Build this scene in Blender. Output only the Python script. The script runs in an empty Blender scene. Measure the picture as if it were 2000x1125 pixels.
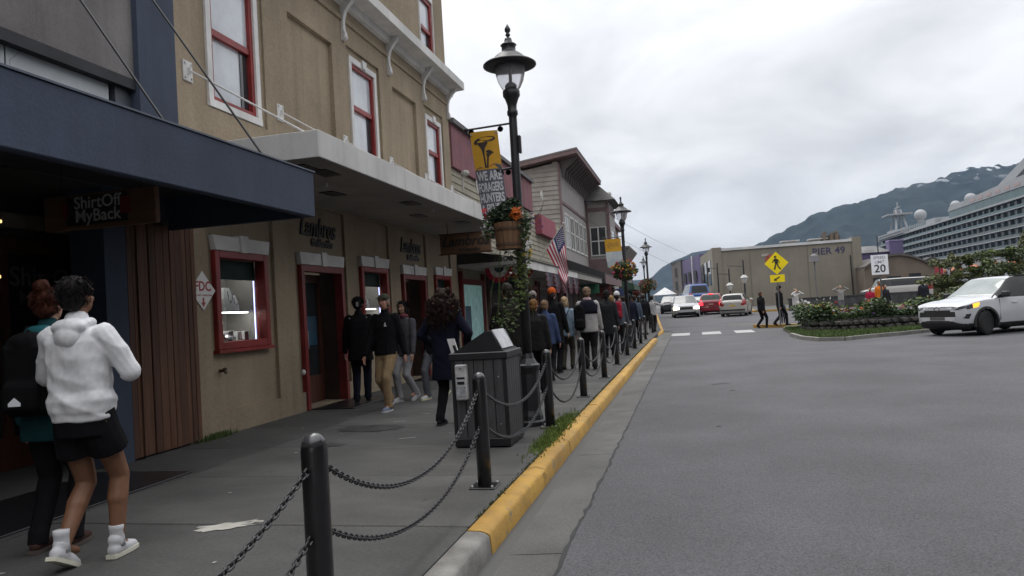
import bpy, bmesh, math, random
import numpy as np
from mathutils import Vector, Matrix, noise as mnoise
random.seed(7)
R_ = math.radians
SC = bpy.context.scene
COL = SC.collection

# ---------------------------------------------------------------- camera
cam_d = bpy.data.cameras.new('camera')
cam = bpy.data.objects.new('camera', cam_d)
COL.objects.link(cam)
yaw, pitch, roll = R_(13.3406), R_(1.83185), R_(3.45)
fw = Vector((-math.sin(yaw)*math.cos(pitch), math.cos(yaw)*math.cos(pitch), math.sin(pitch)))
rt = Vector((math.cos(yaw), math.sin(yaw), 0))
up = rt.cross(fw)
cx = rt*math.cos(roll) - up*math.sin(roll)
cu = up*math.cos(roll) + rt*math.sin(roll)
M = Matrix((cx, cu, -fw)).transposed().to_4x4()
M.translation = Vector((0, 0, 1.37))
cam.matrix_world = M
cam_d.sensor_width = 36
cam_d.lens = 36*1445/2000
cam_d.clip_start = .05
cam_d.clip_end = 12000
SC.camera = cam

# ---------------------------------------------------------------- sky and sun (overcast)
SUN_EL, SUN_ROT = R_(62), R_(320)
W = bpy.data.worlds.new('World'); SC.world = W; W.use_nodes = True
nt = W.node_tree; N = nt.nodes; L = nt.links
for n in list(N): N.remove(n)
def wn(t, **k):
    n = N.new(t)
    for a, b in k.items(): setattr(n, a, b)
    return n
def wmath(op, a, b=None, c=None):
    n = wn('ShaderNodeMath', operation=op)
    for i, v in enumerate((a, b, c)):
        if v is None: continue
        if isinstance(v, (int, float)): n.inputs[i].default_value = v
        else: L.new(v, n.inputs[i])
    return n.outputs[0]
out = wn('ShaderNodeOutputWorld')
sky = wn('ShaderNodeTexSky', sky_type='NISHITA', sun_disc=False, sun_elevation=SUN_EL, sun_rotation=SUN_ROT)
bg_sky = wn('ShaderNodeBackground'); bg_sky.inputs[1].default_value = .1
L.new(sky.outputs[0], bg_sky.inputs[0])
tc = wn('ShaderNodeTexCoord')
sep = wn('ShaderNodeSeparateXYZ'); L.new(tc.outputs['Generated'], sep.inputs[0])
zc = wmath('MAXIMUM', sep.outputs[2], 0.0)
den = wmath('ADD', zc, .30)
cmb = wn('ShaderNodeCombineXYZ')
L.new(wmath('DIVIDE', sep.outputs[0], den), cmb.inputs[0])
L.new(wmath('DIVIDE', sep.outputs[1], den), cmb.inputs[1])
nz = wn('ShaderNodeTexNoise'); nz.inputs['Scale'].default_value = 1.9; nz.inputs['Detail'].default_value = 7; nz.inputs['Roughness'].default_value = .52; nz.inputs['Distortion'].default_value = .35
L.new(cmb.outputs[0], nz.inputs['Vector'])
rmp = wn('ShaderNodeValToRGB')
rmp.color_ramp.elements[0].position = .36; rmp.color_ramp.elements[0].color = (.76, .765, .79, 1)
rmp.color_ramp.elements[1].position = .62; rmp.color_ramp.elements[1].color = (1.10, 1.10, 1.11, 1)
e = rmp.color_ramp.elements.new(.5); e.color = (.94, .943, .96, 1)
L.new(nz.outputs[0], rmp.inputs[0])
# overcast luminance: about three times brighter at the zenith than at the horizon
lum = wmath('MULTIPLY', wmath('ADD', wmath('MULTIPLY', wmath('POWER', zc, 1.8), 2.5), 1.0), .715)
bg_cl = wn('ShaderNodeBackground')
L.new(rmp.outputs[0], bg_cl.inputs[0]); L.new(lum, bg_cl.inputs[1])
mixw = wn('ShaderNodeMixShader'); mixw.inputs[0].default_value = .93
L.new(bg_sky.outputs[0], mixw.inputs[1]); L.new(bg_cl.outputs[0], mixw.inputs[2])
L.new(mixw.outputs[0], out.inputs[0])

sd = bpy.data.lights.new('sun', 'SUN'); sd.energy = 1.4; sd.angle = R_(40); sd.color = (1, .97, .93)
sun = bpy.data.objects.new('sun', sd); COL.objects.link(sun)
# nishita rotation is measured clockwise from +Y
sdir = Vector((math.sin(SUN_ROT)*math.cos(SUN_EL), math.cos(SUN_ROT)*math.cos(SUN_EL), math.sin(SUN_EL)))
sun.rotation_euler = sdir.to_track_quat('Z', 'Y').to_euler()
sun.location = (20, -20, 40)

SC.view_settings.view_transform = 'Standard'
SC.view_settings.look = 'None'
SC.view_settings.exposure = 0.16
SC.view_settings.gamma = 1.0
SC.render.engine = 'CYCLES'
SC.cycles.use_denoising = True
SC.cycles.max_bounces = 6
SC.cycles.diffuse_bounces = 3
SC.cycles.glossy_bounces = 3
SC.cycles.transmission_bounces = 4
SC.cycles.volume_bounces = 1
SC.cycles.transparent_max_bounces = 8
SC.cycles.caustics_reflective = False
SC.cycles.caustics_refractive = False
SC.cycles.sample_clamp_indirect = 4

# ---------------------------------------------------------------- materials
MATS = {}
def mat(name, col, rough=.7, var=.12, scale=3.0, bump=0.0, bscale=40.0, metal=0.0, spec=.5, col2=None, coord='Object',
        stretch=None, emit=0.0, ecol=None, detail=5, trans=0.0, alpha=1.0, coat=0.0, bdist=.01, fine=0.0, sheen=0.0, streak=0.0, chips=None, fscale=40, blot=0.0):
    if name in MATS: return MATS[name]
    m = bpy.data.materials.new(name); m.use_nodes = True
    t = m.node_tree; n = t.nodes; l = t.links
    b = n['Principled BSDF']
    c = (col[0], col[1], col[2], 1)
    b.inputs['Base Color'].default_value = c
    b.inputs['Roughness'].default_value = rough
    b.inputs['Metallic'].default_value = metal
    b.inputs['Specular IOR Level'].default_value = spec
    if coat: b.inputs['Coat Weight'].default_value = coat; b.inputs['Coat Roughness'].default_value = .08
    if trans: b.inputs['Transmission Weight'].default_value = trans
    if alpha < 1: b.inputs['Alpha'].default_value = alpha
    if sheen: b.inputs['Sheen Weight'].default_value = sheen
    if emit:
        b.inputs['Emission Color'].default_value = (*(ecol or col), 1); b.inputs['Emission Strength'].default_value = emit
    tcn = n.new('ShaderNodeTexCoord'); vec = tcn.outputs[coord]
    if coord == 'World':
        vec = None
    if stretch:
        mp = n.new('ShaderNodeMapping'); mp.inputs['Scale'].default_value = stretch
        l.new(vec, mp.inputs[0]); vec = mp.outputs[0]
    if var:
        z = n.new('ShaderNodeTexNoise'); z.inputs['Scale'].default_value = scale; z.inputs['Detail'].default_value = detail; z.inputs['Roughness'].default_value = .6
        l.new(vec, z.inputs['Vector'])
        r = n.new('ShaderNodeValToRGB')
        lo = col2 if col2 else tuple(max(0, x*(1-2*var)) for x in col)
        hi = col if col2 else tuple(min(1, x*(1+2*var)) for x in col)
        r.color_ramp.elements[0].position = .3; r.color_ramp.elements[0].color = (*lo, 1)
        r.color_ramp.elements[1].position = .7; r.color_ramp.elements[1].color = (*hi, 1)
        l.new(z.outputs[0], r.inputs[0])
        src = r.outputs[0]
        if fine:
            z3 = n.new('ShaderNodeTexNoise'); z3.inputs['Scale'].default_value = scale*fscale; z3.inputs['Detail'].default_value = 3
            l.new(vec, z3.inputs['Vector'])
            r3 = n.new('ShaderNodeValToRGB'); r3.color_ramp.elements[0].position = .35; r3.color_ramp.elements[1].position = .65
            r3.color_ramp.elements[0].color = (1-fine, 1-fine, 1-fine, 1); r3.color_ramp.elements[1].color = (1+fine, 1+fine, 1+fine, 1)
            l.new(z3.outputs[0], r3.inputs[0])
            mx = n.new('ShaderNodeMix'); mx.data_type = 'RGBA'; mx.blend_type = 'MULTIPLY'; mx.inputs[0].default_value = 1
            l.new(src, mx.inputs[6]); l.new(r3.outputs[0], mx.inputs[7]); src = mx.outputs[2]
        def mulby(src, sc, mp_, p0, p1, lo, hi, det=4):
            zz = n.new('ShaderNodeTexNoise'); zz.inputs['Scale'].default_value = sc; zz.inputs['Detail'].default_value = det
            v_ = tcn.outputs[coord]
            if mp_:
                q = n.new('ShaderNodeMapping'); q.inputs['Scale'].default_value = mp_; l.new(v_, q.inputs[0]); v_ = q.outputs[0]
            l.new(v_, zz.inputs['Vector'])
            rr = n.new('ShaderNodeValToRGB'); rr.color_ramp.elements[0].position = p0; rr.color_ramp.elements[1].position = p1
            rr.color_ramp.elements[0].color = (lo, lo, lo, 1); rr.color_ramp.elements[1].color = (hi, hi, hi, 1); l.new(zz.outputs[0], rr.inputs[0])
            m_ = n.new('ShaderNodeMix'); m_.data_type = 'RGBA'; m_.blend_type = 'MULTIPLY'; m_.inputs[0].default_value = 1
            l.new(src, m_.inputs[6]); l.new(rr.outputs[0], m_.inputs[7]); return m_.outputs[2]
        if streak:      # rain streaks down a wall
            src = mulby(src, 1.0, (2.6, 2.6, .16), .42, .72, 1.0, 1-streak, 6); src = mulby(src, 1.0, (9, 9, .5), .5, .78, 1.0, 1-streak*.7, 4)
        if blot:        # broad worn and dirty areas
            src = mulby(src, .45, None, .35, .68, 1-blot, 1+blot*.5, 6); src = mulby(src, 3.2, None, .55, .75, 1.0, 1-blot*.8, 5)
        if chips:
            zc_ = n.new('ShaderNodeTexNoise'); zc_.inputs['Scale'].default_value = 7; zc_.inputs['Detail'].default_value = 8; zc_.inputs['Roughness'].default_value = .72
            l.new(tcn.outputs[coord], zc_.inputs['Vector'])
            rc = n.new('ShaderNodeValToRGB'); rc.color_ramp.elements[0].position = .59; rc.color_ramp.elements[1].position = .63; l.new(zc_.outputs[0], rc.inputs[0])
            mc = n.new('ShaderNodeMix'); mc.data_type = 'RGBA'; l.new(rc.outputs[0], mc.inputs[0]); l.new(src, mc.inputs[6]); mc.inputs[7].default_value = (*chips, 1); src = mc.outputs[2]
        l.new(src, b.inputs['Base Color'])
    if bump:
        z2 = n.new('ShaderNodeTexNoise'); z2.inputs['Scale'].default_value = bscale; z2.inputs['Detail'].default_value = 4
        l.new(vec, z2.inputs['Vector'])
        bp = n.new('ShaderNodeBump'); bp.inputs['Strength'].default_value = bump; bp.inputs['Distance'].default_value = bdist
        l.new(z2.outputs[0], bp.inputs['Height']); l.new(bp.outputs[0], b.inputs['Normal'])
    MATS[name] = m
    return m

# ---------------------------------------------------------------- mesh helpers
def link(o, parent=None):
    COL.objects.link(o)
    if parent is not None: o.parent = parent
    return o
def tag(o, label=None, cat=None, group=None, kind=None):
    if label: o['label'] = label
    if cat: o['category'] = cat
    if group: o['group'] = group
    if kind: o['kind'] = kind
    return o
def empty(name, loc=(0, 0, 0), rz=0.0, label=None, cat=None, group=None):
    o = bpy.data.objects.new(name, None); o.empty_display_size = .1
    o.location = loc; o.rotation_euler = (0, 0, rz)
    link(o); tag(o, label, cat, group)
    return o
def copy_tree(o, parent=None):
    c = o.copy(); COL.objects.link(c); c.parent = parent
    for ch in o.children: copy_tree(ch, c)
    return c

class MB:
    def __init__(s): s.v = []; s.f = []; s.m = []; s.mi = 0
    def add(s, vs, fs):
        o = len(s.v); s.v.extend([tuple(v) for v in vs])
        for f in fs: s.f.append(tuple(i+o for i in f)); s.m.append(s.mi)
        return s
    def box(s, a, b):
        x0, x1 = sorted((a[0], b[0])); y0, y1 = sorted((a[1], b[1])); z0, z1 = sorted((a[2], b[2]))
        return s.add([(x0,y0,z0),(x1,y0,z0),(x1,y1,z0),(x0,y1,z0),(x0,y0,z1),(x1,y0,z1),(x1,y1,z1),(x0,y1,z1)],
              [(0,3,2,1),(4,5,6,7),(0,1,5,4),(1,2,6,5),(2,3,7,6),(3,0,4,7)])
    def bbox(s, a, b, c=.01):
        """box with chamfered edges"""
        bm = bmesh.new(); bmesh.ops.create_cube(bm, size=1)
        ctr = [(p+q)/2 for p, q in zip(a, b)]; dim = [abs(p-q) for p, q in zip(a, b)]
        for v in bm.verts: v.co = Vector((ctr[0]+v.co.x*dim[0], ctr[1]+v.co.y*dim[1], ctr[2]+v.co.z*dim[2]))
        c = min(c, min(dim)*.45)
        bmesh.ops.bevel(bm, geom=list(bm.edges), offset=c, segments=1, affect='EDGES')
        s.bm(bm); return s
    def bm(s, bm):
        bm.verts.ensure_lookup_table()
        for i, v in enumerate(bm.verts): v.index = i
        s.add([v.co[:] for v in bm.verts], [[v.index for v in f.verts] for f in bm.faces]); bm.free()
    def quad(s, a, b, c, d): return s.add([a, b, c, d], [(0, 1, 2, 3)])
    def poly(s, pts): return s.add(pts, [tuple(range(len(pts)))])
    def prism(s, pts, vec):
        """polygon pts (3d, planar) extruded along vec"""
        n = len(pts); v = Vector(vec)
        vs = [Vector(p) for p in pts]; vs2 = [p+v for p in vs]
        fs = [tuple(range(n))[::-1], tuple(range(n, 2*n))]
        for i in range(n): fs.append((i, (i+1) % n, n+(i+1) % n, n+i))
        return s.add(vs+vs2, fs)
    def tube(s, pts, r, seg=8, cap=True, rx=None):
        pts = [Vector(p) for p in pts]; n = len(pts)
        rs = r if isinstance(r, (list, tuple)) else [r]*n
        ref = None; rings = []
        for i, p in enumerate(pts):
            t = (pts[min(i+1, n-1)]-pts[max(i-1, 0)]).normalized()
            if ref is None:
                a = Vector((0, 0, 1)) if abs(t.z) < .9 else Vector((1, 0, 0))
            else: a = ref
            x = (a - t*a.dot(t)).normalized(); y = t.cross(x); ref = x
            rings.append([p + (x*math.cos(2*math.pi*k/seg) + y*math.sin(2*math.pi*k/seg))*rs[i] for k in range(seg)])
        vs = [v for rg in rings for v in rg]; fs = []
        for i in range(n-1):
            for k in range(seg):
                fs.append((i*seg+k, i*seg+(k+1) % seg, (i+1)*seg+(k+1) % seg, (i+1)*seg+k))
        if cap: fs.append(tuple(range(seg))[::-1]); fs.append(tuple((n-1)*seg+k for k in range(seg)))
        return s.add(vs, fs)
    def lathe(s, prof, seg=16, c=(0, 0, 0), a0=0.0, axis='z'):
        """prof: list of (r, h)"""
        vs = []; fs = []; n = len(prof)
        for (r, h) in prof:
            for k in range(seg):
                t = a0+2*math.pi*k/seg
                p = (r*math.cos(t), r*math.sin(t), h)
                if axis == 'x': p = (h, r*math.cos(t), r*math.sin(t))
                elif axis == 'y': p = (r*math.sin(t), h, r*math.cos(t))
                vs.append((p[0]+c[0], p[1]+c[1], p[2]+c[2]))
        for i in range(n-1):
            for k in range(seg): fs.append((i*seg+k, i*seg+(k+1) % seg, (i+1)*seg+(k+1) % seg, (i+1)*seg+k))
        fs.append(tuple(range(seg))[::-1]); fs.append(tuple((n-1)*seg+k for k in range(seg)))
        return s.add(vs, fs)
    def ell(s, c, r, nu=12, nv=8, rot=None):
        vs = []; fs = []
        Mx = rot if rot is not None else None
        for j in range(nv+1):
            ph = math.pi*j/nv
            for k in range(nu):
                t = 2*math.pi*k/nu
                p = Vector((r[0]*math.sin(ph)*math.cos(t), r[1]*math.sin(ph)*math.sin(t), r[2]*math.cos(ph)))
                if Mx is not None: p = Mx @ p
                vs.append((p.x+c[0], p.y+c[1], p.z+c[2]))
        for j in range(nv):
            for k in range(nu): fs.append((j*nu+k, (j+1)*nu+k, (j+1)*nu+(k+1) % nu, j*nu+(k+1) % nu))
        return s.add(vs, fs)
    def cone(s, a, b, ra, rb, seg=10):
        """rounded cone (capsule) from a to b"""
        a = Vector(a); b = Vector(b); d = b-a; Ln = d.length
        if Ln < 1e-6: return s.ell(a, (ra, ra, ra))
        t = d/Ln; pts = []; rs = []
        for k in (1, .8, .45): 
            h = math.sqrt(max(0, 1-k*k)); pts.append(a-t*ra*k*.999); rs.append(max(ra*h, .0005))
        for k in (0, .33, .66, 1): pts.append(a+d*k); rs.append(ra+(rb-ra)*k)
        for k in (.45, .8, 1):
            h = math.sqrt(max(0, 1-k*k)); pts.append(b+t*rb*k*.999); rs.append(max(rb*h, .0005))
        return s.tube(pts, rs, seg)
    def loft(s, rings):
        """list of (cx,cy,z,rx,ry) elliptical rings, capped"""
        seg = 16; vs = []; fs = []; n = len(rings)
        for (x, y, z, rx, ry) in rings:
            for k in range(seg):
                t = 2*math.pi*k/seg; ct, st = math.cos(t), math.sin(t)
                e = .8
                vs.append((x+rx*math.copysign(abs(ct)**e, ct), y+ry*math.copysign(abs(st)**e, st), z))
        for i in range(n-1):
            for k in range(seg): fs.append((i*seg+k, i*seg+(k+1) % seg, (i+1)*seg+(k+1) % seg, (i+1)*seg+k))
        fs.append(tuple(range(seg))[::-1]); fs.append(tuple((n-1)*seg+k for k in range(seg)))
        return s.add(vs, fs)
    def mesh(s, name, mats, smooth=False):
        me = bpy.data.meshes.new(name); me.from_pydata(s.v, [], s.f)
        if not isinstance(mats, (list, tuple)): mats = [mats]
        for m in mats: me.materials.append(m)
        if len(mats) > 1: me.polygons.foreach_set('material_index', s.m)
        if smooth: me.polygons.foreach_set('use_smooth', [True]*len(me.polygons))
        me.update(); return me
    def build(s, name, mats, parent=None, smooth=False, loc=None):
        o = bpy.data.objects.new(name, s.mesh(name, mats, smooth))
        if loc: o.location = loc
        return link(o, parent)
def shade_auto(o, ang=35):
    me = o.data
    me.polygons.foreach_set('use_smooth', [True]*len(me.polygons))
    try: me.set_sharp_from_angle(angle=R_(ang))
    except Exception: pass
    return o
def inst(name, me, parent=None, loc=(0, 0, 0), rot=(0, 0, 0), scale=(1, 1, 1)):
    o = bpy.data.objects.new(name, me); o.location = loc; o.rotation_euler = rot; o.scale = scale
    return link(o, parent)
def fix_normals(o):
    bm = bmesh.new(); bm.from_mesh(o.data); bmesh.ops.recalc_face_normals(bm, faces=bm.faces); bm.to_mesh(o.data); bm.free()
    return o

TMP = bpy.data.scenes.new('workbench')          # scratch scene so that evaluating one mesh stays cheap
def evaluated(o):
    TMP.collection.objects.link(o)
    with bpy.context.temp_override(scene=TMP, view_layer=TMP.view_layers[0]):
        dg = bpy.context.evaluated_depsgraph_get(); dg.update()
        me = bpy.data.meshes.new_from_object(o.evaluated_get(dg))
    TMP.collection.objects.unlink(o); return me
def text(name, body, size, m, loc, rot, parent=None, depth=.004, shear=0, align='CENTER', xs=1.0, thick=0.0, spacing=1.0, flip=None, tilt=None):
    """flat lettering as a mesh; rot is an euler; text runs along local x, up local y"""
    c = bpy.data.curves.new(name, 'FONT'); c.body = body; c.size = size; c.extrude = depth; c.shear = shear
    c.align_x = align; c.align_y = 'CENTER'; c.offset = thick; c.space_character = spacing; c.space_line = .85
    c.resolution_u = 3
    o = bpy.data.objects.new(name, c); me = evaluated(o)
    bpy.data.objects.remove(o); bpy.data.curves.remove(c)
    me.materials.clear(); me.materials.append(m)
    q = bpy.data.objects.new(name, me); q.location = loc; q.rotation_euler = rot; q.scale = (xs, 1, 1)
    return link(q, parent)
FACE_CAM = (R_(90), 0, 0)          # lettering that faces -Y
FACE_ST = (R_(90), 0, R_(90))      # lettering on the left facades, facing +X, reading along +Y

def facade(y0, y1, z0, z1, cells, X=-5.95, edge=.35):
    """wall facing +X as a grid; cells: (ya,yb,za,zb,depth,is_hole). returns MB with reveals"""
    ys = sorted(set([y0, y1]+[c[0] for c in cells]+[c[1] for c in cells])); ys = [y for y in ys if y0 <= y <= y1]
    zs = sorted(set([z0, z1]+[c[2] for c in cells]+[c[3] for c in cells])); zs = [z for z in zs if z0 <= z <= z1]
    ny, nz = len(ys)-1, len(zs)-1
    D = [[0.0]*nz for _ in range(ny)]; Hh = [[False]*nz for _ in range(ny)]
    for (a, b, c, d, dep, hole) in cells:
        for i in range(ny):
            for j in range(nz):
                ym = (ys[i]+ys[i+1])/2; zm = (zs[j]+zs[j+1])/2
                if a < ym < b and c < zm < d: D[i][j] = dep; Hh[i][j] = hole
    mb = MB()
    for i in range(ny):
        for j in range(nz):
            x = X-D[i][j]
            if not Hh[i][j]: mb.quad((x, ys[i], zs[j]), (x, ys[i+1], zs[j]), (x, ys[i+1], zs[j+1]), (x, ys[i], zs[j+1]))
            if i < ny-1 and abs(D[i+1][j]-D[i][j]) > 1e-6:
                xa, xb = X-D[i][j], X-D[i+1][j]
                mb.quad((xa, ys[i+1], zs[j]), (xb, ys[i+1], zs[j]), (xb, ys[i+1], zs[j+1]), (xa, ys[i+1], zs[j+1]))
            if j < nz-1 and abs(D[i][j+1]-D[i][j]) > 1e-6:
                xa, xb = X-D[i][j], X-D[i][j+1]
                mb.quad((xa, ys[i], zs[j+1]), (xa, ys[i+1], zs[j+1]), (xb, ys[i+1], zs[j+1]), (xb, ys[i], zs[j+1]))
    # ends and top so the wall has thickness
    e = edge
    mb.quad((X, y0, z0), (X-e, y0, z0), (X-e, y0, z1), (X, y0, z1)); mb.quad((X, y1, z0), (X, y1, z1), (X-e, y1, z1), (X-e, y1, z0))
    mb.quad((X, y0, z1), (X, y1, z1), (X-e, y1, z1), (X-e, y0, z1))
    return mb
# ================================================================ ground, road, pavement
m_asph = mat('asphalt', (.090,.0888,.0955), .86, .08, .55, .5, 260, fine=.30, bdist=.006, spec=.3, fscale=130, blot=.10)
m_ground = mat('ground_dark', (.10,.10,.095), .95, .15, .05)
m_conc = mat('concrete_walk', (.084,.083,.080), .85, .13, 1.4, .35, 190, fine=.13, bdist=.004, spec=.35, blot=.22)
m_conc2 = mat('concrete_walk_b', (.076,.075,.073), .85, .14, 1.1, .35, 190, fine=.13, bdist=.004, spec=.35, blot=.22)
m_conc3 = mat('concrete_walk_c', (.092,.090,.086), .85, .13, 1.7, .35, 190, fine=.13, bdist=.004, spec=.35, blot=.22)
m_gut = mat('concrete_gutter', (.108,.106,.102), .85, .14, 1.6, .4, 170, fine=.14, bdist=.004, spec=.35, blot=.22)
m_joint = mat('joint_dirt', (.045,.043,.038), .95, .2, 6)
m_crack = mat('tar_crack', (.022,.022,.022), .8, .2, 9)
m_yel = mat('kerb_yellow', (.50,.29,.045), .7, .1, 5, .5, 60, col2=(.36,.20,.04), bdist=.01, chips=(.20,.16,.10), blot=.22)
m_kgrey = mat('kerb_grey', (.26,.25,.235), .85, .1, 4, .5, 60, col2=(.12,.115,.105), bdist=.008)
m_mark = mat('road_paint_white', (.40,.40,.40), .7, .1, 6, col2=(.27,.27,.27))
m_markw = mat('road_paint_worn', (.30,.25,.15), .8, .1, 9, col2=(.16,.145,.12))
m_grass = mat('grass', (.085,.13,.03), .8, .2, 6, col2=(.045,.075,.018))
m_water = mat('water', (.03,.045,.05), .12, .1, .02, .3, .5)

MB().quad((-900,-120,-.145),(80,-120,-.145),(80,520,-.145),(-900,520,-.145)).build('ground', m_ground)['kind'] = 'structure'
MB().quad((-3000,-800,-1.8),(4500,-800,-1.8),(4500,7000,-1.8),(-3000,7000,-1.8)).build('water', m_water)['kind'] = 'structure'
def rz(y): return max(0.0, min(.5, .012*(y-38)))     # the street climbs gently past the crossing
_rv = []; _rf = []
for i, y in enumerate((-8,38,46,55,64,72,79.7,130)):
    xl = -.835 if y < 38 else -5.5
    _rv += [(xl,y,-.13+rz(y)),(75,y,-.13+rz(y))]
    if i: _rf.append((2*i-2,2*i-1,2*i+1,2*i))
_rv[2] = (-.835,38,-.13)
road = MB().add(_rv,_rf).build('road', m_asph)
road['kind'] = 'structure'
# crack where the asphalt meets the gutter, and a few hairlines
def crack(pts, w, name='road_crack', parent=None, z=-.126, seed=1, step=.12):
    rnd = random.Random(seed); L_ = []; 
    for (a, b) in zip(pts[:-1], pts[1:]):
        a = Vector(a); b = Vector(b); n = max(1, int((b-a).length/step))
        L_ += [a+(b-a)*(i/n) for i in range(n)]
    L_.append(Vector(pts[-1])); mb = MB(); vs = []; fs = []
    for i, p in enumerate(L_):
        t = (L_[min(i+1, len(L_)-1)]-L_[max(0, i-1)]).normalized(); nn = Vector((-t.y, t.x))
        o = nn*rnd.uniform(-.016, .016); ww = w*rnd.uniform(.35, 1.3)
        vs += [(p.x+o.x+nn.x*ww, p.y+o.y+nn.y*ww, z), (p.x+o.x-nn.x*ww, p.y+o.y-nn.y*ww, z)]
    for i in range(len(L_)-1): fs.append((2*i, 2*i+1, 2*i+3, 2*i+2))
    return mb.add(vs, fs).build(name, m_crack, parent)
crack([(-.835,1.5),(-.835,36)], .012, parent=road, seed=3)
crack([(.3,13.6),(.62,13.75)], .03, parent=road, seed=8)
crack([(-.7,24),(.4,25),(2.2,24.6)], .008, parent=road, seed=9)
m_oil = mat('oil_stain', (.062,.061,.064), .5, .2, 4)
for (x, y, s) in [(.6,12.6,.05),(.25,9.1,.03)]:
    MB().lathe([(s, -.1295), (s*.9, -.1255)], 10, (x, y, 0)).build('road_patch', m_crack, road)

# gutter pan in cast lengths
gut = empty('gutter', (0,0,0)); gut['kind'] = 'structure'
gy = [1.4, 4.52]+[4.53+3.05*i for i in range(1, 11)]
for a, b in zip(gy[:-1], gy[1:]):
    MB().add([(-1.31,a,-.150),(-.838,a,-.1275),(-.838,b-.012,-.1275),(-1.31,b-.012,-.150),(-1.31,a,-.2),(-.838,a,-.2),(-.838,b-.012,-.2),(-1.31,b-.012,-.2)],
             [(0,1,2,3),(0,4,5,1),(2,6,7,3),(1,5,6,2)]).build('gutter_slab', m_gut, gut)
MB().quad((-1.31,1.4,-.158),(-.84,1.4,-.158),(-.84,36,-.158),(-1.31,36,-.158)).build('gutter_bed', m_joint, gut)

# pavement slabs
walk = empty('sidewalk', (0,0,0)); walk['kind'] = 'structure'
MB().box((-7.6,-5,-.14),(-1.47,37,-.016)).build('slab_bed', m_joint, walk)
ysl = [-4.2+1.47*i for i in range(29)]
rnd = random.Random(4)
_sm = [MB().bbox((-1.0,0,-.014),(1.0,1.458,0),.006).mesh('slab', m) for m in (m_conc, m_conc2, m_conc3)]
for i, y in enumerate(ysl[:-1]):
    for (xa, xb) in ((-7.55,-4.72),(-4.71,-1.475)):
        inst('slab', rnd.choice(_sm), walk, ((xa+xb)/2, y, rnd.uniform(-.0015,.0015)), (0,0,0), ((xb-xa)/2-.003, 1, 1))
# far pavement past the dropped kerb
_fp = [(-7.6,-1.40,37),(-8,-1.62,41),(-8,-1.98,48),(-9,-2.48,58),(-10,-3.05,70),(-12,-4.2,95)]
MB().add([p for (a,b,y) in _fp for p in ((a,y,rz(y)),(b,y,rz(y)),(b,y,rz(y)-.2))], [f for i in range(5) for f in ((3*i,3*i+1,3*i+4,3*i+3),(3*i+1,3*i+2,3*i+5,3*i+4))]).build('far_slab', m_conc2, walk)
# dark stains and the white paint spill
def blob(name, c, rx, ry, m, parent, z, seed, n=40, rough=.25, rot=0):
    pts = []
    for k in range(n):
        t = 2*math.pi*k/n
        q = 1+rough*(mnoise.noise(Vector((math.cos(t)*2+seed*7.1, math.sin(t)*2, seed)))*1.6+mnoise.noise(Vector((math.cos(t)*6, math.sin(t)*6+seed*3, seed)))*.9)
        x, y = rx*q*math.cos(t), ry*q*math.sin(t)
        pts.append((c[0]+x*math.cos(rot)-y*math.sin(rot), c[1]+x*math.sin(rot)+y*math.cos(rot), z))
    return MB().poly(pts).build(name, m, parent)
m_stain = mat('damp_stain', (.040,.039,.038), .6, .25, 5)
m_spill = mat('spilt_paint', (.40,.385,.345), .7, .15, 5)
blob('stain', (-4.02,8.75), .42, .26, m_stain, walk, .0045, 2)
blob('stain', (-4.05,7.6), .20, .14, m_stain, walk, .0045, 5)
blob('stain', (-5.1,11.75), .55, .22, m_stain, walk, .0045, 11)
blob('paint_spill', (-3.24,4.56), .21, .075, m_spill, walk, .0045, 3, rough=.55, rot=.5)
blob('paint_spill', (-3.05,4.68), .05, .03, m_spill, walk, .0045, 8)
rnd = random.Random(12)
m_gum = mat('gum_spots', (.34,.33,.31), .8, .1)
for k in range(46):
    x, y = rnd.uniform(-5.6,-1.6), rnd.uniform(3.2,16)
    blob('litter_spot', (x,y), rnd.uniform(.008,.024), rnd.uniform(.008,.02), m_gum if k % 2 else m_stain, walk, .0045, k, n=9)
for (x,y,l_,a) in [(-3.9,9.2,.16,.4),(-3.3,7.9,.2,.5),(-3.75,9.9,.1,.2)]:
    MB().add([(x,y,.005),(x+l_*math.cos(a),y+l_*math.sin(a),.005),(x+l_*math.cos(a)-.012,y+l_*math.sin(a)+.02,.005),(x-.012,y+.02,.005)],[(0,1,2,3)]).build('paper_scrap', m_mark, walk)

# kerb: rounded, battered profile in lengths
def kerb_len(a, b, m, parent, x=0.0, h0=0.0, h1=0.0, seed=0, name='kerb_stone'):
    prof = [(-1.465,-.17),(-1.465,-.004),(-1.458,.003),(-1.37,.003),(-1.33,-.008),(-1.312,-.03),(-1.298,-.17)]
    n = max(2, int((Vector(b)-Vector(a)).length/.1)); vs = []; fs = []; k = len(prof)
    for i in range(n+1):
        t = i/n; px = a[0]+(b[0]-a[0])*t; py = a[1]+(b[1]-a[1])*t; hh = h0+(h1-h0)*t; ro = rz(py)
        for j, (u, z) in enumerate(prof):
            d = mnoise.noise(Vector((py*5, j*1.7+seed, 3.1)))*.006+mnoise.noise(Vector((py*17, j*2.7+seed, 9.1)))*.003
            vs.append((px+u+d, py, z+ro+(hh if z > -.1 else 0)+d))
    for i in range(n):
        for j in range(k-1): fs.append((i*k+j, (i+1)*k+j, (i+1)*k+j+1, i*k+j+1))
    fs.append(tuple(range(k))); fs.append(tuple(n*k+j for j in range(k))[::-1])
    return shade_auto(fix_normals(MB().add(vs, fs).build(name, m, parent)), 50)
kerb = empty('kerb', (0,0,0)); kerb['kind'] = 'structure'
kerb_len((0,-1.5),(0,1.48), m_kgrey, kerb, seed=1); kerb_len((0,1.5),(0,4.50), m_kgrey, kerb, seed=2)
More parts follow.
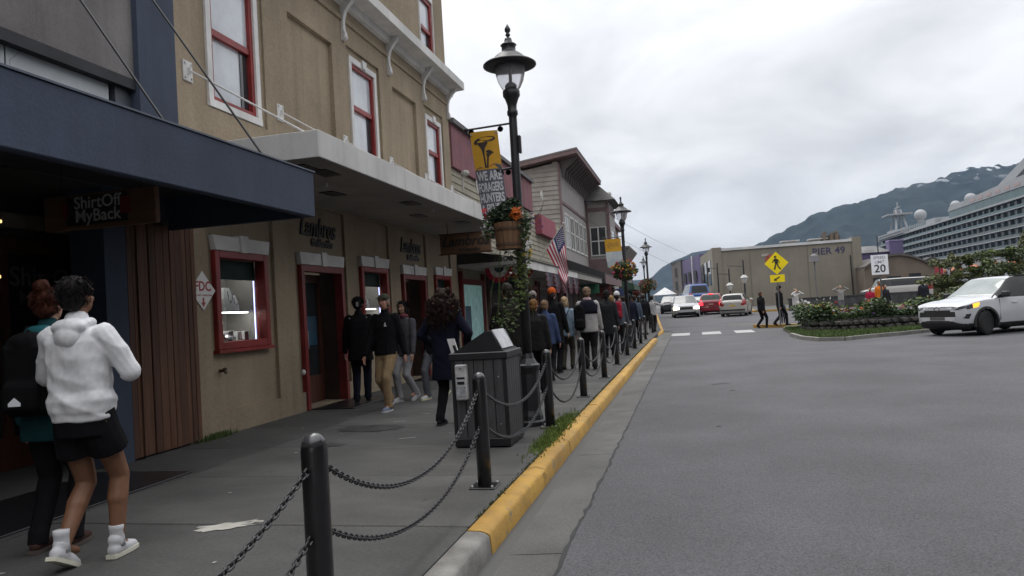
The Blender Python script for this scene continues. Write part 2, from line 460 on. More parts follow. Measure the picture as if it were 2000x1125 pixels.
kb = [4.52, 7.72, 10.4, 13.6, 16.7, 19.8, 22.9, 26.0, 29.0]
for i, (a, b) in enumerate(zip(kb[:-1], kb[1:])): kerb_len((0,a),(0,b-.014), m_yel, kerb, seed=10+i)
kerb_len((0,29.0),(-.05,31.0), m_yel, kerb, h0=0, h1=-.07, seed=40)
far = [(-.15,34.4),(.02,37.4),(-.16,41),(-.52,48),(-1.02,58),(-1.6,70)]
for i, (a, b) in enumerate(zip(far[:-1], far[1:])): kerb_len(a, b, m_yel, kerb, h0=-.06 if i == 0 else 0, seed=50+i)
for y in (6.3, 9.2, 12.2, 15.1, 18.4, 21.5):
    mb = MB(); 
    rr = random.Random(int(y*10)); xs = [-1.466+.028*i for i in range(7)]; vs = []
    for i, x in enumerate(xs):
        yy = y+rr.uniform(-.03,.03)+i*.012; z = .008 if i < 4 else (.001 if i == 4 else -.02 if i == 5 else -.09)
        vs += [(x+.006, yy-.006, z+.003), (x+.006, yy+.006, z+.003)]
    mb.add(vs, [(2*i,2*i+2,2*i+3,2*i+1) for i in range(6)]).build('kerb_crack', m_crack, kerb)

# crossing blocks and worn yellow lines
for (x0, x1) in ((-.86,-.06),(.48,1.30),(1.90,2.70)):
    MB().quad((x0,33.3,-.1255),(x1,33.3,-.1255),(x1+.03,35.9,-.1255),(x0+.03,35.9,-.1255)).build('crossing_block', m_mark, road)
for (a, b) in (((2.1,40.5),(3.6,39.4)),((1.6,43.2),(4.0,42.2)),((1.9,42.0),(3.4,41.3)),((2.9,34.2),(4.2,34.0))):
    a = Vector(a); b = Vector(b); n = Vector((-(b-a).y, (b-a).x)).normalized()*.12
    MB().quad(*[(p.x,p.y,-.124+rz(p.y)) for p in (a,b,b+n,a+n)]).build('worn_line', m_markw, road)

# grass: tufts at the kerb and the traffic island
def blades(name, spots, m, n, h, kind='stuff', seed=1, lab=None, cat=None, parent=None, w=.006, lean=.5):
    r = random.Random(seed); vs = []; fs = []
    for k in range(n):
        x, y, z = spots(r); hh = h*r.uniform(.4, 1.15); a = r.uniform(0, 6.28); ww = w*r.uniform(.6, 1.5)
        dx, dy = math.cos(a), math.sin(a); le = hh*lean*r.uniform(.1, 1.2); b = r.uniform(0, 6.28)
        i = len(vs)
        vs += [(x-dx*ww, y-dy*ww, z), (x+dx*ww, y+dy*ww, z), (x+math.cos(b)*le*.4+dx*ww*.6, y+math.sin(b)*le*.4+dy*ww*.6, z+hh*.6), (x+math.cos(b)*le, y+math.sin(b)*le, z+hh)]
        fs += [(i, i+1, i+2), (i, i+2, i+3)]
    o = MB().add(vs, fs).build(name, m, parent); tag(o, lab, cat, kind=kind); return o
m_grass2 = mat('grass_bright', (.15,.20,.035), .8, .2, 6, col2=(.08,.125,.02))
def gsp(c, sx, sy, z=0): return lambda r: (c[0]+r.gauss(0, sx), c[1]+r.gauss(0, sy), z)
blades('grass_tuft', gsp((-1.53,7.65),.05,.32), m_grass2, 1500, .042, seed=1, lab='bright green grass tuft between second bollard and yellow kerb', cat='grass')
blades('grass_tuft', gsp((-1.56,8.75),.06,.36), m_grass2, 1800, .042, seed=2, lab='green grass tuft at the foot of the third bollard by the kerb', cat='grass')
blades('grass_tuft', gsp((-5.90,8.28),.03,.16), m_grass, 500, .08, seed=3, lab='small green tuft at base of beige wall beside brown boards', cat='grass')
m_moss = mat('joint_moss', (.07,.085,.03), .9, .2, 8)
blades('moss_strip', lambda r: (-1.475+r.gauss(0,.012), r.uniform(4.8,29), -.004), m_moss, 3200, .02, seed=4, lab='thin moss growing along the back of the yellow kerb', cat='moss')

# traffic island with grass, kerbs and a low rubble planter
isl = [(3.72,30.6),(3.62,28.6),(3.66,26.2),(3.95,24.75),(4.6,24.55),(5.35,25.25),(6.5,26.0),(8.0,27.3),(10.0,29.2),(13,31.6),(17,34.5),(17,38),(12,40),(5.5,37.2),(4.3,36.3),(3.9,34)]
island = MB().prism([(x,y,-.128) for x,y in isl], (0,0,.10)).build('traffic_island', mat('island_soil', (.07,.075,.035), .95, .2, 2)); tag(island, kind='structure'); fix_normals(island)
def inpoly(x, y, P):
    c = False; j = len(P)-1
    for i in range(len(P)):
        if (P[i][1] > y) != (P[j][1] > y) and x < (P[j][0]-P[i][0])*(y-P[i][1])/(P[j][1]-P[i][1])+P[i][0]: c = not c
        j = i
    return c
def isl_spot(r):
    while True:
        x, y = r.uniform(3.6, 8.4), r.uniform(24.4, 33)
        if inpoly(x, y, isl): return (x, y, -.03)
blades('island_grass', isl_spot, m_grass, 15000, .11, seed=6, w=.016, lab='short mown grass round the stone planter on the island', cat='grass')
# kerb stones of the island
m_ik = mat('island_kerb', (.20,.195,.18), .85, .15, 3, .4, 50)
ring = isl[1:10]
for (a, b) in zip(ring[:-1], ring[1:]):
    a = Vector((*a,0)); b = Vector((*b,0)); d = (b-a); n = max(1, round(d.length/1.0)); t = d.normalized(); nn = Vector((t.y,-t.x,0))*.13
    for k in range(n):
        p = a+d*(k/n); q = a+d*((k+1)/n)-t*.02
        MB().prism([p+Vector((0,0,-.13)), q+Vector((0,0,-.13)), q+nn+Vector((0,0,-.13)), p+nn+Vector((0,0,-.13))], (0,0,.115)).build('kerb_stone', m_ik, island)
yk = [(3.0,37.9),(3.4,37.3),(4.1,36.9),(5.0,36.5),(5.9,36.2)]
for (a, b) in zip(yk[:-1], yk[1:]):
    MB().prism([(a[0],a[1],-.13),(b[0]-.03,b[1],-.13),(b[0]-.03,b[1]+.35,-.13),(a[0],a[1]+.35,-.13)], (0,0,.15)).build('yellow_kerb_stone', m_yel, island)

# far kerb and pale pavement in front of the pier building
pav = fix_normals(MB().add([(5.2,62,rz(62)),(60,62,rz(62)),(60,84,rz(80)),(5.2,84,rz(80)),(5.2,62,-.13),(60,62,-.13),(60,84,-.13),(5.2,84,-.13)],[(0,1,2,3),(0,4,5,1),(3,7,4,0)]).build('far_pavement', m_conc3)); pav['kind'] = 'structure'
for k in range(6): MB().prism([(5.0,62.2+3*k,-.13),(5.19,62.2+3*k,-.13),(5.19,62.2+3*k,rz(62.2+3*k)+.02),(5.0,62.2+3*k,rz(62.2+3*k)+.02)],(0,2.96,.034)).build('yellow_kerb_stone', m_yel, pav)
for k in range(7): MB().box((5.2+3.0*k,61.8,-.13),(8.15+3.0*k,61.99,rz(62)+.02)).build('yellow_kerb_stone', m_yel, pav)

# ================================================================ mountains
def ridge(name, pts, depth, m, nx=240, ny=60, base=-3, seed=1, rough=1.0, front=.55, back=.5):
    """pts: (x, y, z) crest line; slopes run towards -Y and +Y"""
    vs = []; fs = []
    xs = [p[0] for p in pts]
    for i in range(nx+1):
        x = xs[0]+(xs[-1]-xs[0])*i/nx
        yc = np.interp(x, xs, [p[1] for p in pts]); zc_ = np.interp(x, xs, [p[2] for p in pts])
        for j in range(ny+1):
            t = j/ny*2-1                      # -1 foot in front, 0 crest, 1 behind
            prof = (1-abs(t))**(1.15)
            y = yc+t*depth*(front if t < 0 else back)
            g = 1-abs(mnoise.noise(Vector((x/190+seed, y/420, 1.3))))*1.0
            q = mnoise.fractal(Vector((x/150+seed*5, y/150, 2.2)), .9, 2.1, 6)
            q2 = mnoise.fractal(Vector((x/38+seed*5, y/38, 5.2)), .8, 2.1, 5)
            amp = min(1, abs(t)*4+.10)
            z = zc_*prof*(1-.20*(1-g)*amp) + (q*24*amp+q2*11)*rough*min(1, prof*4)
            vs.append((x, y, max(z, base)))
    for i in range(nx):
        for j in range(ny): a = i*(ny+1)+j; fs.append((a, a+ny+1, a+ny+2, a+1))
    o = MB().add(vs, fs).build(name, m, smooth=True); o['kind'] = 'structure'; return o
def mountain_mat(name, forest, rock, snow, snow_z, snow_on=True):
    m = mat(name, forest, .95, .25, .02)
    t = m.node_tree; n = t.nodes; l = t.links; b = n['Principled BSDF']; b.inputs['Specular IOR Level'].default_value = .1
    src = b.inputs['Base Color'].links[0].from_socket
    g = n.new('ShaderNodeNewGeometry'); sp = n.new('ShaderNodeSeparateXYZ'); l.new(g.outputs['Position'], sp.inputs[0])
    zz = n.new('ShaderNodeTexNoise'); zz.inputs['Scale'].default_value = .018; zz.inputs['Detail'].default_value = 6; zz.inputs['Roughness'].default_value = .65; l.new(g.outputs['Position'], zz.inputs['Vector'])
    def mp(a, f0, f1):
        r = n.new('ShaderNodeMapRange'); r.inputs[1].default_value = f0; r.inputs[2].default_value = f1; l.new(a, r.inputs[0]); return r.outputs[0]
    def mul(a, b_):
        r = n.new('ShaderNodeMath'); r.operation = 'MULTIPLY'; l.new(a, r.inputs[0]); l.new(b_, r.inputs[1]); return r.outputs[0]
    m1 = n.new('ShaderNodeMix'); m1.data_type = 'RGBA'; l.new(mul(mp(sp.outputs[2], snow_z*.45, snow_z*1.0), mp(zz.outputs[0], .42, .58)), m1.inputs[0]); l.new(src, m1.inputs[6]); m1.inputs[7].default_value = (*rock, 1)
    col_ = m1.outputs[2]
    if snow_on:
        z2 = n.new('ShaderNodeTexNoise'); z2.inputs['Scale'].default_value = .030; z2.inputs['Detail'].default_value = 4
        mpp = n.new('ShaderNodeMapping'); mpp.inputs['Scale'].default_value = (1.0,.35,1.7); l.new(g.outputs['Position'], mpp.inputs[0]); l.new(mpp.outputs[0], z2.inputs['Vector'])
        m2 = n.new('ShaderNodeMix'); m2.data_type = 'RGBA'; l.new(mul(mp(sp.outputs[2], snow_z*.80, snow_z*1.02), mp(z2.outputs[0], .57, .60)), m2.inputs[0]); l.new(col_, m2.inputs[6]); m2.inputs[7].default_value = (*snow, 1)
        col_ = m2.outputs[2]
    l.new(col_, b.inputs['Base Color']); return m
crest = [(-330,2700,2),(60,2600,40),(212,2500,166),(309,2500,205),(420,2500,262),(500,2500,275),(572,2500,288),(632,2500,306),(720,2500,322),(792,2500,340),(850,2500,360),(900,2500,352),(960,2500,352),(1001,2500,360),(1150,2500,395),(1400,2500,380),(1900,2550,300)]
ridge('mountain', crest, 1500, mountain_mat('mountain_forest', (.016,.024,.024), (.034,.042,.042), (.62,.65,.70), 372), seed=1.7)
ridge('hill', [(-1500,3700,110),(-700,3400,120),(-300,3250,110),(-155,3200,105),(-105,3200,148),(-60,3200,172),(25,3200,205),(170,3200,215),(400,3250,140),(800,3300,3)], 900, mountain_mat('hill_forest', (.018,.025,.026), (.024,.03,.03), (.8,.8,.8), 300, False), nx=110, ny=30, seed=4.2, rough=.35)
# ================================================================ left row of shops
m_beige = mat('stucco_beige', (.312,.254,.182), .9, .07, .7, .6, 60, fine=.08, bdist=.008, spec=.2, streak=.16, blot=.10)
m_white = mat('white_trim', (.62,.61,.60), .6, .08, 2.2, .15, 30, streak=.12)
m_whited = mat('white_weathered', (.68,.67,.65), .7, .12, 1.3, .2, 30, col2=(.56,.55,.53), streak=.16, blot=.1)
m_red = mat('red_paint', (.215,.020,.018), .45, .12, 3)
m_redd = mat('red_paint_door', (.17,.018,.018), .45, .12, 3)
m_soffit = mat('soffit', (.32,.30,.275), .8, .1, 1)
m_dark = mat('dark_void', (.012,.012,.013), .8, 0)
m_black = mat('black_metal', (.014,.014,.016), .35, .15, 5)
m_letter = mat('dark_letter', (.02,.018,.016), .5, 0)
m_navy = mat('stucco_navy', (.050,.066,.104), .85, .08, 1.2, .5, 45, fine=.06, bdist=.006, streak=.18, blot=.12)
m_grey = mat('stucco_grey', (.185,.175,.172), .9, .10, 1.1, .5, 55, fine=.07, bdist=.006, streak=.2, blot=.12)
m_galv = mat('galvanised', (.42,.42,.42), .45, .1, 4, metal=.6)
m_wood = mat('brown_board', (.100,.044,.024), .7, .2, 2.0, .4, 20, stretch=(9,9,.7), col2=(.055,.021,.012))
m_wood2 = mat('brown_board_b', (.145,.066,.036), .7, .2, 2.0, .4, 20, stretch=(9,9,.7), col2=(.08,.032,.017))
m_signw = mat('sign_wood', (.16,.085,.043), .6, .2, 2.0, .3, 18, stretch=(1,8,8), col2=(.09,.045,.024))
m_doorw = mat('door_wood', (.11,.040,.022), .5, .2, 2.0, .3, 18, stretch=(8,8,.8), col2=(.07,.026,.015))
m_pane = mat('curtain_pane', (.50,.53,.57), .10, .10, 1.2, spec=.8)
m_paned = mat('dark_pane', (.03,.035,.04), .06, .1, 1, spec=.8)
m_frost = mat('frosted_pane', (.46,.50,.52), .35, .08, 1.0)
m_glass = bpy.data.materials.new('shop_glass'); m_glass.use_nodes = True
_b = m_glass.node_tree.nodes['Principled BSDF']; _b.inputs['Base Color'].default_value = (.9,.95,.95,1); _b.inputs['Roughness'].default_value = .02; _b.inputs['Transmission Weight'].default_value = 1.0; _b.inputs['IOR'].default_value = 1.02; _b.inputs['Specular IOR Level'].default_value = .9

def sash_window(parent, ya, yb, za, zb, X, casing=.10, red=.07, keystone=False, dark_low=False, name='window'):
    """double-hung window set in a facade hole; casing proud of wall"""
    c = MB()
    c.box((X-.05,ya,za-.10),(X+.045,yb,za)).box((X-.05,ya,zb-.11),(X+.04,yb,zb)).box((X-.05,ya,za),(X+.037,ya+casing,zb-.11)).box((X-.05,yb-casing,za),(X+.037,yb,zb-.11))
    if keystone: c.prism([(X+.041,(ya+yb)/2-.07,zb-.10),(X+.041,(ya+yb)/2+.07,zb-.10),(X+.041,(ya+yb)/2+.10,zb+.05),(X+.041,(ya+yb)/2-.10,zb+.05)], (.035,0,0))
    w = c.build(name, m_white, parent)
    y0, y1, z0, z1 = ya+casing, yb-casing, za, zb-.11; zm = (z0+z1)/2+.02
    s = MB()
    s.box((X-.12,y0,z0),(X+.0,y0+red,z1)).box((X-.12,y1-red,z0),(X+.0,y1,z1)).box((X-.12,y0+red,z1-red),(X-.002,y1-red,z1)).box((X-.12,y0+red,z0),(X-.002,y1-red,z0+red)).box((X-.11,y0+red,zm-.045),(X-.02,y1-red,zm+.045))
    s.build('sash', m_red, w)
    MB().quad((X-.055,y0+red,zm+.045),(X-.055,y1-red,zm+.045),(X-.055,y1-red,z1-red),(X-.055,y0+red,z1-red)).build('pane', m_pane, w)
    MB().quad((X-.085,y0+red,z0+red),(X-.085,y1-red,z0+red),(X-.085,y1-red,zm-.045),(X-.085,y0+red,zm-.045)).build('pane', m_pane, w)
    if dark_low: MB().box((X-.084,y1-red-.17,z0+red),(X-.07,y1-red,zm-.045)).build('curtain_gap', m_paned, w)
    return w

# ---------------- beige corner shop
X2 = -5.95
B2 = empty('beige_shop_building', (-5.95,13.3,0), label='beige stucco three storey shop with red windows and white bracketed cornice', cat='building')
B2p = lambda: None
def at(o, parent):
    """keep world geometry while parenting to an empty placed elsewhere"""
    o.parent = parent; o.matrix_parent_inverse = Matrix.Translation(-Vector(parent.location)); return o
bays = [(8.30,9.90),(10.45,12.28),(12.70,14.30),(14.80,16.53),(16.92,18.36)]
cells = []
# upper storey panels and window recesses
cells += [(8.36,9.88,4.30,6.55,.03,False),(10.62,12.15,3.9,6.40,.075,False),(12.74,14.26,4.5,6.58,.045,False),(14.95,16.38,3.9,6.42,.075,False),(16.94,18.34,4.5,6.55,.045,False)]
wins2 = [(8.50,9.74,4.42,6.42),(12.87,14.12,4.62,6.43),(17.05,18.22,4.68,6.35)]
for w in wins2: cells.append((w[0]+.06,w[1]-.06,w[2],w[3]-.06,.16,True))
wins3 = [(8.6,9.7,7.75,9.6),(12.80,13.95,7.72,9.6),(16.92,17.95,7.72,9.5)]
for w in wins3: cells.append((w[0]+.02,w[1]-.02,w[2],w[3]-.02,.16,True))
# ground floor recessed bays
for (a, b) in bays: cells.append((a+.02,b-.02,.30,3.3,.05,False))
shopw = [(8.44,9.68,1.10,2.41),(12.88,14.15,1.10,2.40),(17.08,18.28,1.10,2.38)]
doors = [(10.62,12.10),(14.95,16.37)]
for w in shopw: cells.append((w[0]+.03,w[1]-.03,w[2]+.03,w[3]-.03,.12,True))
for d in doors: cells.append((d[0],d[1],.012,2.32,.45,True))
wall = facade(7.83,18.86,-.1,10.6,cells,X2,edge=8).build('wall', m_beige); at(wall, B2); fix_normals(wall)
def add(o, parent=B2): return at(o, parent)
for i, w in enumerate(wins2):
    o = sash_window(None, *w, X2+(-.03 if i == 0 else -.045), keystone=i > 0, dark_low=True); add(o)
for w in wins3:
    o = sash_window(None, *w, X2, casing=.03, red=.11, dark_low=True); add(o)
# cornice, corbels
cor = MB(); Xc = X2+.44
cor.prism([(X2-.02,7.8,7.25),(X2+.10,7.8,7.27),(X2+.13,7.8,7.40),(Xc,7.8,7.42),(Xc,7.8,7.62),(X2-.02,7.8,7.66)], (0,11.25,0))
add(fix_normals(cor.build('cornice', m_whited)))
mld = MB().box((X2-.01,7.83,6.98),(X2+.035,18.9,7.06)).build('moulding', m_beige); add(mld)
def corbel_mesh():
    pts = []
    prof = [(0,-.80),(.055,-.80),(.085,-.74),(.075,-.66),(.05,-.60),(.05,-.42),(.09,-.28),(.17,-.17),(.26,-.08),(.30,0),(0,0)]
    return MB().prism([(x,-.05,z) for x, z in prof], (0,.10,0)).ell((.062,0,-.75),(.045,.07,.05),8,6).ell((.24,0,-.045),(.05,.068,.05),8,6).mesh('corbel', m_white)
cm = corbel_mesh()
for k in range(6):
    y = min(8.30+2.155*k, 18.78)
    o = inst('corbel', cm, None, (X2+.001,y,7.41)); add(o)
# white canopy
CX = -4.11
can = MB().box((X2,7.95,3.35),(CX-.03,19.0,3.44)).build('canopy', m_soffit); add(can)
fas = MB().bbox((CX-.03,7.95,3.33),(CX,19.0,3.655),.006).bbox((X2+.02,7.92,3.33),(CX-.002,7.95,3.655),.006).box((X2+.02,18.97,3.33),(CX-.03,19.0,3.655)).build('fascia', m_whited, can)
MB().box((X2+.01,7.96,3.56),(CX-.032,18.96,3.60)).build('canopy_top', m_whited, can)
for y in (10.65,14.4): MB().box((CX-.012,y,3.34),(CX+.002,y+.008,3.65)).build('fascia_joint', m_soffit, can)
for (x, y) in [(-4.62,8.5),(-5.2,10.4),(-4.55,12.0),(-5.0,13.6),(-4.6,15.2),(-4.55,8.9)]:
    MB().box((x-.12,y-.22,3.338),(x+.12,y+.22,3.36)).build('vent_grille', m_black, can)
for (x, y) in [(-4.9,9.6),(-4.5,13.0)]:
    MB().lathe([(.03,3.30),(.03,3.36)],8,(x,y,0)).build('downlight', m_white, can)
pm = MB().bbox((0,-.09,-.13),(.02,.09,.13),.004).mesh('tie_plate', m_white)
bm_ = MB().lathe([(.014,.02),(.014,.032)],6,axis='x').mesh('bolt', m_galv)
for k, y in enumerate([8.07,10.25,12.50,14.66,16.82,18.80]):
    z = 4.64+.012*k
    p = add(inst('tie_plate', pm, None, (X2 if k else X2,y,z)))
    for (dy, dz) in ((-.06,-.09),(.06,-.09),(-.06,.09),(.06,.09)): inst('bolt', bm_, p, (0,dy,dz))
    MB().box((.02,-.012,-.04),(.06,.012,.04)).build('lug', m_white, p)
    r = add(MB().tube([(X2+.05,y,z),(CX-.12,y,3.60)], .012, 6).build('tie_rod', m_white))
# shop windows: red frame, stone lintel with keystone, display inside
def lintel(y0, y1, z0, h=.19):
    mb = MB(); ym = (y0+y1)/2
    mb.prism([(X2-.049,y0+.0,z0),(X2-.049,ym-.075,z0),(X2-.049,ym-.095,z0+h),(X2-.049,y0-.04,z0+h)], (.085,0,0))
    mb.prism([(X2-.049,ym+.075,z0),(X2-.049,y1,z0),(X2-.049,y1+.04,z0+h),(X2-.049,ym+.095,z0+h)], (.085,0,0))
    mb.prism([(X2-.049,ym-.073,z0-.012),(X2-.049,ym+.073,z0-.012),(X2-.049,ym+.093,z0+h+.03),(X2-.049,ym-.093,z0+h+.03)], (.11,0,0))
    return add(fix_normals(mb.build('lintel', m_white)))
m_valance = mat('valance_green', (.010,.028,.022), .7, .1)
m_gold = mat('gold_letter', (.20,.15,.04), .4, 0)
m_led = mat('led_strip', (.8,.9,1), .5, 0, emit=3.2, ecol=(.50,.52,1.0))
m_velvet = mat('display_white', (.78,.78,.78), .8, .08, 3)
m_velg = mat('display_grey', (.10,.10,.11), .8, .1, 3)
m_backing = mat('display_backing', (.24,.23,.21), .8, .1, 2)
m_gem = mat('jewel_silver', (.5,.5,.55), .2, .3, 60, metal=.9)
def display(i, y0, y1, z0, z1):
    Xf = X2-.05
    fr = MB(); t = .10
    fr.bbox((Xf-.10,y0,z0),(Xf+.07,y0+t,z1),.008).bbox((Xf-.10,y1-t,z0),(Xf+.07,y1,z1),.008).bbox((Xf-.10,y0+t,z1-t),(Xf+.068,y1-t,z1),.008).bbox((Xf-.10,y0+t,z0),(Xf+.068,y1-t,z0+t),.008)
    fr.box((Xf-.09,y0-.03,z0-.045),(Xf+.10,y1+.03,z0-.001))
    w = add(fr.build('shop_window', m_red))
    ya, yb, za, zb = y0+t, y1-t, z0+t, z1-t
    bk = MB(); D = .62
    bk.quad((Xf-D,ya,za),(Xf-D,yb,za),(Xf-D,yb,zb),(Xf-D,ya,zb)).quad((Xf-.1,ya,za),(Xf-D,ya,za),(Xf-D,ya,zb),(Xf-.1,ya,zb)).quad((Xf-.1,yb,za),(Xf-.1,yb,zb),(Xf-D,yb,zb),(Xf-D,yb,za)).quad((Xf-.1,ya,za),(Xf-.1,yb,za),(Xf-D,yb,za),(Xf-D,ya,za)).quad((Xf-.1,ya,zb),(Xf-D,ya,zb),(Xf-D,yb,zb),(Xf-.1,yb,zb))
    bk.build('display_case', m_backing, w)
    MB().box((Xf-.105,ya,zb-.27),(Xf-.10,yb,zb)).build('valance', m_valance, w)
    MB().box((Xf-.126,yb-.012,za),(Xf-.118,yb-.003,zb-.27)).build('light_strip', m_led, w)
    MB().box((Xf-.22,ya+.08,zb-.03),(Xf-.16,yb-.08,zb-.012)).build('case_light', mat('case_light',(1,1,1),.5,0,emit=14,ecol=(1,.98,.95)), w)
    zs = za+.40
    MB().box((Xf-D+.01,ya+.01,zs),(Xf-.16,yb-.02,zs+.015)).build('shelf', m_velvet, w)
    MB().box((Xf-.24,ya+.08,zs-.014),(Xf-.19,yb-.08,zs-.002)).build('case_light', mat('case_light',(1,1,1),.5,0,emit=8), w)
    r = random.Random(30+i)
    # necklace busts on the shelf
    y = ya+.12
    for b_ in range(4):
        s = (.44,.42,.36,.24)[b_]*r.uniform(.95,1.05); x = Xf-.22-.07*(b_ % 2)
        mb = MB(); mb.prism([(x,y-.09*s/.3,zs+.016),(x,y+.09*s/.3,zs+.016),(x-.02,y+.10*s/.3,zs+s*.55),(x-.05,y+.05,zs+s),(x-.05,y-.05,zs+s),(x-.02,y-.10*s/.3,zs+s*.55)], (-.06,0,0)); 
        o = fix_normals(mb.build('necklace_bust', m_velvet, w))
        MB().tube([(x+.006,y-.06,zs+s*.85),(x+.006,y-.04,zs+s*.5),(x+.006,y,zs+s*.36),(x+.006,y+.04,zs+s*.5),(x+.006,y+.06,zs+s*.85)], .006, 5).build('necklace', m_gem, o)
        y += .235
    for k in range(40):
        x = Xf-r.uniform(.15,.42); yy = r.uniform(ya+.06,yb-.09); s = r.uniform(.04,.085)
        if k % 2: o = MB().bbox((x-s,yy-s*.8,za),(x+s,yy+s*.8,za+s*r.uniform(.6,2.0)),.008).build('ring_stand', m_velvet, w)
        else: MB().ell((x,yy,za+s*.5),(s,s,s*.6),8,5).build('jewel', m_gem, w)
    MB().box((Xf-.42,ya+.12,zs+.30),(Xf-.41,ya+.36,zs+.52)).build('price_card', m_velvet, w)
    text('display_lettering','Lambros', .13, m_redd, (Xf-D+.02,(ya+yb)/2+.12,zb-.36), FACE_ST, w, .002, shear=.3)
    MB().quad((Xf-.06,ya,za),(Xf-.06,yb,za),(Xf-.06,yb,zb),(Xf-.06,ya,zb)).build('pane', m_glass, w)
for i, w in enumerate(shopw):
    display(i, *w); lintel(w[0], w[1], w[3]+.0)
# recessed shop doors
m_post = [mat('poster_blue', (.02,.10,.16), .5, .3, 4, col2=(.05,.06,.10)), mat('poster_green', (.07,.10,.04), .5, .3, 4, col2=(.03,.06,.07))]
for i, (a, b) in enumerate(doors):
    lintel(a, b, 2.33)
    fr = MB().box((X2-.12,a+.001,.012),(X2+.03,a+.09,2.32)).box((X2-.12,b-.09,.012),(X2+.03,b-.001,2.32)).box((X2-.12,a+.09,2.22),(X2+.029,b-.09,2.32)).build('door_frame', m_redd); add(fr)
    MB().box((X2-.42,a+.001,.012),(X2-.121,a+.05,2.32)).box((X2-.42,b-.05,.012),(X2-.121,b-.001,2.32)).box((X2-.42,a+.05,2.26),(X2-.121,b-.05,2.32)).build('door_reveal', mat('reveal_brown',(.05,.03,.022),.6,.2,3), fr)
    d = empty('shop_door'); d.parent = B2; d.matrix_parent_inverse = Matrix.Translation(-Vector(B2.location))
    xd = X2-.40
    MB().box((xd-.05,a+.09,.02),(xd,a+.21,2.22)).box((xd-.05,b-.21,.02),(xd,b-.09,2.22)).box((xd-.05,a+.21,2.08),(xd,b-.21,2.22)).box((xd-.05,a+.21,.02),(xd,b-.21,.48)).box((xd-.05,(a+b)/2-.05,.48),(xd+.002,(a+b)/2+.05,2.08)).build('door_leaf', m_doorw, d)
    MB().quad((xd-.03,a+.2,.47),(xd-.03,b-.2,.47),(xd-.03,b-.2,2.1),(xd-.03,a+.2,2.1)).build('door_glass', m_paned, d)
    MB().box((xd-.028,a+.22,.50),(xd-.022,(a+b)/2-.07,.86)).build('poster', m_post[1], d)
    MB().box((xd-.028,a+.22,.88),(xd-.022,(a+b)/2-.07,1.42)).build('poster', m_post[0], d)
    MB().box((xd-.028,(a+b)/2+.1,1.0),(xd-.022,b-.25,1.5)).build('poster', m_post[0], d)
    MB().tube([(xd+.06,(a+b)/2+.03,.95),(xd+.06,(a+b)/2+.03,1.25)], .012, 6).build('handle', m_galv, d)
    add(MB().box((X2-.45,a,-.05),(X2+.02,b,.0115)).build('threshold', m_conc3))
    mt = MB().bbox((X2+.03,a+.1,.003),(X2+.75,b+.05,.018),.006).build('door_mat', m_black)
    tag(mt, ['black rubber mat before the nearest red framed shop doorway','black rubber mat before the second red framed shop doorway'][i], 'door mat')
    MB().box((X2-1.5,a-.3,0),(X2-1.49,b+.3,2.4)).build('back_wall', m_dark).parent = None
for o in [o for o in COL.objects if o.name.startswith('back_wall')]: add(o)
# bell at first door, spigot, wall scars
add(MB().ell((X2+.03,10.52,.62),(.035,.035,.045),10,8).build('door_stop', m_white))
add(MB().tube([(X2-.06,8.52,.83),(X2+.03,8.52,.83),(X2+.05,8.52,.79)], .022, 8).ell((X2+.03,8.52,.85),(.03,.035,.02),8,5).build('spigot', mat('bronze', (.07,.04,.02), .5, .1)))
# lettering on the wall
for (yc_, i) in ((11.33,0),(15.60,1)):
    add(text('shop_lettering','Lambros',.46,m_letter,(X2-.03,yc_,2.96),FACE_ST,None,.012,shear=.35,xs=.75,thick=.006))
    add(text('shop_lettering','Goldsmiths',.19,m_letter,(X2-.03,yc_+.12,2.715),FACE_ST,None,.010,shear=.2,xs=.85,thick=.006))
# roof coping
add(MB().box((X2-8.1,7.75,10.6),(X2+.12,18.95,10.8)).build('coping', m_whited))

# fire department sign
FD = MB().prism([(X2+.004,8.17-.25,1.87),(X2+.004,8.17,1.87-.25),(X2+.004,8.17+.25,1.87),(X2+.004,8.17,1.87+.25)], (.008,0,0)).build('fire_department_sign', mat('sign_white', (.70,.68,.66), .4, .03))
tag(FD, 'white diamond sign reading FDC with red arrow on the beige wall', 'sign'); fix_normals(FD)
m_sred = mat('sign_red', (.33,.03,.03), .5, 0)
text('lettering','FDC',.17,m_sred,(X2+.013,8.17,1.92),FACE_ST,FD,.001,thick=.004)
text('lettering','FIRE DEPT CONNECTION',.030,m_sred,(X2+.013,8.17,1.81),FACE_ST,FD,.001)
MB().prism([(X2+.013,8.155,1.78),(X2+.013,8.185,1.78),(X2+.013,8.185,1.72),(X2+.013,8.215,1.72),(X2+.013,8.17,1.66),(X2+.013,8.125,1.72),(X2+.013,8.155,1.72)][::-1], (.001,0,0)).build('arrow', m_sred, FD)

# hanging wooden sign
hs = MB().bbox((-5.07,14.98,2.68),(-3.95,15.04,3.08),.01).build('hanging_sign', m_signw)
tag(hs, 'brown wooden hanging sign with dark script under the white canopy', 'sign')
text('lettering','Lambros',.30,m_letter,(-4.51,14.975,2.92),FACE_CAM,hs,.004,shear=.35,thick=.006)
text('lettering','Goldsmiths',.10,m_letter,(-4.43,14.975,2.74),FACE_CAM,hs,.004,shear=.2,thick=.003)
for x in (-4.9,-4.12): MB().tube([(x,15.01,3.07),(x,15.01,3.345)], .008, 5).build('hanger', m_black, hs)
MB().box((-5.1,14.97,2.655),(-3.92,15.05,2.679)).box((-5.1,14.97,3.081),(-3.92,15.05,3.105)).build('frame', m_wood, hs)

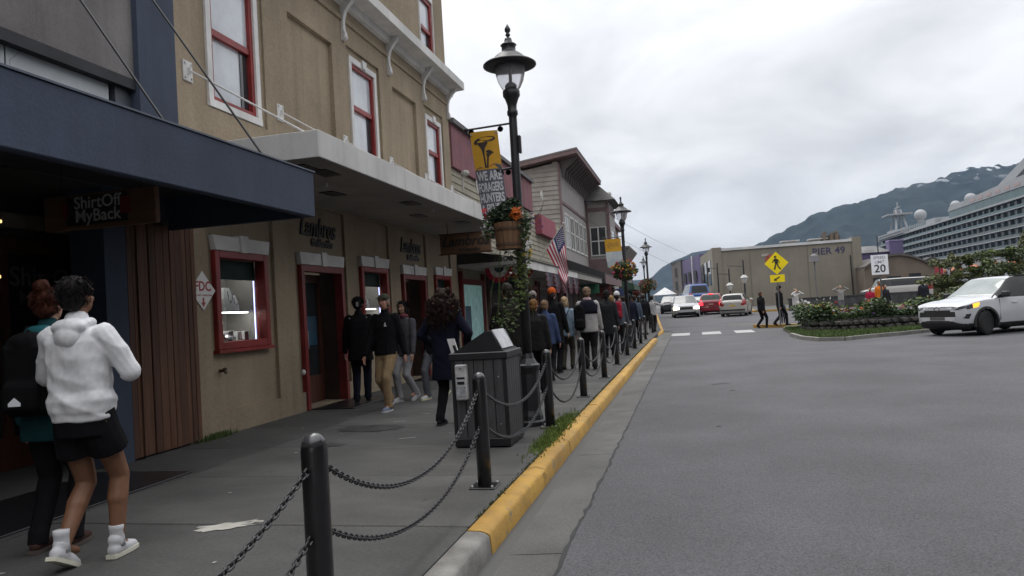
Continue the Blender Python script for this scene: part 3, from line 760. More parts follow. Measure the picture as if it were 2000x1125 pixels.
# ---------------- navy shop on the near left
X1 = -5.90
B1 = empty('navy_shop_building', (-5.9,4,0), label='grey and navy stucco shop with deep navy canopy and dark entry', cat='building')
def add1(o): return at(o, B1)
add1(fix_normals(MB().box((X1-8,-6,4.26),(X1-.07,7.16,11)).build('upper_wall', m_grey)))
add1(MB().box((X1-8,7.16,2.7),(X1+.0,7.80,11)).build('pilaster', m_navy))
add1(MB().box((X1-.5,-6,4.14),(X1-.05,7.16,4.259)).build('lintel', mat('lintel_black', (.022,.022,.028), .7, .2)))
tr = add1(MB().box((X1-.20,6.93,3.0),(X1-.13,7.16,4.14)).box((X1-.20,-6,3.0),(X1-.13,6.93,3.86)).build('transom_frame', mat('transom_metal', (.09,.10,.12), .5, .1)))
for (a, b) in ((-2,.6),(.62,3.2),(3.22,5.58),(5.60,6.86)):
    MB().box((X1-.17,a,3.86),(X1-.155,b,4.138)).build('pane', m_frost, tr)
MB().tube([(X1-.153,5.75,4.13),(X1-.153,5.64,4.02),(X1-.153,5.63,3.88)], .003, 4).build('pane_crack', m_galv, tr)
# canopy
CX1 = -4.03
cn = add1(fix_normals(MB().bbox((CX1-.10,-3,2.57),(CX1,7.60,3.075),.008).build('canopy', m_navy)))
MB().box((X1,-3,2.96),(CX1-.10,7.60,3.05)).build('deck', mat('soffit_dark', (.035,.035,.040), .8, .1), cn)
MB().box((X1+.01,7.52,2.57),(CX1-.101,7.59,2.959)).build('canopy_end', m_navy, cn)
MB().box((CX1-.13,-3,3.076),(CX1+.012,7.62,3.092)).build('drip_edge', mat('flashing', (.07,.085,.12), .45, .1), cn)
MB().box((CX1-.5,7.605,2.99),(CX1-.2,7.64,3.05)).build('bracket', m_galv, cn)
for y in (5.24,6.69,3.6):
    MB().tube([(CX1-.05,y,3.08),(X1+.02,y,5.75)], .012, 6).build('stay_rod', m_black, cn)
# board clad pier
bp_ = add1(MB().box((X1-.5,6.86,0),(X1-.062,7.825,2.9)).build('pier_core', m_dark))
rr = random.Random(3); y = 6.86; k = 0
while y < 7.95:
    w = rr.choice((.085,.11,.13)); w = min(w, 8.02-y)
    add1(MB().bbox((X1-.06,y,.02),(X1-.018+rr.uniform(-.012,.012),y+w-.006,2.62 if y < 7.8 else 2.7),.005).build('board', (m_wood, m_wood2)[rr.random() > .55])); y += w
add1(MB().box((X1-.45,6.55,0),(X1-.02,6.86,2.96)).build('navy_post', m_navy))
# recessed entry
rec = MB(); XR = X1-1.35
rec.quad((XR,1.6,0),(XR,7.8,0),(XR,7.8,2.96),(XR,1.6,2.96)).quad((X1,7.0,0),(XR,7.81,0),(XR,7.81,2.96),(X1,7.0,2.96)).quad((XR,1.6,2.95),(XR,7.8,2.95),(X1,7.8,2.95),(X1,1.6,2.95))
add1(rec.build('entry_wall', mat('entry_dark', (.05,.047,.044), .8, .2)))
fr = add1(MB().box((XR+.01,5.3,0),(XR+.10,5.45,2.5)).box((XR+.01,7.55,0),(XR+.10,7.72,2.5)).box((XR+.01,5.45,2.34),(XR+.10,7.55,2.5)).box((XR+.01,6.45,0),(XR+.09,6.55,2.34)).box((XR+.01,5.45,0),(XR+.085,7.55,.35)).build('shop_front', m_doorw))
MB().quad((XR+.04,5.45,.35),(XR+.04,7.55,.35),(XR+.04,7.55,2.34),(XR+.04,5.45,2.34)).build('pane', m_paned, fr)
text('window_lettering','ShirtOff',.30,mat('pale_letter',(.16,.16,.16),.6,0),(XR+.048,7.08,2.08),FACE_ST,fr,.001,thick=.004)
text('window_lettering','MyBack',.22,mat('pale_letter',(.16,.16,.16),.6,0),(XR+.048,7.05,1.84),FACE_ST,fr,.001,thick=.003)
MB().box((XR+.01,5.2,2.62),(XR+.12,7.75,2.78)).build('shelf', mat('shelf_pale', (.22,.21,.17), .8, .15), fr)
MB().box((XR+.01,3.4,0),(XR+.08,5.2,.5)).box((XR+.01,3.4,2.3),(XR+.08,5.2,2.5)).box((XR+.01,4.2,.5),(XR+.08,4.35,2.3)).build('side_front', m_doorw, fr)
m_bulb = mat('bulb', (1,.7,.35), .5, 0, emit=2.2, ecol=(1,.55,.2))
for (x, y, z) in ((XR+.4,6.2,2.62),(XR+.25,6.3,2.06)):
    add1(MB().ell((x,y,z),(.011,.011,.018),8,6).build('light_bulb', m_bulb))
    add1(MB().tube([(x,y,z+.02),(x,y,2.95)], .004, 4).build('bulb_cord', m_black))
add1(MB().box((X1-1.3,-6,0),(X1-.05,1.6,3.0)).build('near_wall', m_wood))
# sign board under the canopy
ss = MB().bbox((-5.68,5.58,2.345),(-4.49,5.64,2.665),.008).build('shop_sign', m_signw); ss.rotation_euler = (0,0,0)
tag(ss, 'wooden board sign with white lettering hung under the navy canopy', 'sign')
MB().box((-5.42,5.565,2.38),(-4.78,5.579,2.64)).build('sign_panel', mat('sign_black', (.015,.014,.014), .5, .1), ss)
m_pl = mat('sign_letter', (.45,.45,.44), .6, 0)
text('lettering','ShirtOff',.155,m_pl,(-5.08,5.562,2.575),FACE_CAM,ss,.001,thick=.002)
text('lettering','MyBack',.155,m_pl,(-5.08,5.562,2.455),FACE_CAM,ss,.001,thick=.002)
for (a, b) in ((-4.84,-4.74),(-5.46,-5.40)): MB().box((a,5.56,2.45),(b,5.564,2.60)).build('red_patch', m_redd, ss)
for x in (-5.5,-4.65): MB().tube([(x,5.61,2.66),(x,5.61,2.962)], .008, 5).build('hanger', m_black, ss)
dm = MB().bbox((-5.85,3.9,.003),(-4.78,6.3,.016),.005).build('door_mat', m_black); tag(dm, 'wide black mat on the pavement outside the navy shop entry', 'door mat')

# ---------------- pink parapet shop (low, cream siding)
m_cream = mat('cream_siding', (.30,.275,.215), .85, .1, 2)
m_pink = mat('pink_parapet', (.27,.10,.12), .8, .1, 3, col2=(.19,.085,.10), streak=.35, blot=.15)
m_pinkd = mat('pink_faded_letter', (.42,.20,.22), .8, .1)
m_gsid = mat('grey_siding', (.255,.235,.215), .85, .08, 2)
m_gpan = mat('grey_panel', (.285,.265,.255), .85, .06, 1.5)
m_mauve = mat('mauve_trim', (.15,.095,.098), .7, .1, 2)
m_dkroof = mat('dark_roof', (.05,.048,.047), .8, .15, 3)
def siding(parent, X, y0, y1, z0, z1, m, step=.17, adder=None, face='x'):
    """lapped boards, one object per board"""
    z = z0; n = 0
    while z < z1-.01:
        h = min(step, z1-z)
        if face == 'x': mb = MB().prism([(X,y0,z),(X+.028,y0,z),(X+.006,y0,z+h),(X,y0,z+h)], (0,y1-y0,0))
        else: mb = MB().prism([(y0,X,z),(y1,X,z),(y1,X,z+h),(y0,X,z+h)], (0,.001,0)) if False else MB().add([(y0,X,z),(y1,X,z),(y1,X-.028,z),(y0,X-.028,z),(y0,X,z+h),(y1,X,z+h),(y1,X-.006,z+h),(y0,X-.006,z+h)],[(3,2,6,7),(0,3,7,4),(1,5,6,2),(3,0,1,2)])
        o = mb.build('siding_board', m); at(o, parent); z += h
X3 = -5.98
B3 = empty('pink_parapet_shop', (-6,28,0), label='low cream sided shop with faded pink parapet and pale canopy', cat='building')
def add3(o): return at(o, B3)
add3(MB().box((X3-7,18.9,0),(X3-.05,36.9,5.4)).build('wall', m_cream))
siding(B3, X3-.045, 18.95, 36.85, 3.1, 5.35, m_cream, .19)
par = add3(MB().box((X3-.25,18.95,5.38),(X3+.06,29.5,6.55)).build('parapet', m_pink))
MB().box((X3-.30,18.9,6.551),(X3+.16,29.6,6.68)).build('parapet_cap', mat('cap_grey', (.11,.10,.10), .7, .1), par)
p2 = add3(MB().box((X3-.3,30.2,4.55),(X3+.25,33.6,5.35)).build('pink_box_sign', mat('pink_box', (.27,.06,.085), .7, .1)))
add3(MB().tube([(X3+.2,19.3,4.75),(X3+.2,19.3,5.2)], .03, 6).ell((X3+.28,19.3,5.22),(.13,.10,.09),8,6).build('flood_light', mat('lamp_grey', (.35,.34,.32), .6, .1)))
for (y, z) in ((20.2,5.0),(30.0,6.1)):
    add3(MB().lathe([(.02,0),(.17,.05),(.20,.08)],12,(X3+.3,y,z),axis='x').build('satellite_dish', mat('dish', (.42,.41,.40), .6, .1)))
CX3 = -4.1
for (a, b, nm, mm) in ((19.05,28.4,'canopy',m_whited),(28.45,36.6,'canopy',mat('fascia_grey', (.26,.245,.225), .8, .1))):
    c = add3(fix_normals(MB().prism([(X3,a,2.72),(CX3,a,2.72),(CX3,a,2.50),(CX3-.06,a,2.50),(CX3-.06,a,2.64),(X3,a,2.64)], (0,b-a,0)).build(nm, mm)))
    MB().prism([(X3,a+.02,3.12),(X3,a+.02,2.725),(CX3+.03,a+.02,2.725),(CX3+.03,a+.02,2.76)], (0,b-a-.04,0)).build('canopy_roof', m_dkroof, c)
# ground floor of the pink shop: red posts, windows, entries
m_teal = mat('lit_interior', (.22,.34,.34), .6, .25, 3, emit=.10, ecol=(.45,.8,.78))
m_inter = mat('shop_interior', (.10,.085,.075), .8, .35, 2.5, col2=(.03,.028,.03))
for k, (a, b) in enumerate(((19.3,21.4),(22.1,24.2),(24.9,26.9),(27.5,29.4),(30.1,32.0),(32.6,34.6),(35.1,36.6))):
    f = add3(MB().box((X3-.06,a-.12,.02),(X3+.06,a,2.55)).box((X3-.06,b,.02),(X3+.06,b+.12,2.55)).box((X3-.05,a,2.2),(X3+.05,b,2.35)).box((X3-.05,a,.02),(X3+.05,b,.55)).build('shop_front', (m_redd, m_mauve, m_wood2)[k % 3]))
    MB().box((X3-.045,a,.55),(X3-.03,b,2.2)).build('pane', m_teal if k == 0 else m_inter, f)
    MB().box((X3-.02,a+.3,.9),(X3-.01,a+.8,1.6)).build('poster', (m_post[0], m_velvet, m_sred)[k % 3], f)
add3(MB().box((X3-.04,18.98,1.2),(X3+.02,19.1,1.55)).box((X3-.04,18.9,1.05),(X3+.02,19.1,1.15)).build('notice_board', m_post[0]))
bs = MB().box((-5.7,21.2,2.02),(-4.75,21.26,2.38)).build('shop_sign', mat('sign_navy', (.02,.022,.03), .5, .1)); tag(bs, 'black hanging shop sign under the cream shop canopy', 'sign')
for x in (-5.5,-4.95): MB().tube([(x,21.23,2.38),(x,21.23,2.645)], .008, 5).build('hanger', m_black, bs)

# ---------------- grey sided building with bracketed eave
B4 = empty('grey_sided_building', (-6,42,0), label='grey sided two storey building with mauve trim and bracketed eave', cat='building')
def add4(o): return at(o, B4)
Y4, Y4e, Z4 = 36.95, 46.6, 8.8
add4(fix_normals(MB().prism([(X3,Y4,0),(X3,Y4,Z4),(X3-9,Y4,7.6),(X3-9,Y4,0)], (0,Y4e-Y4,0)).build('wall', m_gpan)))
z = 5.0
while z < 8.72:   # lapped boards on the gable end
    h = .24; xl = X3-9 if z < 7.3 else X3-(Z4-(z+h))*7.5+.0
    xl = max(X3-9, min(X3-.3, xl if z < 7.3 else X3-(8.72-z-h)*7.5-.4))
    o = MB().add([(xl,Y4,z),(X3-.02,Y4,z),(X3-.02,Y4-.045,z),(xl,Y4-.045,z),(xl,Y4,z+h),(X3-.02,Y4,z+h),(X3-.02,Y4-.008,z+h),(xl,Y4-.008,z+h)],[(3,2,6,7),(0,3,7,4),(1,5,6,2),(3,0,1,2)]).build('siding_board', m_gsid); at(o, B4); z += h
add4(MB().box((X3-.03,Y4-.08,3.0),(X3+.06,Y4+.16,8.75)).build('corner_trim', m_mauve))
rf = add4(fix_normals(MB().prism([(X3+1.05,Y4-.5,9.28),(X3+1.05,Y4-.5,9.08),(X3-9.2,Y4-.5,7.70),(X3-9.2,Y4-.5,7.9)], (0,Y4e-Y4+.9,0)).build('roof', m_mauve)))
MB().prism([(X3+1.07,Y4-.52,9.36),(X3+1.07,Y4-.52,9.29),(X3-9.2,Y4-.52,7.91),(X3-9.2,Y4-.52,7.98)], (0,Y4e-Y4+.95,0)).build('roof_edge', mat('roof_cap_grey', (.16,.15,.15), .6, .1), rf)
bk = MB().prism([(0,-.06,0),(.12,-.06,-.9),(.2,-.06,-.9),(.30,-.06,-.45),(.85,-.06,-.02),(.9,-.06,.10),(0,-.06,0)][:-1], (0,.12,0)).mesh('eave_bracket', mat('bracket_dark', (.10,.085,.085), .7, .1))
for k in range(13): add4(inst('eave_bracket', bk, None, (X3+.02,Y4+.3+.74*k,8.92)))
add4(MB().box((X3,Y4+.16,6.75),(X3+.05,Y4e,6.90)).build('belt_trim', m_mauve))
m_wfr = mat('window_frame_white', (.55,.54,.52), .6, .05)
for k in range(5):
    a = Y4+.9+1.72*k
    f = add4(MB().box((X3,a,4.5),(X3+.05,a+.10,6.35)).box((X3,a+1.3,4.5),(X3+.05,a+1.4,6.35)).box((X3,a+.1,6.25),(X3+.05,a+1.3,6.35)).box((X3,a+.1,4.5),(X3+.05,a+1.3,4.6)).box((X3,a+.65,4.6),(X3+.045,a+.75,6.25)).box((X3,a+.1,5.4),(X3+.04,a+.65,5.47)).box((X3,a+.75,5.4),(X3+.04,a+1.3,5.47)).build('window', m_wfr))
    MB().quad((X3+.01,a+.1,4.6),(X3+.01,a+1.3,4.6),(X3+.01,a+1.3,6.25),(X3+.01,a+.1,6.25)).build('pane', m_pane if k == 0 else m_paned, f)
# bay tower
XB = -4.55
add4(MB().box((X3-2,Y4e,0),(XB,Y4e+4.2,8.0)).build('bay', m_gpan))
add4(MB().box((X3,Y4e-.03,7.35),(XB+.05,Y4e+4.2,7.6)).box((X3,Y4e-.03,3.4),(XB+.05,Y4e+4.2,4.35)).box((X3-.05,Y4e-.06,3.2),(X3+.14,Y4e,7.9)).box((XB-.12,Y4e-.06,3.2),(XB+.06,Y4e+.1,7.9)).build('bay_trim', m_mauve))
add4(fix_normals(MB().add([(X3-2,Y4e-.4,8.0),(XB+.5,Y4e-.4,8.0),(XB+.5,Y4e+4.6,8.0),(X3-2,Y4e+4.6,8.0),(X3-1.2,Y4e+2.1,11.2)],[(0,1,4),(1,2,4),(2,3,4),(3,0,4),(0,3,2,1)]).build('tower_roof', mat('tower_roof_slate', (.12,.115,.11), .8, .15, 2))))
add4(fix_normals(MB().add([(X3-1.7,Y4e+1.6,10.0),(X3-.7,Y4e+1.6,10.0),(X3-.7,Y4e+2.6,10.0),(X3-1.7,Y4e+2.6,10.0),(X3-1.2,Y4e+2.1,11.9)],[(0,1,4),(1,2,4),(2,3,4),(3,0,4)]).build('gold_spire', mat('gold_spire', (.42,.33,.14), .5, .1))))
for (xa, xb) in ((X3+.2,XB-.18),):
    f = add4(MB().box((xa,Y4e-.05,4.55),(xa+.07,Y4e-.001,6.4)).box((xb-.07,Y4e-.05,4.55),(xb,Y4e-.001,6.4)).box((xa+.07,Y4e-.05,6.33),(xb-.07,Y4e-.001,6.4)).box((xa+.07,Y4e-.05,4.55),(xb-.07,Y4e-.001,4.62)).box(((xa+xb)/2-.04,Y4e-.048,4.62),((xa+xb)/2+.04,Y4e-.001,6.33)).box((xa+.07,Y4e-.046,5.45),(xb-.07,Y4e-.001,5.52)).build('window', m_wfr))
    MB().quad((xa,Y4e-.02,4.55),(xb,Y4e-.02,4.55),(xb,Y4e-.02,6.4),(xa,Y4e-.02,6.4)).build('pane', m_paned, f)
f = add4(MB().box((XB,Y4e+.9,4.55),(XB+.05,Y4e+.98,6.4)).box((XB,Y4e+3.2,4.55),(XB+.05,Y4e+3.28,6.4)).box((XB,Y4e+.98,6.3),(XB+.05,Y4e+3.2,6.4)).box((XB,Y4e+.98,4.55),(XB+.05,Y4e+3.2,4.62)).build('window', m_wfr))
MB().quad((XB+.02,Y4e+.9,4.55),(XB+.02,Y4e+3.28,4.55),(XB+.02,Y4e+3.28,6.4),(XB+.02,Y4e+.9,6.4)).build('pane', m_paned, f)
c4 = add4(fix_normals(MB().prism([(X3,Y4+.2,3.9),(-4.0,Y4+.2,3.05),(-4.0,Y4+.2,2.55),(X3,Y4+.2,2.55)], (0,9.2,0)).build('awning', mat('awning_black', (.025,.024,.026), .7, .1))))
MB().box((-4.0,Y4+.25,2.5),(-3.96,Y4+9.3,2.95)).build('awning_fascia', m_mauve, c4)
for k in range(5):
    a = Y4+.6+1.9*k
    f = add4(MB().box((X3,a,0),(X3+.06,a+.12,2.5)).box((X3,a+1.5,0),(X3+.06,a+1.62,2.5)).box((X3,a+.12,.0),(X3+.05,a+1.5,.5)).build('shop_front', (m_mauve, m_wood2)[k % 2]))
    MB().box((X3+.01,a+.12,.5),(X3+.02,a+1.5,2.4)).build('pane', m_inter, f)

# ---------------- shops further along, stepping back with the bend
m_pinkw = mat('dusty_pink_wall', (.25,.17,.165), .85, .1, 1)
m_dgrey = mat('slate_wall', (.13,.13,.135), .85, .1, 1)
def small_house(name, lab, x0, x1, y0, y1, h, wallm, trimm, roof='flat', wins=(), flare=False, awn=None, sub=()):
    b = empty(name, ((x0+x1)/2,(y0+y1)/2,0), label=lab, cat='building')
    at(MB().box((x0,y0,0),(x1,y1,h)).build('wall', wallm), b)
    if flare: at(fix_normals(MB().prism([(x0-.2,y0-.1,h),(x1+.1,y0-.1,h),(x1+.9,y0-.7,h+.9),(x1+.9,y0-.7,h+1.0),(x0-.2,y0-.7,h+1.0)], (0,y1-y0+.8,0)).build('flared_parapet', trimm)), b)
    elif roof == 'hip': at(fix_normals(MB().add([(x0-.3,y0-.3,h),(x1+.35,y0-.3,h),(x1+.35,y1+.3,h),(x0-.3,y1+.3,h),((x0+x1)/2,(y0+y1)/2,h+1.6)],[(0,1,4),(1,2,4),(2,3,4),(3,0,4),(0,3,2,1)]).build('roof', trimm)), b)
    else: at(MB().box((x0-.15,y0-.15,h),(x1+.25,y1+.15,h+.3)).build('cornice', trimm), b)
    for (face, a, c, z0, z1) in wins:
        if face == 'y':
            f = at(MB().box((a,y0-.06,z0),(a+.07,y0-.002,z1)).box((c-.07,y0-.06,z0),(c,y0-.002,z1)).box((a+.07,y0-.06,z1-.07),(c-.07,y0-.002,z1)).box((a+.07,y0-.06,z0),(c-.07,y0-.002,z0+.07)).box((a+.07,y0-.055,(z0+z1)/2-.03),(c-.07,y0-.002,(z0+z1)/2+.03)).build('window', m_wfr), b)
            MB().quad((a,y0-.02,z0),(c,y0-.02,z0),(c,y0-.02,z1),(a,y0-.02,z1)).build('pane', m_paned, f)
        else:
            f = at(MB().box((x1,a,z0),(x1+.06,a+.08,z1)).box((x1,c-.08,z0),(x1+.06,c,z1)).box((x1,a+.08,z1-.08),(x1+.06,c-.08,z1)).box((x1,a+.08,z0),(x1+.06,c-.08,z0+.08)).build('window', m_wfr), b)
            MB().quad((x1+.02,a,z0),(x1+.02,c,z0),(x1+.02,c,z1),(x1+.02,a,z1)).build('pane', m_paned, f)
    if awn:
        z, out_, m_ = awn
        at(fix_normals(MB().prism([(x1,y0+.1,z+.7),(x1+out_,y0+.1,z+.15),(x1+out_,y0+.1,z-.2),(x1,y0+.1,z-.2)], (0,y1-y0-.2,0)).build('awning', m_)), b)
        n = max(1, int((y1-y0)/2.4))
        for k in range(n):
            a = y0+.3+2.4*k
            f = at(MB().box((x1,a,0),(x1+.05,a+.12,2.3)).box((x1,a+1.9,0),(x1+.05,a+2.02,2.3)).box((x1,a+.12,0),(x1+.045,a+1.9,.5)).build('shop_front', trimm), b)
            MB().box((x1+.005,a+.12,.5),(x1+.015,a+1.9,2.2)).build('pane', m_inter, f)
    return b
small_house('turret_shop','dusty pink shop with round cornice beyond the bay tower',-9,-4.95,51.2,57.5,7.0,m_pinkw,m_mauve,wins=(('y',-6.4,-5.2,4.3,6.0),('x',52,54,4.3,6.0)),awn=(2.6,1.4,mat('awning_green',(.03,.07,.045),.7,.1)))
tw = MB().box((-5.6,53.2,7.3),(-5.0,53.9,9.4)).build('white_chimney', m_white); tag(tw,'white rectangular chimney on the dusty pink shop','chimney')
MB().box((-5.66,53.14,9.401),(-4.94,53.96,9.52)).build('chimney_cap', m_whited, tw)
small_house('flared_parapet_shop','grey low shop with flared parapet past the pink shop',-10,-5.05,58.2,66,4.9,m_dgrey,mat('flare_grey',(.20,.195,.185),.8,.1),flare=True,wins=(('x',59,61,3.2,4.4),),awn=(2.5,1.3,mat('awning_red',(.16,.03,.03),.7,.1)))
small_house('dark_gabled_shop','small dark shop with white framed windows near the bend',-10,-5.3,67,75,4.9,mat('navy_wall',(.03,.035,.045),.8,.1),m_dkroof,roof='hip',wins=(('y',-6.9,-6.1,3.2,4.5),('x',68,70,3.0,4.3),('x',71,73,3.0,4.3)),awn=(2.4,1.2,mat('awning_grey',(.12,.11,.10),.7,.1)))
# stalls and signs hung along the far shops
rr = random.Random(21)
cols = [('green',(.02,.12,.06)),('dark red',(.14,.03,.03)),('brown',(.10,.07,.05)),('dark blue',(.03,.05,.12)),('grey',(.2,.2,.19)),('teal',(.03,.10,.12)),('cream',(.35,.33,.28)),('orange',(.35,.12,.03))]
spots = ['under the grey building awning','past the bay tower corner','beside the second lamp','above the pink shop door','by the flared parapet shop','near the third lamp','over the far pavement','close to the bend']
for k, (cn_, c) in enumerate(cols):
    y = 35+4.3*k; x = -4.5-.04*k+.18*(k % 2); zt = 2.44
    o = MB().bbox((x-.42,y,zt-.45-.1*(k % 3)),(x+.42,y+.05,zt),.01).build('hanging_shop_sign', mat('shop_sign_'+cn_.replace(' ','_'), c, .6, .15)); tag(o, cn_+' hanging shop sign '+spots[k], 'sign', 'hanging signs along the far shops')
    for q in (-.3,.3): MB().tube([(x+q,y+.025,zt),(x+q,y+.025,zt+.12)], .008, 4).build('hanger', m_black, o)

# ---------------- unseen parking garage added to block low sky light; shops behind the camera
m_gar = mat('garage_concrete', (.20,.19,.175), .9, .12, .4)
gb = empty('unseen_parking_garage', (30,-14,0), label='tall concrete parking garage out of view across the road, added to shade the shops', cat='building')
for k in range(4):
    at(MB().box((14.5,-48,3.1*k+2.3),(46,14,3.1*k+3.4)).build('parapet_band', m_gar), gb)
for k in range(10):
    at(MB().box((14.7,-48+6.8*k,-.13),(15.3,-47.3+6.8*k,11.8)).build('column', m_gar), gb)
at(MB().box((17,-47,-.13),(45,13,12.2)).build('core', mat('garage_dark', (.04,.04,.04), .9, .2, .5)), gb)
nb = empty('corner_shop_building', (-10,-20,0), label='plain dark shop building next along behind the navy shop', cat='building')
at(MB().box((-16,-48,-.1),(-5.9,-6.1,10.5)).build('wall', m_grey), nb)
at(MB().box((-5.9,-47,2.7),(-4.1,-6.2,3.1)).build('canopy', m_navy), nb)
for k in range(8): at(MB().box((-5.95,-46+5*k,.4),(-5.88,-42.5+5*k,2.4)).build('window', m_paned), nb)
# ================================================================ buildings beyond the crossing
m_pier = mat('pier_wall', (.225,.205,.165), .9, .06, .25, streak=.08, blot=.08)
m_purple = mat('purple_wall', (.10,.082,.165), .85, .1, .5)
m_brown = mat('brown_wall', (.135,.105,.082), .85, .1, .6)
m_metal_roof = mat('pale_metal_roof', (.50,.50,.50), .5, .1, 1)
PB = empty('pier_building', (10,80,0), label='long beige windowless building with PIER 49 in purple letters', cat='building')
def addp(o): return at(o, PB)
addp(MB().box((3.62,80,-.2),(16.25,110,6.35)).build('wall', m_pier))
addp(fix_normals(MB().prism([(2.69,79.9,-.2),(3.62,79.9,-.2),(3.62,96,-.2),(1.75,96,-.2)], (0,0,6.95)).build('corner_block', m_pier)))
addp(fix_normals(MB().prism([(16.25,79.9,-.2),(17.1,79.9,-.2),(17.1,110,-.2),(16.25,110,-.2)], (0,0,7.0)).build('end_block', m_pier)))
addp(MB().box((3.63,79.85,6.36),(16.24,82,6.62)).build('roof_edge', m_metal_roof))
for x in (6.4,9.2,12.0): addp(MB().box((x,79.97,-.1),(x+.05,80.02,6.35)).build('wall_joint', mat('pier_joint', (.15,.135,.11), .9, .1)))  # joint lines in a darker beige than the wall
addp(MB().box((16.0,79.9,-.1),(16.08,80,5.0)).build('downpipe', m_black))
addp(text('lettering','PIER 49',.95,mat('purple_letter',(.055,.045,.10),.8,0),(14.05,79.985,5.55),FACE_CAM,None,.01,thick=.018,spacing=1.05))
addp(MB().lathe([(.55,79.94),(.55,79.99)],14,(8.45,0,5.1),axis='y').build('wall_emblem', mat('emblem_red',(.30,.07,.05),.8,.2)))
addp(MB().box((7.6,79.95,5.5),(8.3,79.99,5.75)).build('wall_emblem_panel', mat('emblem_pale',(.34,.32,.29),.8,.1)))
for (x, y) in ((10.2,83),(13.0,83)):
    h = addp(MB().box((x,y,6.3),(x+1.3,y+1.2,7.0)).build('roof_vent', mat('vent_grey',(.30,.30,.29),.6,.1)))
    MB().box((x-.3,y-.2,7.01),(x+1.6,y+1.4,7.14)).build('vent_hood', m_galv, h)
for (x, hgt) in ((14.2,7.75),(14.9,7.55),(15.35,7.7)): addp(MB().lathe([(.18,6.3),(.18,hgt-.2),(.24,hgt-.2),(.24,hgt)],10,(x,82.6,0)).build('roof_stack', m_brown))
addp(MB().box((13.9,83,6.3),(15.8,84,7.35)).build('roof_unit', m_brown))
for k in range(3):
    f = addp(MB().prism([(2.60-.16*k*2,82+4.2*k,3.0),(2.60-.16*k*2-.15,84.4+4.2*k,3.0),(2.60-.16*k*2-.15,84.4+4.2*k,5.6),(2.60-.16*k*2,82+4.2*k,5.6)],(-.1,0,0)).build('window', m_paned))
# purple and grey shops past it
pz = empty('purple_shop', (0,104,0), label='purple two storey building with white downpipe left of the beige building', cat='building')
at(fix_normals(MB().prism([(1.72,97,-.1),(6,97,-.1),(6,112,-.1),(-.72,112,-.1)],(0,0,7.35)).build('wall', m_purple)), pz)
at(fix_normals(MB().prism([(1.5,97.4,2.2),(1.9,97.4,2.2),(-.5,112,2.2),(-1.3,112,2.2)],(0,0,.35)).build('canopy', m_pier)), pz)
at(MB().tube([(.75,101.5,.3),(.75,101.5,7.3)],.09,6).build('downpipe', m_white), pz)
for (t) in (.2,.5,.75):
    x = 1.72-2.44*t; y = 97+15*t
    at(MB().box((x-.35,y-.6,3.9),(x-.02,y+.7,5.3)).build('window', m_paned), pz)
gz = empty('grey_corner_shop', (-1.4,112,0), label='narrow dark grey building where the street bends away', cat='building')
at(fix_normals(MB().prism([(-.80,111,-.1),(4,111.5,-.1),(4,122,-.1),(-2.25,118,-.1)],(0,0,7.3)).build('wall', mat('grey_brick',(.11,.10,.095),.9,.15,2))), gz)
at(fix_normals(MB().prism([(-.70,110.8,7.2),(4,111.3,7.2),(4,122,7.2),(-2.4,118,7.2)],(0,0,.25)).build('cornice', m_dkroof)), gz)
for z in (1.2,3.2,5.2): at(MB().box((-1.75,113.9,z),(-1.2,115.5,z+1.2)).build('window', m_paned), gz)
tn = empty('white_tent', (-3.2,112,.4), label='small white peaked market tent at the end of the street', cat='tent')
at(fix_normals(MB().add([(-5.0,110,2.5),(-1.6,110,2.5),(-1.6,113.5,2.5),(-5.0,113.5,2.5),(-3.3,111.7,3.6)],[(0,1,4),(1,2,4),(2,3,4),(3,0,4),(3,2,1,0)]).build('canopy', m_metal_roof)), tn)
for (x, y) in ((-4.9,110.1),(-1.7,110.1),(-1.7,113.4),(-4.9,113.4)): at(MB().tube([(x,y,.3),(x,y,2.5)],.05,5).build('pole', m_galv), tn)
# purple hall and arched brown hall to the right
ph = empty('purple_hall', (21.5,92,0), label='low purple hall with pale roof below the ship', cat='building')
at(MB().box((18.2,91,-.1),(23.5,104,5.6)).build('wall', m_purple), ph)
at(fix_normals(MB().prism([(18.0,90.8,5.6),(22.6,90.8,5.6),(20.8,90.8,6.35),(18.0,90.8,6.35)],(0,13,0)).build('roof', m_metal_roof)), ph)
at(MB().box((22.3,90.5,-.1),(23.7,92,6.7)).build('tower', m_purple), ph)
at(MB().box((22.25,90.45,6.7),(23.75,92.05,6.85)).build('tower_cap', mat('lilac',(.22,.18,.32),.8,.1)), ph)
at(MB().box((18.6,90.9,3.9),(19.2,91.02,4.6)).build('window', m_paned), ph)
ah = empty('arched_hall', (19.5,77,0), label='brown hall with shallow arched roof and dark windows', cat='building')
arc = [(16.4+6.0*k/14, 3.15+1.5*math.sin(math.pi*(.10+.86*k/14))-.2) for k in range(15)]
at(fix_normals(MB().prism([(16.4,76,-.1),(22.4,76,-.1)]+[(x,76,z) for x, z in arc[::-1]],(0,14,0)).build('wall', m_brown)), ah)
at(fix_normals(MB().prism([(x,75.8,z+.01) for x, z in arc]+[(x,75.8,z+.22) for x, z in arc[::-1]],(0,14.4,0)).build('roof', mat('hall_roof',(.085,.075,.068),.7,.1))), ah)
for (a, b, z0, z1, nm) in ((18.3,19.5,1.6,2.55,'window'),(20.2,21.2,1.75,2.7,'window'),(20.6,21.0,.3,1.4,'door'),(17.1,17.8,1.7,2.5,'window')):
    at(MB().box((a,75.95,z0),(b,76.0,z1)).build(nm, m_paned), ah)
wh = empty('white_kiosk', (25,86,0), label='small white kiosk with a round red sign beside the brown hall', cat='kiosk')
at(MB().box((24.0,86,-.1),(26.2,88,3.9)).build('wall', m_white), wh)
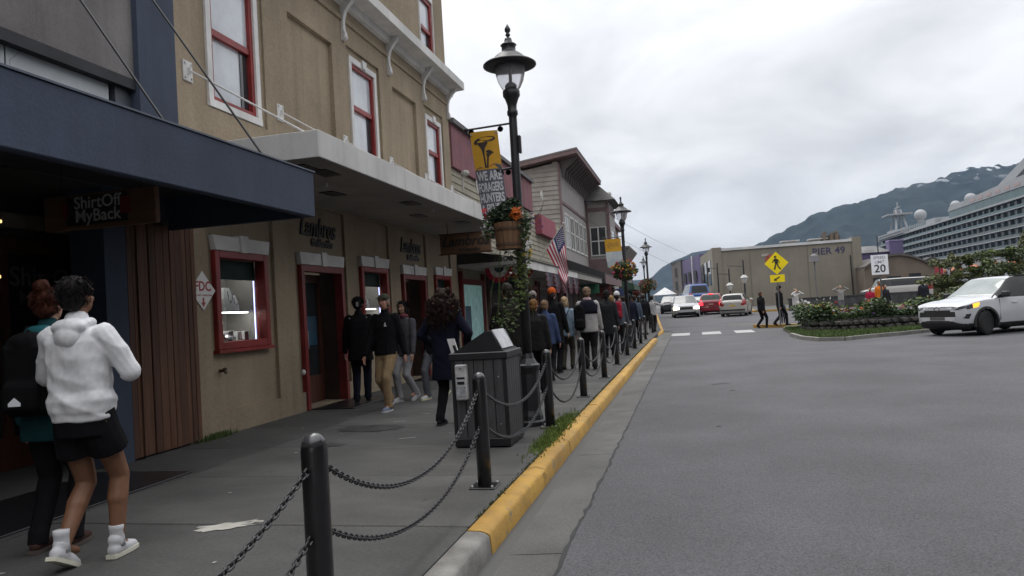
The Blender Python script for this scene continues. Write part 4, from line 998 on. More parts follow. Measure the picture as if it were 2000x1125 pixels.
at(MB().lathe([(.75,85.86),(.75,85.98)],14,(25.4,0,2.9),axis='y').build('round_sign', mat('kiosk_red',(.30,.03,.04),.7,.1)), wh)
for x in (24.5,25.1,25.7): at(MB().box((x,85.9,1.0),(x+.3,85.99,1.7)).build('window', m_paned), wh)
at(fix_normals(MB().prism([(23.8,85.8,3.9),(26.4,85.8,3.9),(25.1,85.8,4.5)],(0,2.4,0)).build('roof', m_dkroof)), wh)

# ================================================================ cruise ship
m_ship = mat('ship_white', (.275,.285,.295), .5, .06, .05)
m_shipg = mat('ship_glass', (.022,.034,.036), .25, .3, .3)
m_shipt = mat('ship_teal_glass', (.035,.085,.085), .25, .15, .2)
XS = 110.0
SH = empty('cruise_ship', (XS+15,400,-3.2), label='huge white cruise ship with balcony decks moored behind the halls', cat='ship')
def adds(o):
    o.parent = SH; o.matrix_parent_inverse = Matrix.Translation((-SH.location.x,-SH.location.y,0)); return o
Yb, Ya = 478.0, 214.0
hull = []
adds(fix_normals(MB().prism([(XS,Ya,-2),(XS+32,Ya,-2),(XS+32,Yb-25,-2),(XS+16,Yb+36,-2),(XS,Yb-15,-2)],(0,0,15)).build('hull', m_ship)))
# deck slabs (white edges) over dark recessed balcony bands
zz = [13,16.2,19.4,22.6,25.8,29.0]
for k, z in enumerate(zz):
    yb = Yb-2-1.2*k
    adds(MB().box((XS+.8,Ya,z+.55),(XS+30,yb-3,z+3.2)).build('cabin_band', m_shipg))
    adds(MB().box((XS-.3,Ya,z+.12),(XS+31,yb,z+.52)).build('deck_edge', m_ship))
    n = 44
    dv = MB()
    for q in range(n):
        y = Ya+(yb-4-Ya)*q/n
        dv.box((XS+.02,y,z+.56),(XS+.78,y+.35,z+3.15))
    d_ = adds(dv.build('balcony_dividers', mat('ship_divider',(.075,.09,.10),.6,.1))); d_['kind'] = 'stuff'
    adds(MB().box((XS-.22,Ya,z+.56),(XS-.12,yb-2,z+1.35)).build('balcony_rail', m_shipt if k > 3 else mat('rail_grey',(.075,.095,.095),.4,.1)))
adds(MB().box((XS-.5,Ya,32.2),(XS+31,Yb-10,32.9)).build('lido_deck', m_ship))
# bridge block and forward superstructure
adds(MB().box((XS-1.5,Yb-62,32.9),(XS+30,Yb-12,35.0)).build('bridge', m_ship))
for q in range(24): adds(MB().box((XS-1.62,Yb-61+2.0*q,33.5),(XS-1.52,Yb-59.6+2.0*q,34.4)).build('bridge_window', m_shipg))
adds(MB().box((XS+2,Yb-55,35.0),(XS+26,Yb-24,36.2)).build('upper_house', m_ship))
# mast
Yb += 44
mt = adds(MB().box((XS+6,Yb-62,35),(XS+16,Yb-48,38)).build('mast_house', m_ship))
for (a, b) in (((8,-60),(10,-55)),((14,-60),(12,-55)),((8,-48),(10,-52)),((14,-48),(12,-52))):
    MB().tube([(XS+a[0],Yb+a[1],38),(XS+b[0],Yb+b[1],50)],.6,6).build('mast_leg', m_ship, mt)
MB().box((XS+4,Yb-61,46.6),(XS+17,Yb-47,47.4)).build('mast_platform', m_ship, mt)
MB().tube([(XS+11,Yb-54,47),(XS+11,Yb-54,54.5)],.4,6).build('mast_pole', m_ship, mt)
MB().box((XS+10.6,Yb-59,51.0),(XS+11.4,Yb-49,51.6)).build('radar_bar', m_ship, mt)
Yb -= 44
def dome(x, y, z, r): adds(MB().ell((x,y,z+r*.8),(r,r,r),18,12).lathe([(r*.5,z-1.5),(r*.5,z+.4)],10,(x,y,0)).build('radar_dome', m_ship, smooth=True))
dome(XS+8,Yb-62,39.0,2.9); dome(XS+6,Yb-119,37.6,2.1); dome(XS+8,Yb-131,38.6,2.3); dome(XS+8,Yb-246,39.0,2.2)
adds(MB().box((XS+2,Yb-104,32.9),(XS+28,Yb-63,36)).build('pool_house', m_ship))
for q in range(9): adds(MB().box((XS+1.88,Yb-90+3*q,34.2),(XS+1.98,Yb-88.4+3*q,36.2)).build('house_window', m_shipt))
adds(MB().box((XS+4,Yb-135,32.9),(XS+26,Yb-95,34.8)).build('sun_deck', m_ship))
adds(MB().box((XS+.0,Yb-264,32.9),(XS+30,Yb-129,35.8)).build('teal_screen', m_shipt))
adds(fix_normals(MB().prism([(XS-.4,Yb-264,35.8),(XS-.4,Yb-129,35.8),(XS-.4,Yb-131,37.6),(XS-.4,Yb-190,39.2),(XS-.4,Yb-264,40.5)],(28,0,0)).build('upper_deck_block', m_ship)))
for q in range(13): adds(MB().box((XS-.5,Yb-256+8*q,36.5),(XS-.41,Yb-251+8*q,37.6)).build('deck_window', mat('ship_pink_window',(.35,.25,.24),.5,.1)))
# raked funnel arch
adds(fix_normals(MB().prism([(XS+2,Yb-184,38.3),(XS+2,Yb-170,38.3),(XS+2,Yb-200,46),(XS+2,Yb-215,51),(XS+2,Yb-235,53),(XS+2,Yb-208,45)],(4,0,0)).build('funnel_wing', m_ship)))
adds(fix_normals(MB().prism([(XS+8,Yb-262,38),(XS+8,Yb-190,38),(XS+8,Yb-206,44),(XS+8,Yb-262,46)],(14,0,0)).build('funnel', mat('funnel_grey',(.30,.33,.37),.5,.1))))
# orange lifeboats under the lowest deck
m_or = mat('lifeboat_orange', (.45,.14,.04), .5, .1)
for q in range(12):
    adds(MB().ell((XS-1.2,Yb-250+19*q,10.6),(1.6,5.4,1.5),12,8).build('lifeboat', m_or if q > -1 else m_ship, smooth=True))

# ================================================================ bollards and chains
m_bol = mat('bollard_black', (.010,.010,.011), .28, .2, 8, .15, 60, coat=.3)
m_cap = mat('bollard_cap', (.05,.05,.055), .25, .2, 8, coat=.4)
m_chain = mat('chain_steel', (.05,.05,.053), .4, .25, 30, metal=.5)
BX = -1.66
def bxx(y): return BX+(.07 if y < 4 else 0)+(-.04 if y > 17 else 0)-(max(0,y-37)*.06)
ordw = ['first','second','third','fourth','fifth','sixth','seventh','eighth','ninth','tenth','eleventh','twelfth','thirteenth','fourteenth','fifteenth']
byy = [0,2.88,5.67,8.52,11.36,14.25,17.25,20.2,23.1,26.0,28.9,34.9,37.8,40.7,43.6]
bodym = MB().lathe([(.056,.012),(.0565,.3),(.0565,.855),(.054,.88),(.047,.903),(.034,.921),(.016,.931),(.003,.934)],22).mesh('post', m_bol, True)
capm = MB().lathe([(.0545,.878),(.0475,.904),(.0345,.9225),(.0165,.9325),(.003,.9355)],22).mesh('cap', m_cap, True)
platem = MB().bbox((-.105,-.105,.0),(.105,.105,.014),.004).mesh('base_plate', m_bol)
lugm = MB().tube([(0,-.052,0),(0,-.075,.018),(0,-.094,.010),(0,-.094,-.010),(0,-.075,-.018),(0,-.052,-.004)],.006,6).mesh('chain_eye', m_bol)
anchm = MB().lathe([(.012,.014),(.012,.026),(.006,.03)],6).mesh('anchor_bolt', m_galv)
for i, y in enumerate(byy):
    x = bxx(y)
    lab = ('near black bollard cut off by the frame bottom left' if i == 0 else 'nearest black domed bollard with chains in the foreground' if i == 1 else
           'black domed bollard, %s along the yellow kerb from the camera' % ordw[i-1])
    b = empty('bollard', (x,y,rz(y)), label=lab, cat='bollard', group='black bollards along the kerb')
    inst('post', bodym, b, scale=(1,1,.97)); inst('cap', capm, b, scale=(1,1,.97)); inst('base_plate', platem, b)
    if i < 6:
        for (sx, sy) in ((-1,-1),(1,-1),(1,1),(-1,1)): inst('anchor_bolt', anchm, b, (sx*.08,sy*.08,0))
        for z in (.75,.47):
            inst('chain_eye', lugm, b, (0,0,z)); inst('chain_eye', lugm, b, (0,0,z), (0,0,math.pi))
def link_mesh(seg=6, n=12):
    pts = []; a, bb = .020, .0115
    for k in range(n):
        t = 2*math.pi*k/n; c = math.cos(t); s = math.sin(t)
        pts.append(Vector((bb*s, (a-bb)*(1 if c > 0 else -1)+bb*c, 0)))
    vs = []; fs = []
    for k in range(n):
        p = pts[k]; t = (pts[(k+1) % n]-pts[k-1]).normalized(); x = Vector((0,0,1)); y = t.cross(x)
        for q in range(seg): vs.append(p+(x*math.cos(2*math.pi*q/seg)+y*math.sin(2*math.pi*q/seg))*.0047)
    for k in range(n):
        for q in range(seg): fs.append((k*seg+q, k*seg+(q+1) % seg, ((k+1) % n)*seg+(q+1) % seg, ((k+1) % n)*seg+q))
    return vs, fs
lv, lf = link_mesh(); lkm = MB().add(lv, lf).mesh('link', m_chain, True)
lv2, lf2 = link_mesh(4, 8)
for i in range(len(byy)-1):
    if byy[i+1]-byy[i] > 4: continue
    for j, (z, sag) in enumerate(((.75,.30),(.47,.30))):
        p0 = Vector((bxx(byy[i]),byy[i]+.09,z+rz(byy[i]))); p1 = Vector((bxx(byy[i+1]),byy[i+1]-.09,z+rz(byy[i+1])))
        span = (p1-p0).length; sg = sag*(1+.12*math.sin(i*2.3+j))
        # catenary sampled evenly by arc length
        P = []
        for k in range(201):
            t = k/200; w = math.cosh((t-.5)*2*1.1); w0 = math.cosh(1.1)
            P.append(p0.lerp(p1, t)-Vector((0,0,sg*(w0-w)/(w0-1))))
        S = [0]
        for k in range(200): S.append(S[-1]+(P[k+1]-P[k]).length)
        step = .0305 if i < 4 else .0305; n = int(S[-1]/step)
        lab = '%s drooping black chain between the %s' % (('upper','lower')[j], ('near edge and the foreground bollard' if i == 0 else '%s and %s bollards along the kerb' % (ordw[i-1], ordw[i])))
        ch = empty('chain', tuple(p0), label=lab, cat='chain', group='chains slung between the bollards')
        big = MB()
        for k in range(n):
            s = (k+.5)*S[-1]/n; q = int(np.searchsorted(S, s))-1; q = max(0, min(199, q))
            p = P[q].lerp(P[q+1], (s-S[q])/max(1e-9, S[q+1]-S[q])); t = (P[q+1]-P[q]).normalized()
            ang = math.atan2(t.z, t.y); rollk = (k % 2)*math.pi/2+.35
            Rm = Matrix.Rotation(ang, 4, 'X') @ Matrix.Rotation(rollk, 4, 'Y')
            if i < 3:
                o = bpy.data.objects.new('link', lkm); o.matrix_world = Matrix.Translation(p-p0) @ Rm; link(o, ch)
            else:
                big.add([Rm @ v + (p-p0) for v in lv2], lf2)
        if i >= 3:
            o = big.build('links', m_chain, ch, True); o['kind'] = 'stuff'

# ================================================================ litter bin
m_binp = mat('bin_slat', (.05,.049,.052), .6, .15, 4, .2, 30, stretch=(8,8,1))
bn = empty('litter_bin', (-2.13,7.62,0), label='black framed litter bin with grey slats and sloped hood', cat='litter bin')
def addb(o): return at(o, bn)
x0, x1, y0, y1 = -2.43, -1.84, 7.30, 7.94
addb(MB().bbox((x0,y0,.012),(x1,y1,.10),.008).build('base', m_black))
addb(MB().bbox((x0-.015,y0-.015,.90),(x1+.015,y1+.015,.975),.008).build('rim', m_black))
addb(MB().box((x0+.03,y0+.03,.1),(x1-.03,y1-.03,.9)).build('liner', m_dark))
for (px, py) in ((x0,y0),(x1-.035,y0),(x0,y1-.035),(x1-.035,y1-.035)): addb(MB().bbox((px,py,.10),(px+.035,py+.035,.90),.004).build('corner_post', m_black))
n = 5; w = (x1-x0-.07)/n
for k in range(n):
    for yy in (y0+.004, y1-.024): addb(MB().bbox((x0+.035+w*k+.004,yy,.10),(x0+.035+w*(k+1)-.004,yy+.02,.90),.003).build('slat', m_binp))
n = 6; w = (y1-y0-.07)/n
for k in range(n):
    for xx in (x0+.004, x1-.024): addb(MB().bbox((xx,y0+.035+w*k+.004,.10),(xx+.02,y0+.035+w*(k+1)-.004,.90),.003).build('slat', m_binp))
for k in range(3):
    for z in (.24,.72): addb(MB().lathe([(.007,y0-.001),(.007,y0+.005)],6,(x0+.1+.2*k,0,z),axis='y').build('screw', m_galv))
xr = -2.05
hd = addb(fix_normals(MB().prism([(x0+.02,y0+.02,.975),(x1-.01,y0+.02,.975),(x1-.06,y0+.02,1.00),(xr+.07,y0+.02,1.185),(xr,y0+.02,1.185)],(0,y1-y0-.04,0)).build('hood', m_black)))
MB().prism([(x1-.045,y0+.05,.998),(xr+.065,y0+.05,1.192),(xr+.065,y1-.12,1.192),(x1-.045,y1-.12,.998)],(.006,0,.006)).build('notice_plate', mat('notice_white',(.52,.53,.55),.6,.12,9), hd)
dp = MB().bbox((x0+.06,y0-.075,.50),(x0+.185,y0-.002,.86),.012).build('bag_dispenser', mat('dispenser_white',(.40,.40,.40),.6,.2,7)); tag(dp,'white bag dispenser box on the front of the litter bin','dispenser')
MB().box((x0+.085,y0-.078,.66),(x0+.16,y0-.0755,.69)).build('slot', m_black, dp)
MB().box((x0+.08,y0-.078,.715),(x0+.165,y0-.0755,.735)).build('print_line', m_black, dp)
MB().lathe([(.008,y0-.08),(.008,y0-.0755)],8,(x0+.122,0,.82),axis='y').build('lock', m_black, dp)
MB().box((x0+.075,y0-.0785,.53),(x0+.17,y0-.0755,.64)).build('bag_picture', mat('bag_grey',(.28,.29,.31),.6,.3,20), dp)
# folded leaflet stand beside the bin
lf_ = MB().prism([(-2.48,7.55,.90),(-2.40,7.55,.90),(-2.46,7.55,1.12),(-2.54,7.55,1.12)],(0,.02,0)).build('leaflet', m_white); tag(lf_,'white leaflet with a dark picture sticking up behind the bin','leaflet'); fix_normals(lf_)
MB().prism([(-2.462,7.548,.98),(-2.43,7.548,.98),(-2.45,7.548,1.05),(-2.482,7.548,1.05)],(0,.001,0)).build('picture', m_black, lf_)
MB().tube([(-2.44,7.56,.0),(-2.44,7.56,.91)],.012,6).build('stake', m_black, lf_)

# ================================================================ lamps
m_lamp = mat('lamp_post_black', (.016,.016,.019), .42, .15, 5)
m_globe = bpy.data.materials.new('lamp_globe'); m_globe.use_nodes = True
_b = m_globe.node_tree.nodes['Principled BSDF']; _b.inputs['Base Color'].default_value = (.86,.86,.90,1); _b.inputs['Roughness'].default_value = .25; _b.inputs['Transmission Weight'].default_value = .75; _b.inputs['IOR'].default_value = 1.08
LAMP = {}
def lamp_meshes():
    LAMP['base'] = MB().lathe([(.175,0),(.175,.05),(.155,.07),(.15,.12),(.13,.18),(.125,.62),(.135,.66),(.15,.69),(.15,.72),(.12,.74),(.085,.80),(.07,.86)],12).mesh('base', m_lamp)
    LAMP['pole'] = MB().lathe([(.062,.80),(.058,2.0),(.050,3.70),(.050,3.74),(.066,3.76),(.066,3.80),(.055,3.82),(.058,3.88),(.085,3.96),(.105,3.99),(.105,4.05),(.085,4.07)],18).mesh('pole', m_lamp, True)
    LAMP['globe'] = MB().lathe([(.085,4.06),(.115,4.09),(.155,4.17),(.180,4.27),(.185,4.36)],22).mesh('globe', m_globe, True)
    LAMP['hat'] = MB().lathe([(.185,4.36),(.30,4.355),(.325,4.36),(.325,4.375),(.29,4.40),(.215,4.425),(.18,4.47),(.13,4.51),(.095,4.53),(.085,4.55),(.085,4.60),(.10,4.615),(.085,4.63),(.055,4.64),(.045,4.68),(.04,4.70)],26).mesh('hat', m_lamp, True)
    LAMP['finial'] = MB().lathe([(.02,4.69),(.014,4.72),(.03,4.735),(.03,4.75),(.016,4.765),(.036,4.79),(.036,4.82),(.012,4.86),(.002,4.88)],10).mesh('finial', m_lamp, True)
    LAMP['bulb'] = MB().lathe([(.07,4.07),(.07,4.12),(.045,4.15),(.02,4.16),(.018,4.33)],10).mesh('bulb', mat('bulb_white', (.6,.6,.6), .5, 0), True)
lamp_meshes()
def lamp(loc, lab, s=1.0, detail=True):
    e = empty('street_lamp', loc, label=lab, cat='street lamp', group='black street lamps along the kerb'); e.scale = (s,s,s)
    for k in ('base','pole','globe','hat','finial','bulb'): inst(k, LAMP[k], e)
    return e
L1 = lamp((-1.93,8.72,0), 'nearest black street lamp with banner arm and flower basket')
MB().bbox((.05,-.03,3.28),(.085,.03,3.50),.01).build('junction_box', m_lamp, L1)
def banner_arm(L_, z, ln, nm='banner_arm', side=-1, ang=0):
    o = MB().tube([(0,0,z),(side*ln,0,z-.02)],.013,8).ell((side*(ln+.02),0,z-.02),(.03,.03,.03),10,8).build(nm, m_lamp, L_)
    for t in (.18*ln+.06, .92*ln):
        MB().lathe([(.028,-.006),(.036,-.006),(.036,.006),(.028,.006),(.028,-.006)],12,(side*t,0,z-.055),axis='y').build('ring', m_lamp, o)
    return o
banner_arm(L1, 3.66, .58); banner_arm(L1, 3.12, .20, 'lower_arm')
# banner cloth: gently bowed sheet
m_byel = mat('banner_yellow', (.56,.30,.02), .75, .06, 6, .15, 30)
m_bgrey = mat('banner_grey', (.10,.10,.125), .75, .08, 6, .15, 30)
m_bdark = mat('banner_dark', (.035,.022,.022), .75, .05)
m_bwhite = mat('banner_white', (.50,.50,.52), .75, .05)
m_borange = mat('banner_orange', (.5,.14,.03), .75, .05)
def banner(base, w, h, mats_, lab, seed=0, split=.45, bow=.05, slant=.16, scl=1):
    """base = top left corner; cloth hangs in the XZ plane"""
    e = empty('street_banner', base, label=lab, cat='banner', group='cloth banners on the lamps')
    def pos(u, v, d=0):   # u across 0..1, v down 0..1
        return (u*w+slant*v*v*.35+slant*v*.25, -d+bow*math.sin(v*3.0+u*1.2+seed)*(.3+v)-.03*math.sin(u*3.1), -v*h)
    def sheet(name, u0, u1, v0, v1, m_, d=0, nu=8, nv=14):
        vs = [pos(u0+(u1-u0)*i/nu, v0+(v1-v0)*j/nv, d) for j in range(nv+1) for i in range(nu+1)]
        fs = [(j*(nu+1)+i, (j+1)*(nu+1)+i, (j+1)*(nu+1)+i+1, j*(nu+1)+i+1) for j in range(nv) for i in range(nu)]
        return MB().add(vs, fs).build(name, m_, e, True)
    sheet('cloth_top', 0, 1, 0, split, mats_[0]); sheet('cloth_bottom', 0, 1, split, 1, mats_[1])
    return e, pos
b1, bpos = banner((-2.475,8.70,3.595), .345, 1.04, (m_byel, m_bgrey), 'yellow and grey banner with mushrooms and white words WE ARE FORAGERS')
def bshape(name, pts, m_, d=.004, e=b1, pos=bpos):
    return MB().poly([pos(u, v, d) for u, v in pts]).build(name, m_, e)
def curve_pts(f, n=14): return [f(i/(n-1)) for i in range(n)]
# big mushroom cap and stem, small one, ground
cap_ = [(.10,.13),(.14,.105),(.25,.085),(.45,.07),(.65,.065),(.82,.07),(.90,.085),(.88,.105),(.78,.12),(.6,.125),(.4,.13),(.25,.145),(.14,.15)]
bshape('mushroom_cap', cap_[::-1], m_bdark)
bshape('mushroom_stem', [(.24,.15),(.40,.135),(.62,.128),(.60,.15),(.50,.19),(.46,.24),(.45,.32),(.47,.43),(.40,.43),(.40,.36),(.39,.27),(.36,.21),(.30,.175)], m_bdark, .005)
bshape('small_cap', [(.50,.245),(.56,.225),(.64,.225),(.72,.24),(.79,.262),(.70,.27),(.58,.262)], m_bdark)
bshape('small_stem', [(.50,.262),(.70,.272),(.60,.30),(.56,.36),(.53,.43),(.47,.43),(.50,.36),(.53,.31)], m_bdark, .005)
bshape('mound', [(.02,.45),(.10,.425),(.22,.415),(.34,.43),(.45,.432),(.55,.42),(.68,.40),(.84,.395),(.99,.41),(.99,.452)], m_bgrey, .003)
bshape('mound_edge', [(.50,.43),(.60,.405),(.74,.385),(.84,.385),(.70,.40),(.60,.42)], m_borange, .0035)
def banner_text(s, v, size, xs):
    o = text('banner_lettering', s, size, m_bwhite, (0,0,0), (0,0,0), b1, 0, align='LEFT', thick=.0035)
    me = o.data; xmax = max(q.co.x for q in me.vertices); xmin = min(q.co.x for q in me.vertices); ys_ = [q.co.y for q in me.vertices]; ylo, yhi = min(ys_), max(ys_)
    bm = bmesh.new(); bm.from_mesh(me); bmesh.ops.subdivide_edges(bm, edges=[e_ for e_ in bm.edges if e_.calc_length() > .03], cuts=2); bmesh.ops.triangulate(bm, faces=bm.faces); bm.to_mesh(me); bm.free()
    for q in me.vertices:
        u = .04+(q.co.x-xmin)/(xmax-xmin)*.92*xs; vv = v+.115*(1-(q.co.y-ylo)/(yhi-ylo))
        q.co = Vector(bpos(u, vv, .005))
    o.scale = (1,1,1); return o
banner_text('WE ARE', .47, .1, 1); banner_text('FORAGERS', .605, .1, 1); banner_text('HUNTERS', .735, .1, 1); banner_text('& FISHERS', .865, .1, 1)
for (u, v) in ((.05,.03),(.94,.03)): MB().lathe([(.006,-.004),(.012,-.004),(.012,.004),(.006,.004),(.006,-.004)],10,bpos(u,v,.004),axis='y').build('grommet', m_galv, b1)

# ================================================================ foliage helpers
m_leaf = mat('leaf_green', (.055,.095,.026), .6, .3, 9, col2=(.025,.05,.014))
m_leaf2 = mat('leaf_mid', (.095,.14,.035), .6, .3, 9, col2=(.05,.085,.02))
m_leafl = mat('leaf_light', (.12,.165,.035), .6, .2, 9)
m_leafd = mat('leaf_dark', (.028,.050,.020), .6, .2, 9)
def leaves(name, spots, m_, n, size, parent=None, seed=1, kind='stuff', flat=.3, elong=1.8):
    """many small folded leaf faces; spots(r) -> position"""
    r = random.Random(seed); vs = []; fs = []
    for k in range(n):
        p = Vector(spots(r)); s = size*r.uniform(.55,1.3)
        d = Vector((r.gauss(0,1), r.gauss(0,1), r.gauss(0,1)*flat+.15)).normalized(); q = d.cross(Vector((r.gauss(0,1), r.gauss(0,1), r.gauss(0,1)))).normalized(); nn = d.cross(q)
        i = len(vs)
        vs += [p-d*s*elong*.5, p+q*s*.5+nn*s*.15, p+d*s*elong*.5, p-q*s*.5+nn*s*.15]
        fs += [(i,i+1,i+2),(i,i+2,i+3)]
    o = MB().add(vs, fs).build(name, m_, parent)
    if kind: o['kind'] = kind
    return o
def ball(c, rx, ry, rz_, shell=.5):
    def f(r):
        while True:
            p = Vector((r.uniform(-1,1), r.uniform(-1,1), r.uniform(-1,1)))
            if shell < p.length < 1: return (c[0]+p.x*rx, c[1]+p.y*ry, c[2]+p.z*rz_)
    return f
def multi(fs): return lambda r: r.choice(fs)(r)
def flower_mesh(m_, r=.03, petals=6):
    mb = MB()
    for k in range(petals):
        a = 2*math.pi*k/petals
        c, s = math.cos(a), math.sin(a)
        mb.add([(0,0,0),(r*.6*math.cos(a-.4),r*.6*math.sin(a-.4),r*.25),(r*c,r*s,r*.15),(r*.6*math.cos(a+.4),r*.6*math.sin(a+.4),r*.25)],[(0,1,2),(0,2,3)])
    mb.ell((0,0,r*.15),(r*.35,r*.35,r*.25),6,4)
    return mb.mesh('flower', m_)
FM = {}
for nm, c in (('orange',(.55,.13,.01)),('white',(.62,.60,.58)),('pink',(.45,.05,.14)),('yellow',(.55,.36,.02)),('red',(.40,.02,.03)),('violet',(.12,.05,.20)),('pale',(.42,.38,.42))):
    FM[nm] = flower_mesh(mat('petal_'+nm, c, .6, .1, 20))
def flowers(parent, col_, n, spots, seed, s=(.7,1.4)):
    r = random.Random(seed)
    for k in range(n):
        q = r.uniform(*s); inst('flower', FM[col_], parent, spots(r), (r.uniform(-1.3,1.3),r.uniform(-1.3,1.3),r.uniform(0,6)), (q,q,q))

# flower tub hung on the first lamp: staves, two hoops
m_stave = mat('tub_stave', (.20,.105,.052), .65, .15, 3, .3, 20, stretch=(10,10,1), col2=(.13,.066,.033))
m_hoop = mat('tub_hoop', (.07,.04,.025), .6, .1)
HB = empty('flower_tub', (-1.995,8.42,2.10), label='round wooden flower tub with hoops hung on nearest lamp', cat='flower basket')
ns = 18
for k in range(ns):
    a0, a1 = 2*math.pi*(k+.04)/ns, 2*math.pi*(k+.96)/ns; vs = []
    for (r0, z) in ((.148,0),(.182,.31)):
        for a in (a0, a1):
            vs += [(r0*math.cos(a), r0*math.sin(a), z), ((r0-.018)*math.cos(a), (r0-.018)*math.sin(a), z)]
    MB().add(vs, [(0,2,6,4),(1,5,7,3),(0,4,5,1),(2,3,7,6),(4,6,7,5),(0,1,3,2)]).build('stave', m_stave, HB)
for (z, r0) in ((.055,.1545),(.235,.1755)): MB().lathe([(r0,z-.014),(r0+.006,z-.014),(r0+.0085,z+.014),(r0+.002,z+.014)],24).build('hoop', m_hoop, HB)
MB().lathe([(.14,.25),(.16,.27)],16).build('soil', mat('soil',(.03,.022,.016),.95,.2), HB)
MB().lathe([(.13,.004),(.13,.02)],16).build('tub_floor', m_hoop, HB)
MB().tube([(.06,.28,.15),(.10,.16,.12)],.012,6).tube([(.06,.28,.30),(.10,.14,.25)],.012,6).build('bracket', m_lamp, HB)
leaves('foliage', multi([ball((-.02,0,.42),.20,.20,.15,.2), ball((.06,0,.50),.10,.12,.10,.2), ball((-.1,0,.38),.16,.16,.12,.1)]), m_leafd, 1500, .030, HB, 3)
leaves('foliage', multi([ball((-.22,-.05,.27),.10,.14,.15,.1), ball((.2,-.03,.22),.07,.12,.22,.1), ball((.13,.05,.38),.10,.14,.12,.1)]), m_leaf, 700, .026, HB, 4)
leaves('foliage', multi([ball((.10,.15,-.1),.13,.10,.28,.1), ball((.07,.16,-.42),.10,.08,.26,.1), ball((.14,.1,.05),.10,.10,.20,.1)]), m_leafl, 330, .026, HB, 5, elong=2.2)
leaves('foliage', multi([ball((.05,.14,-.2),.17,.10,.35,.1), ball((-.02,.12,-.62),.15,.10,.20,.1), ball((-.12,.1,-.85),.18,.08,.14,.1)]), m_leaf2, 300, .025, HB, 6, elong=2.2)
rv = random.Random(77)
for k in range(9):   # trailing stems
    x = rv.uniform(-.2,.2); ln = rv.uniform(.5,1.05); dx = rv.uniform(-.25,.1)
    MB().tube([(x,.06+.1*rv.random(),.1),(x+dx*.3,.15,-.25*ln),(x+dx,.13,-.9*ln)],.0022,4).build('trailing_stem', m_leaf2, HB)
flowers(HB,'orange',26, ball((.125,-.12,.40),.07,.07,.07,.2), 1, (.9,1.7))
flowers(HB,'white',34, ball((-.22,-.06,.25),.10,.15,.14,.2), 2, (.35,.75))
flowers(HB,'pale',14, ball((-.26,-.08,.20),.06,.12,.12,.2), 3, (.4,.8))
flowers(HB,'red',7, ball((-.26,-.06,.42),.04,.08,.06,.1), 4, (.9,1.5))
flowers(HB,'white',6, ball((.20,-.05,.02),.05,.1,.12,.1), 5, (.9,1.5)); flowers(HB,'white',3, ball((.19,-.08,.37),.03,.04,.03,.1), 15, (1.1,1.5))
flowers(HB,'yellow',9, ball((.20,.0,-.02),.07,.1,.14,.1), 6, (.5,1)); flowers(HB,'white',10, ball((-.02,.05,-.15),.1,.08,.14,.1), 7, (.5,.9))
flowers(HB,'violet',14, ball((.33,.05,.30),.10,.1,.12,.1), 8, (.5,.9))
for k in range(6): MB().tube([(.12,.05,.3),(.22+.03*k,.05,.36),(.28+.03*k,.03,.22+.06*k)],.003,4).build('flower_stem', m_leafd, HB)

# other lamps with banners and baskets
L2 = lamp((-1.92,24.0,0), 'second black street lamp along the kerb with small yellow banner')
banner_arm(L2, 3.58, .62); banner_arm(L2, 2.62, .4, 'lower_arm')
m_bblue = mat('banner_blue', (.30,.42,.48), .75, .25, 4, col2=(.55,.55,.55))
m_bteal = mat('banner_teal', (.03,.20,.26), .75, .1)
b2, p2_ = banner((-2.52,23.98,3.52), .52, .92, (m_byel, m_bblue), 'small yellow and pale blue banner on the second lamp', seed=2, slant=.1)
bshape('fish_shape', [(.1,.2),(.3,.1),(.5,.16),(.8,.1),(.9,.25),(.6,.3),(.4,.36),(.2,.3)], mat('banner_ochre',(.40,.22,.03),.8,.1), .004, b2, p2_)
bshape('teal_band', [(.02,.80),(.98,.80),(.98,.99),(.02,.99)], m_bteal, .004, b2, p2_)
for k in range(4): bshape('banner_stroke', [(.12+.2*k,.5),(.2+.2*k,.5),(.2+.2*k,.76),(.12+.2*k,.76)], m_bwhite, .004, b2, p2_)
def basket(loc, lab, cols_, seed, rad=.42):
    e = empty('hanging_basket', loc, label=lab, cat='flower basket', group='round flower baskets on the far lamps')
    MB().lathe([(.08,-.28),(.20,-.2),(.26,0),(.24,0)],14).build('bowl', m_hoop, e)
    leaves('foliage', ball((0,0,.0),rad,rad,rad*.75,.35), m_leaf, 700, .06, e, seed)
    for i, c in enumerate(cols_): flowers(e, c, 26, ball((0,-.05,.06),rad*1.0,rad*1.0,rad*.75,.75), seed+i+1, (1.2,2.4))
    return e
basket((-1.92,23.75,2.45), 'flower basket with orange and pink blooms on the second lamp', ('orange','pink','yellow'), 40)
L3 = lamp((-2.05,40.4,rz(40.4)), 'third black street lamp further up the street')
basket((-2.05,40.2,2.35), 'flower basket with red blooms on the third lamp', ('red','orange'), 50, .5)
L4 = lamp((-3.25,59.0,rz(59)), 'fourth black street lamp, farthest along the left pavement')
basket((-3.25,58.8,2.5), 'flower basket with orange blooms on the farthest left lamp', ('orange','red'), 60, .5)

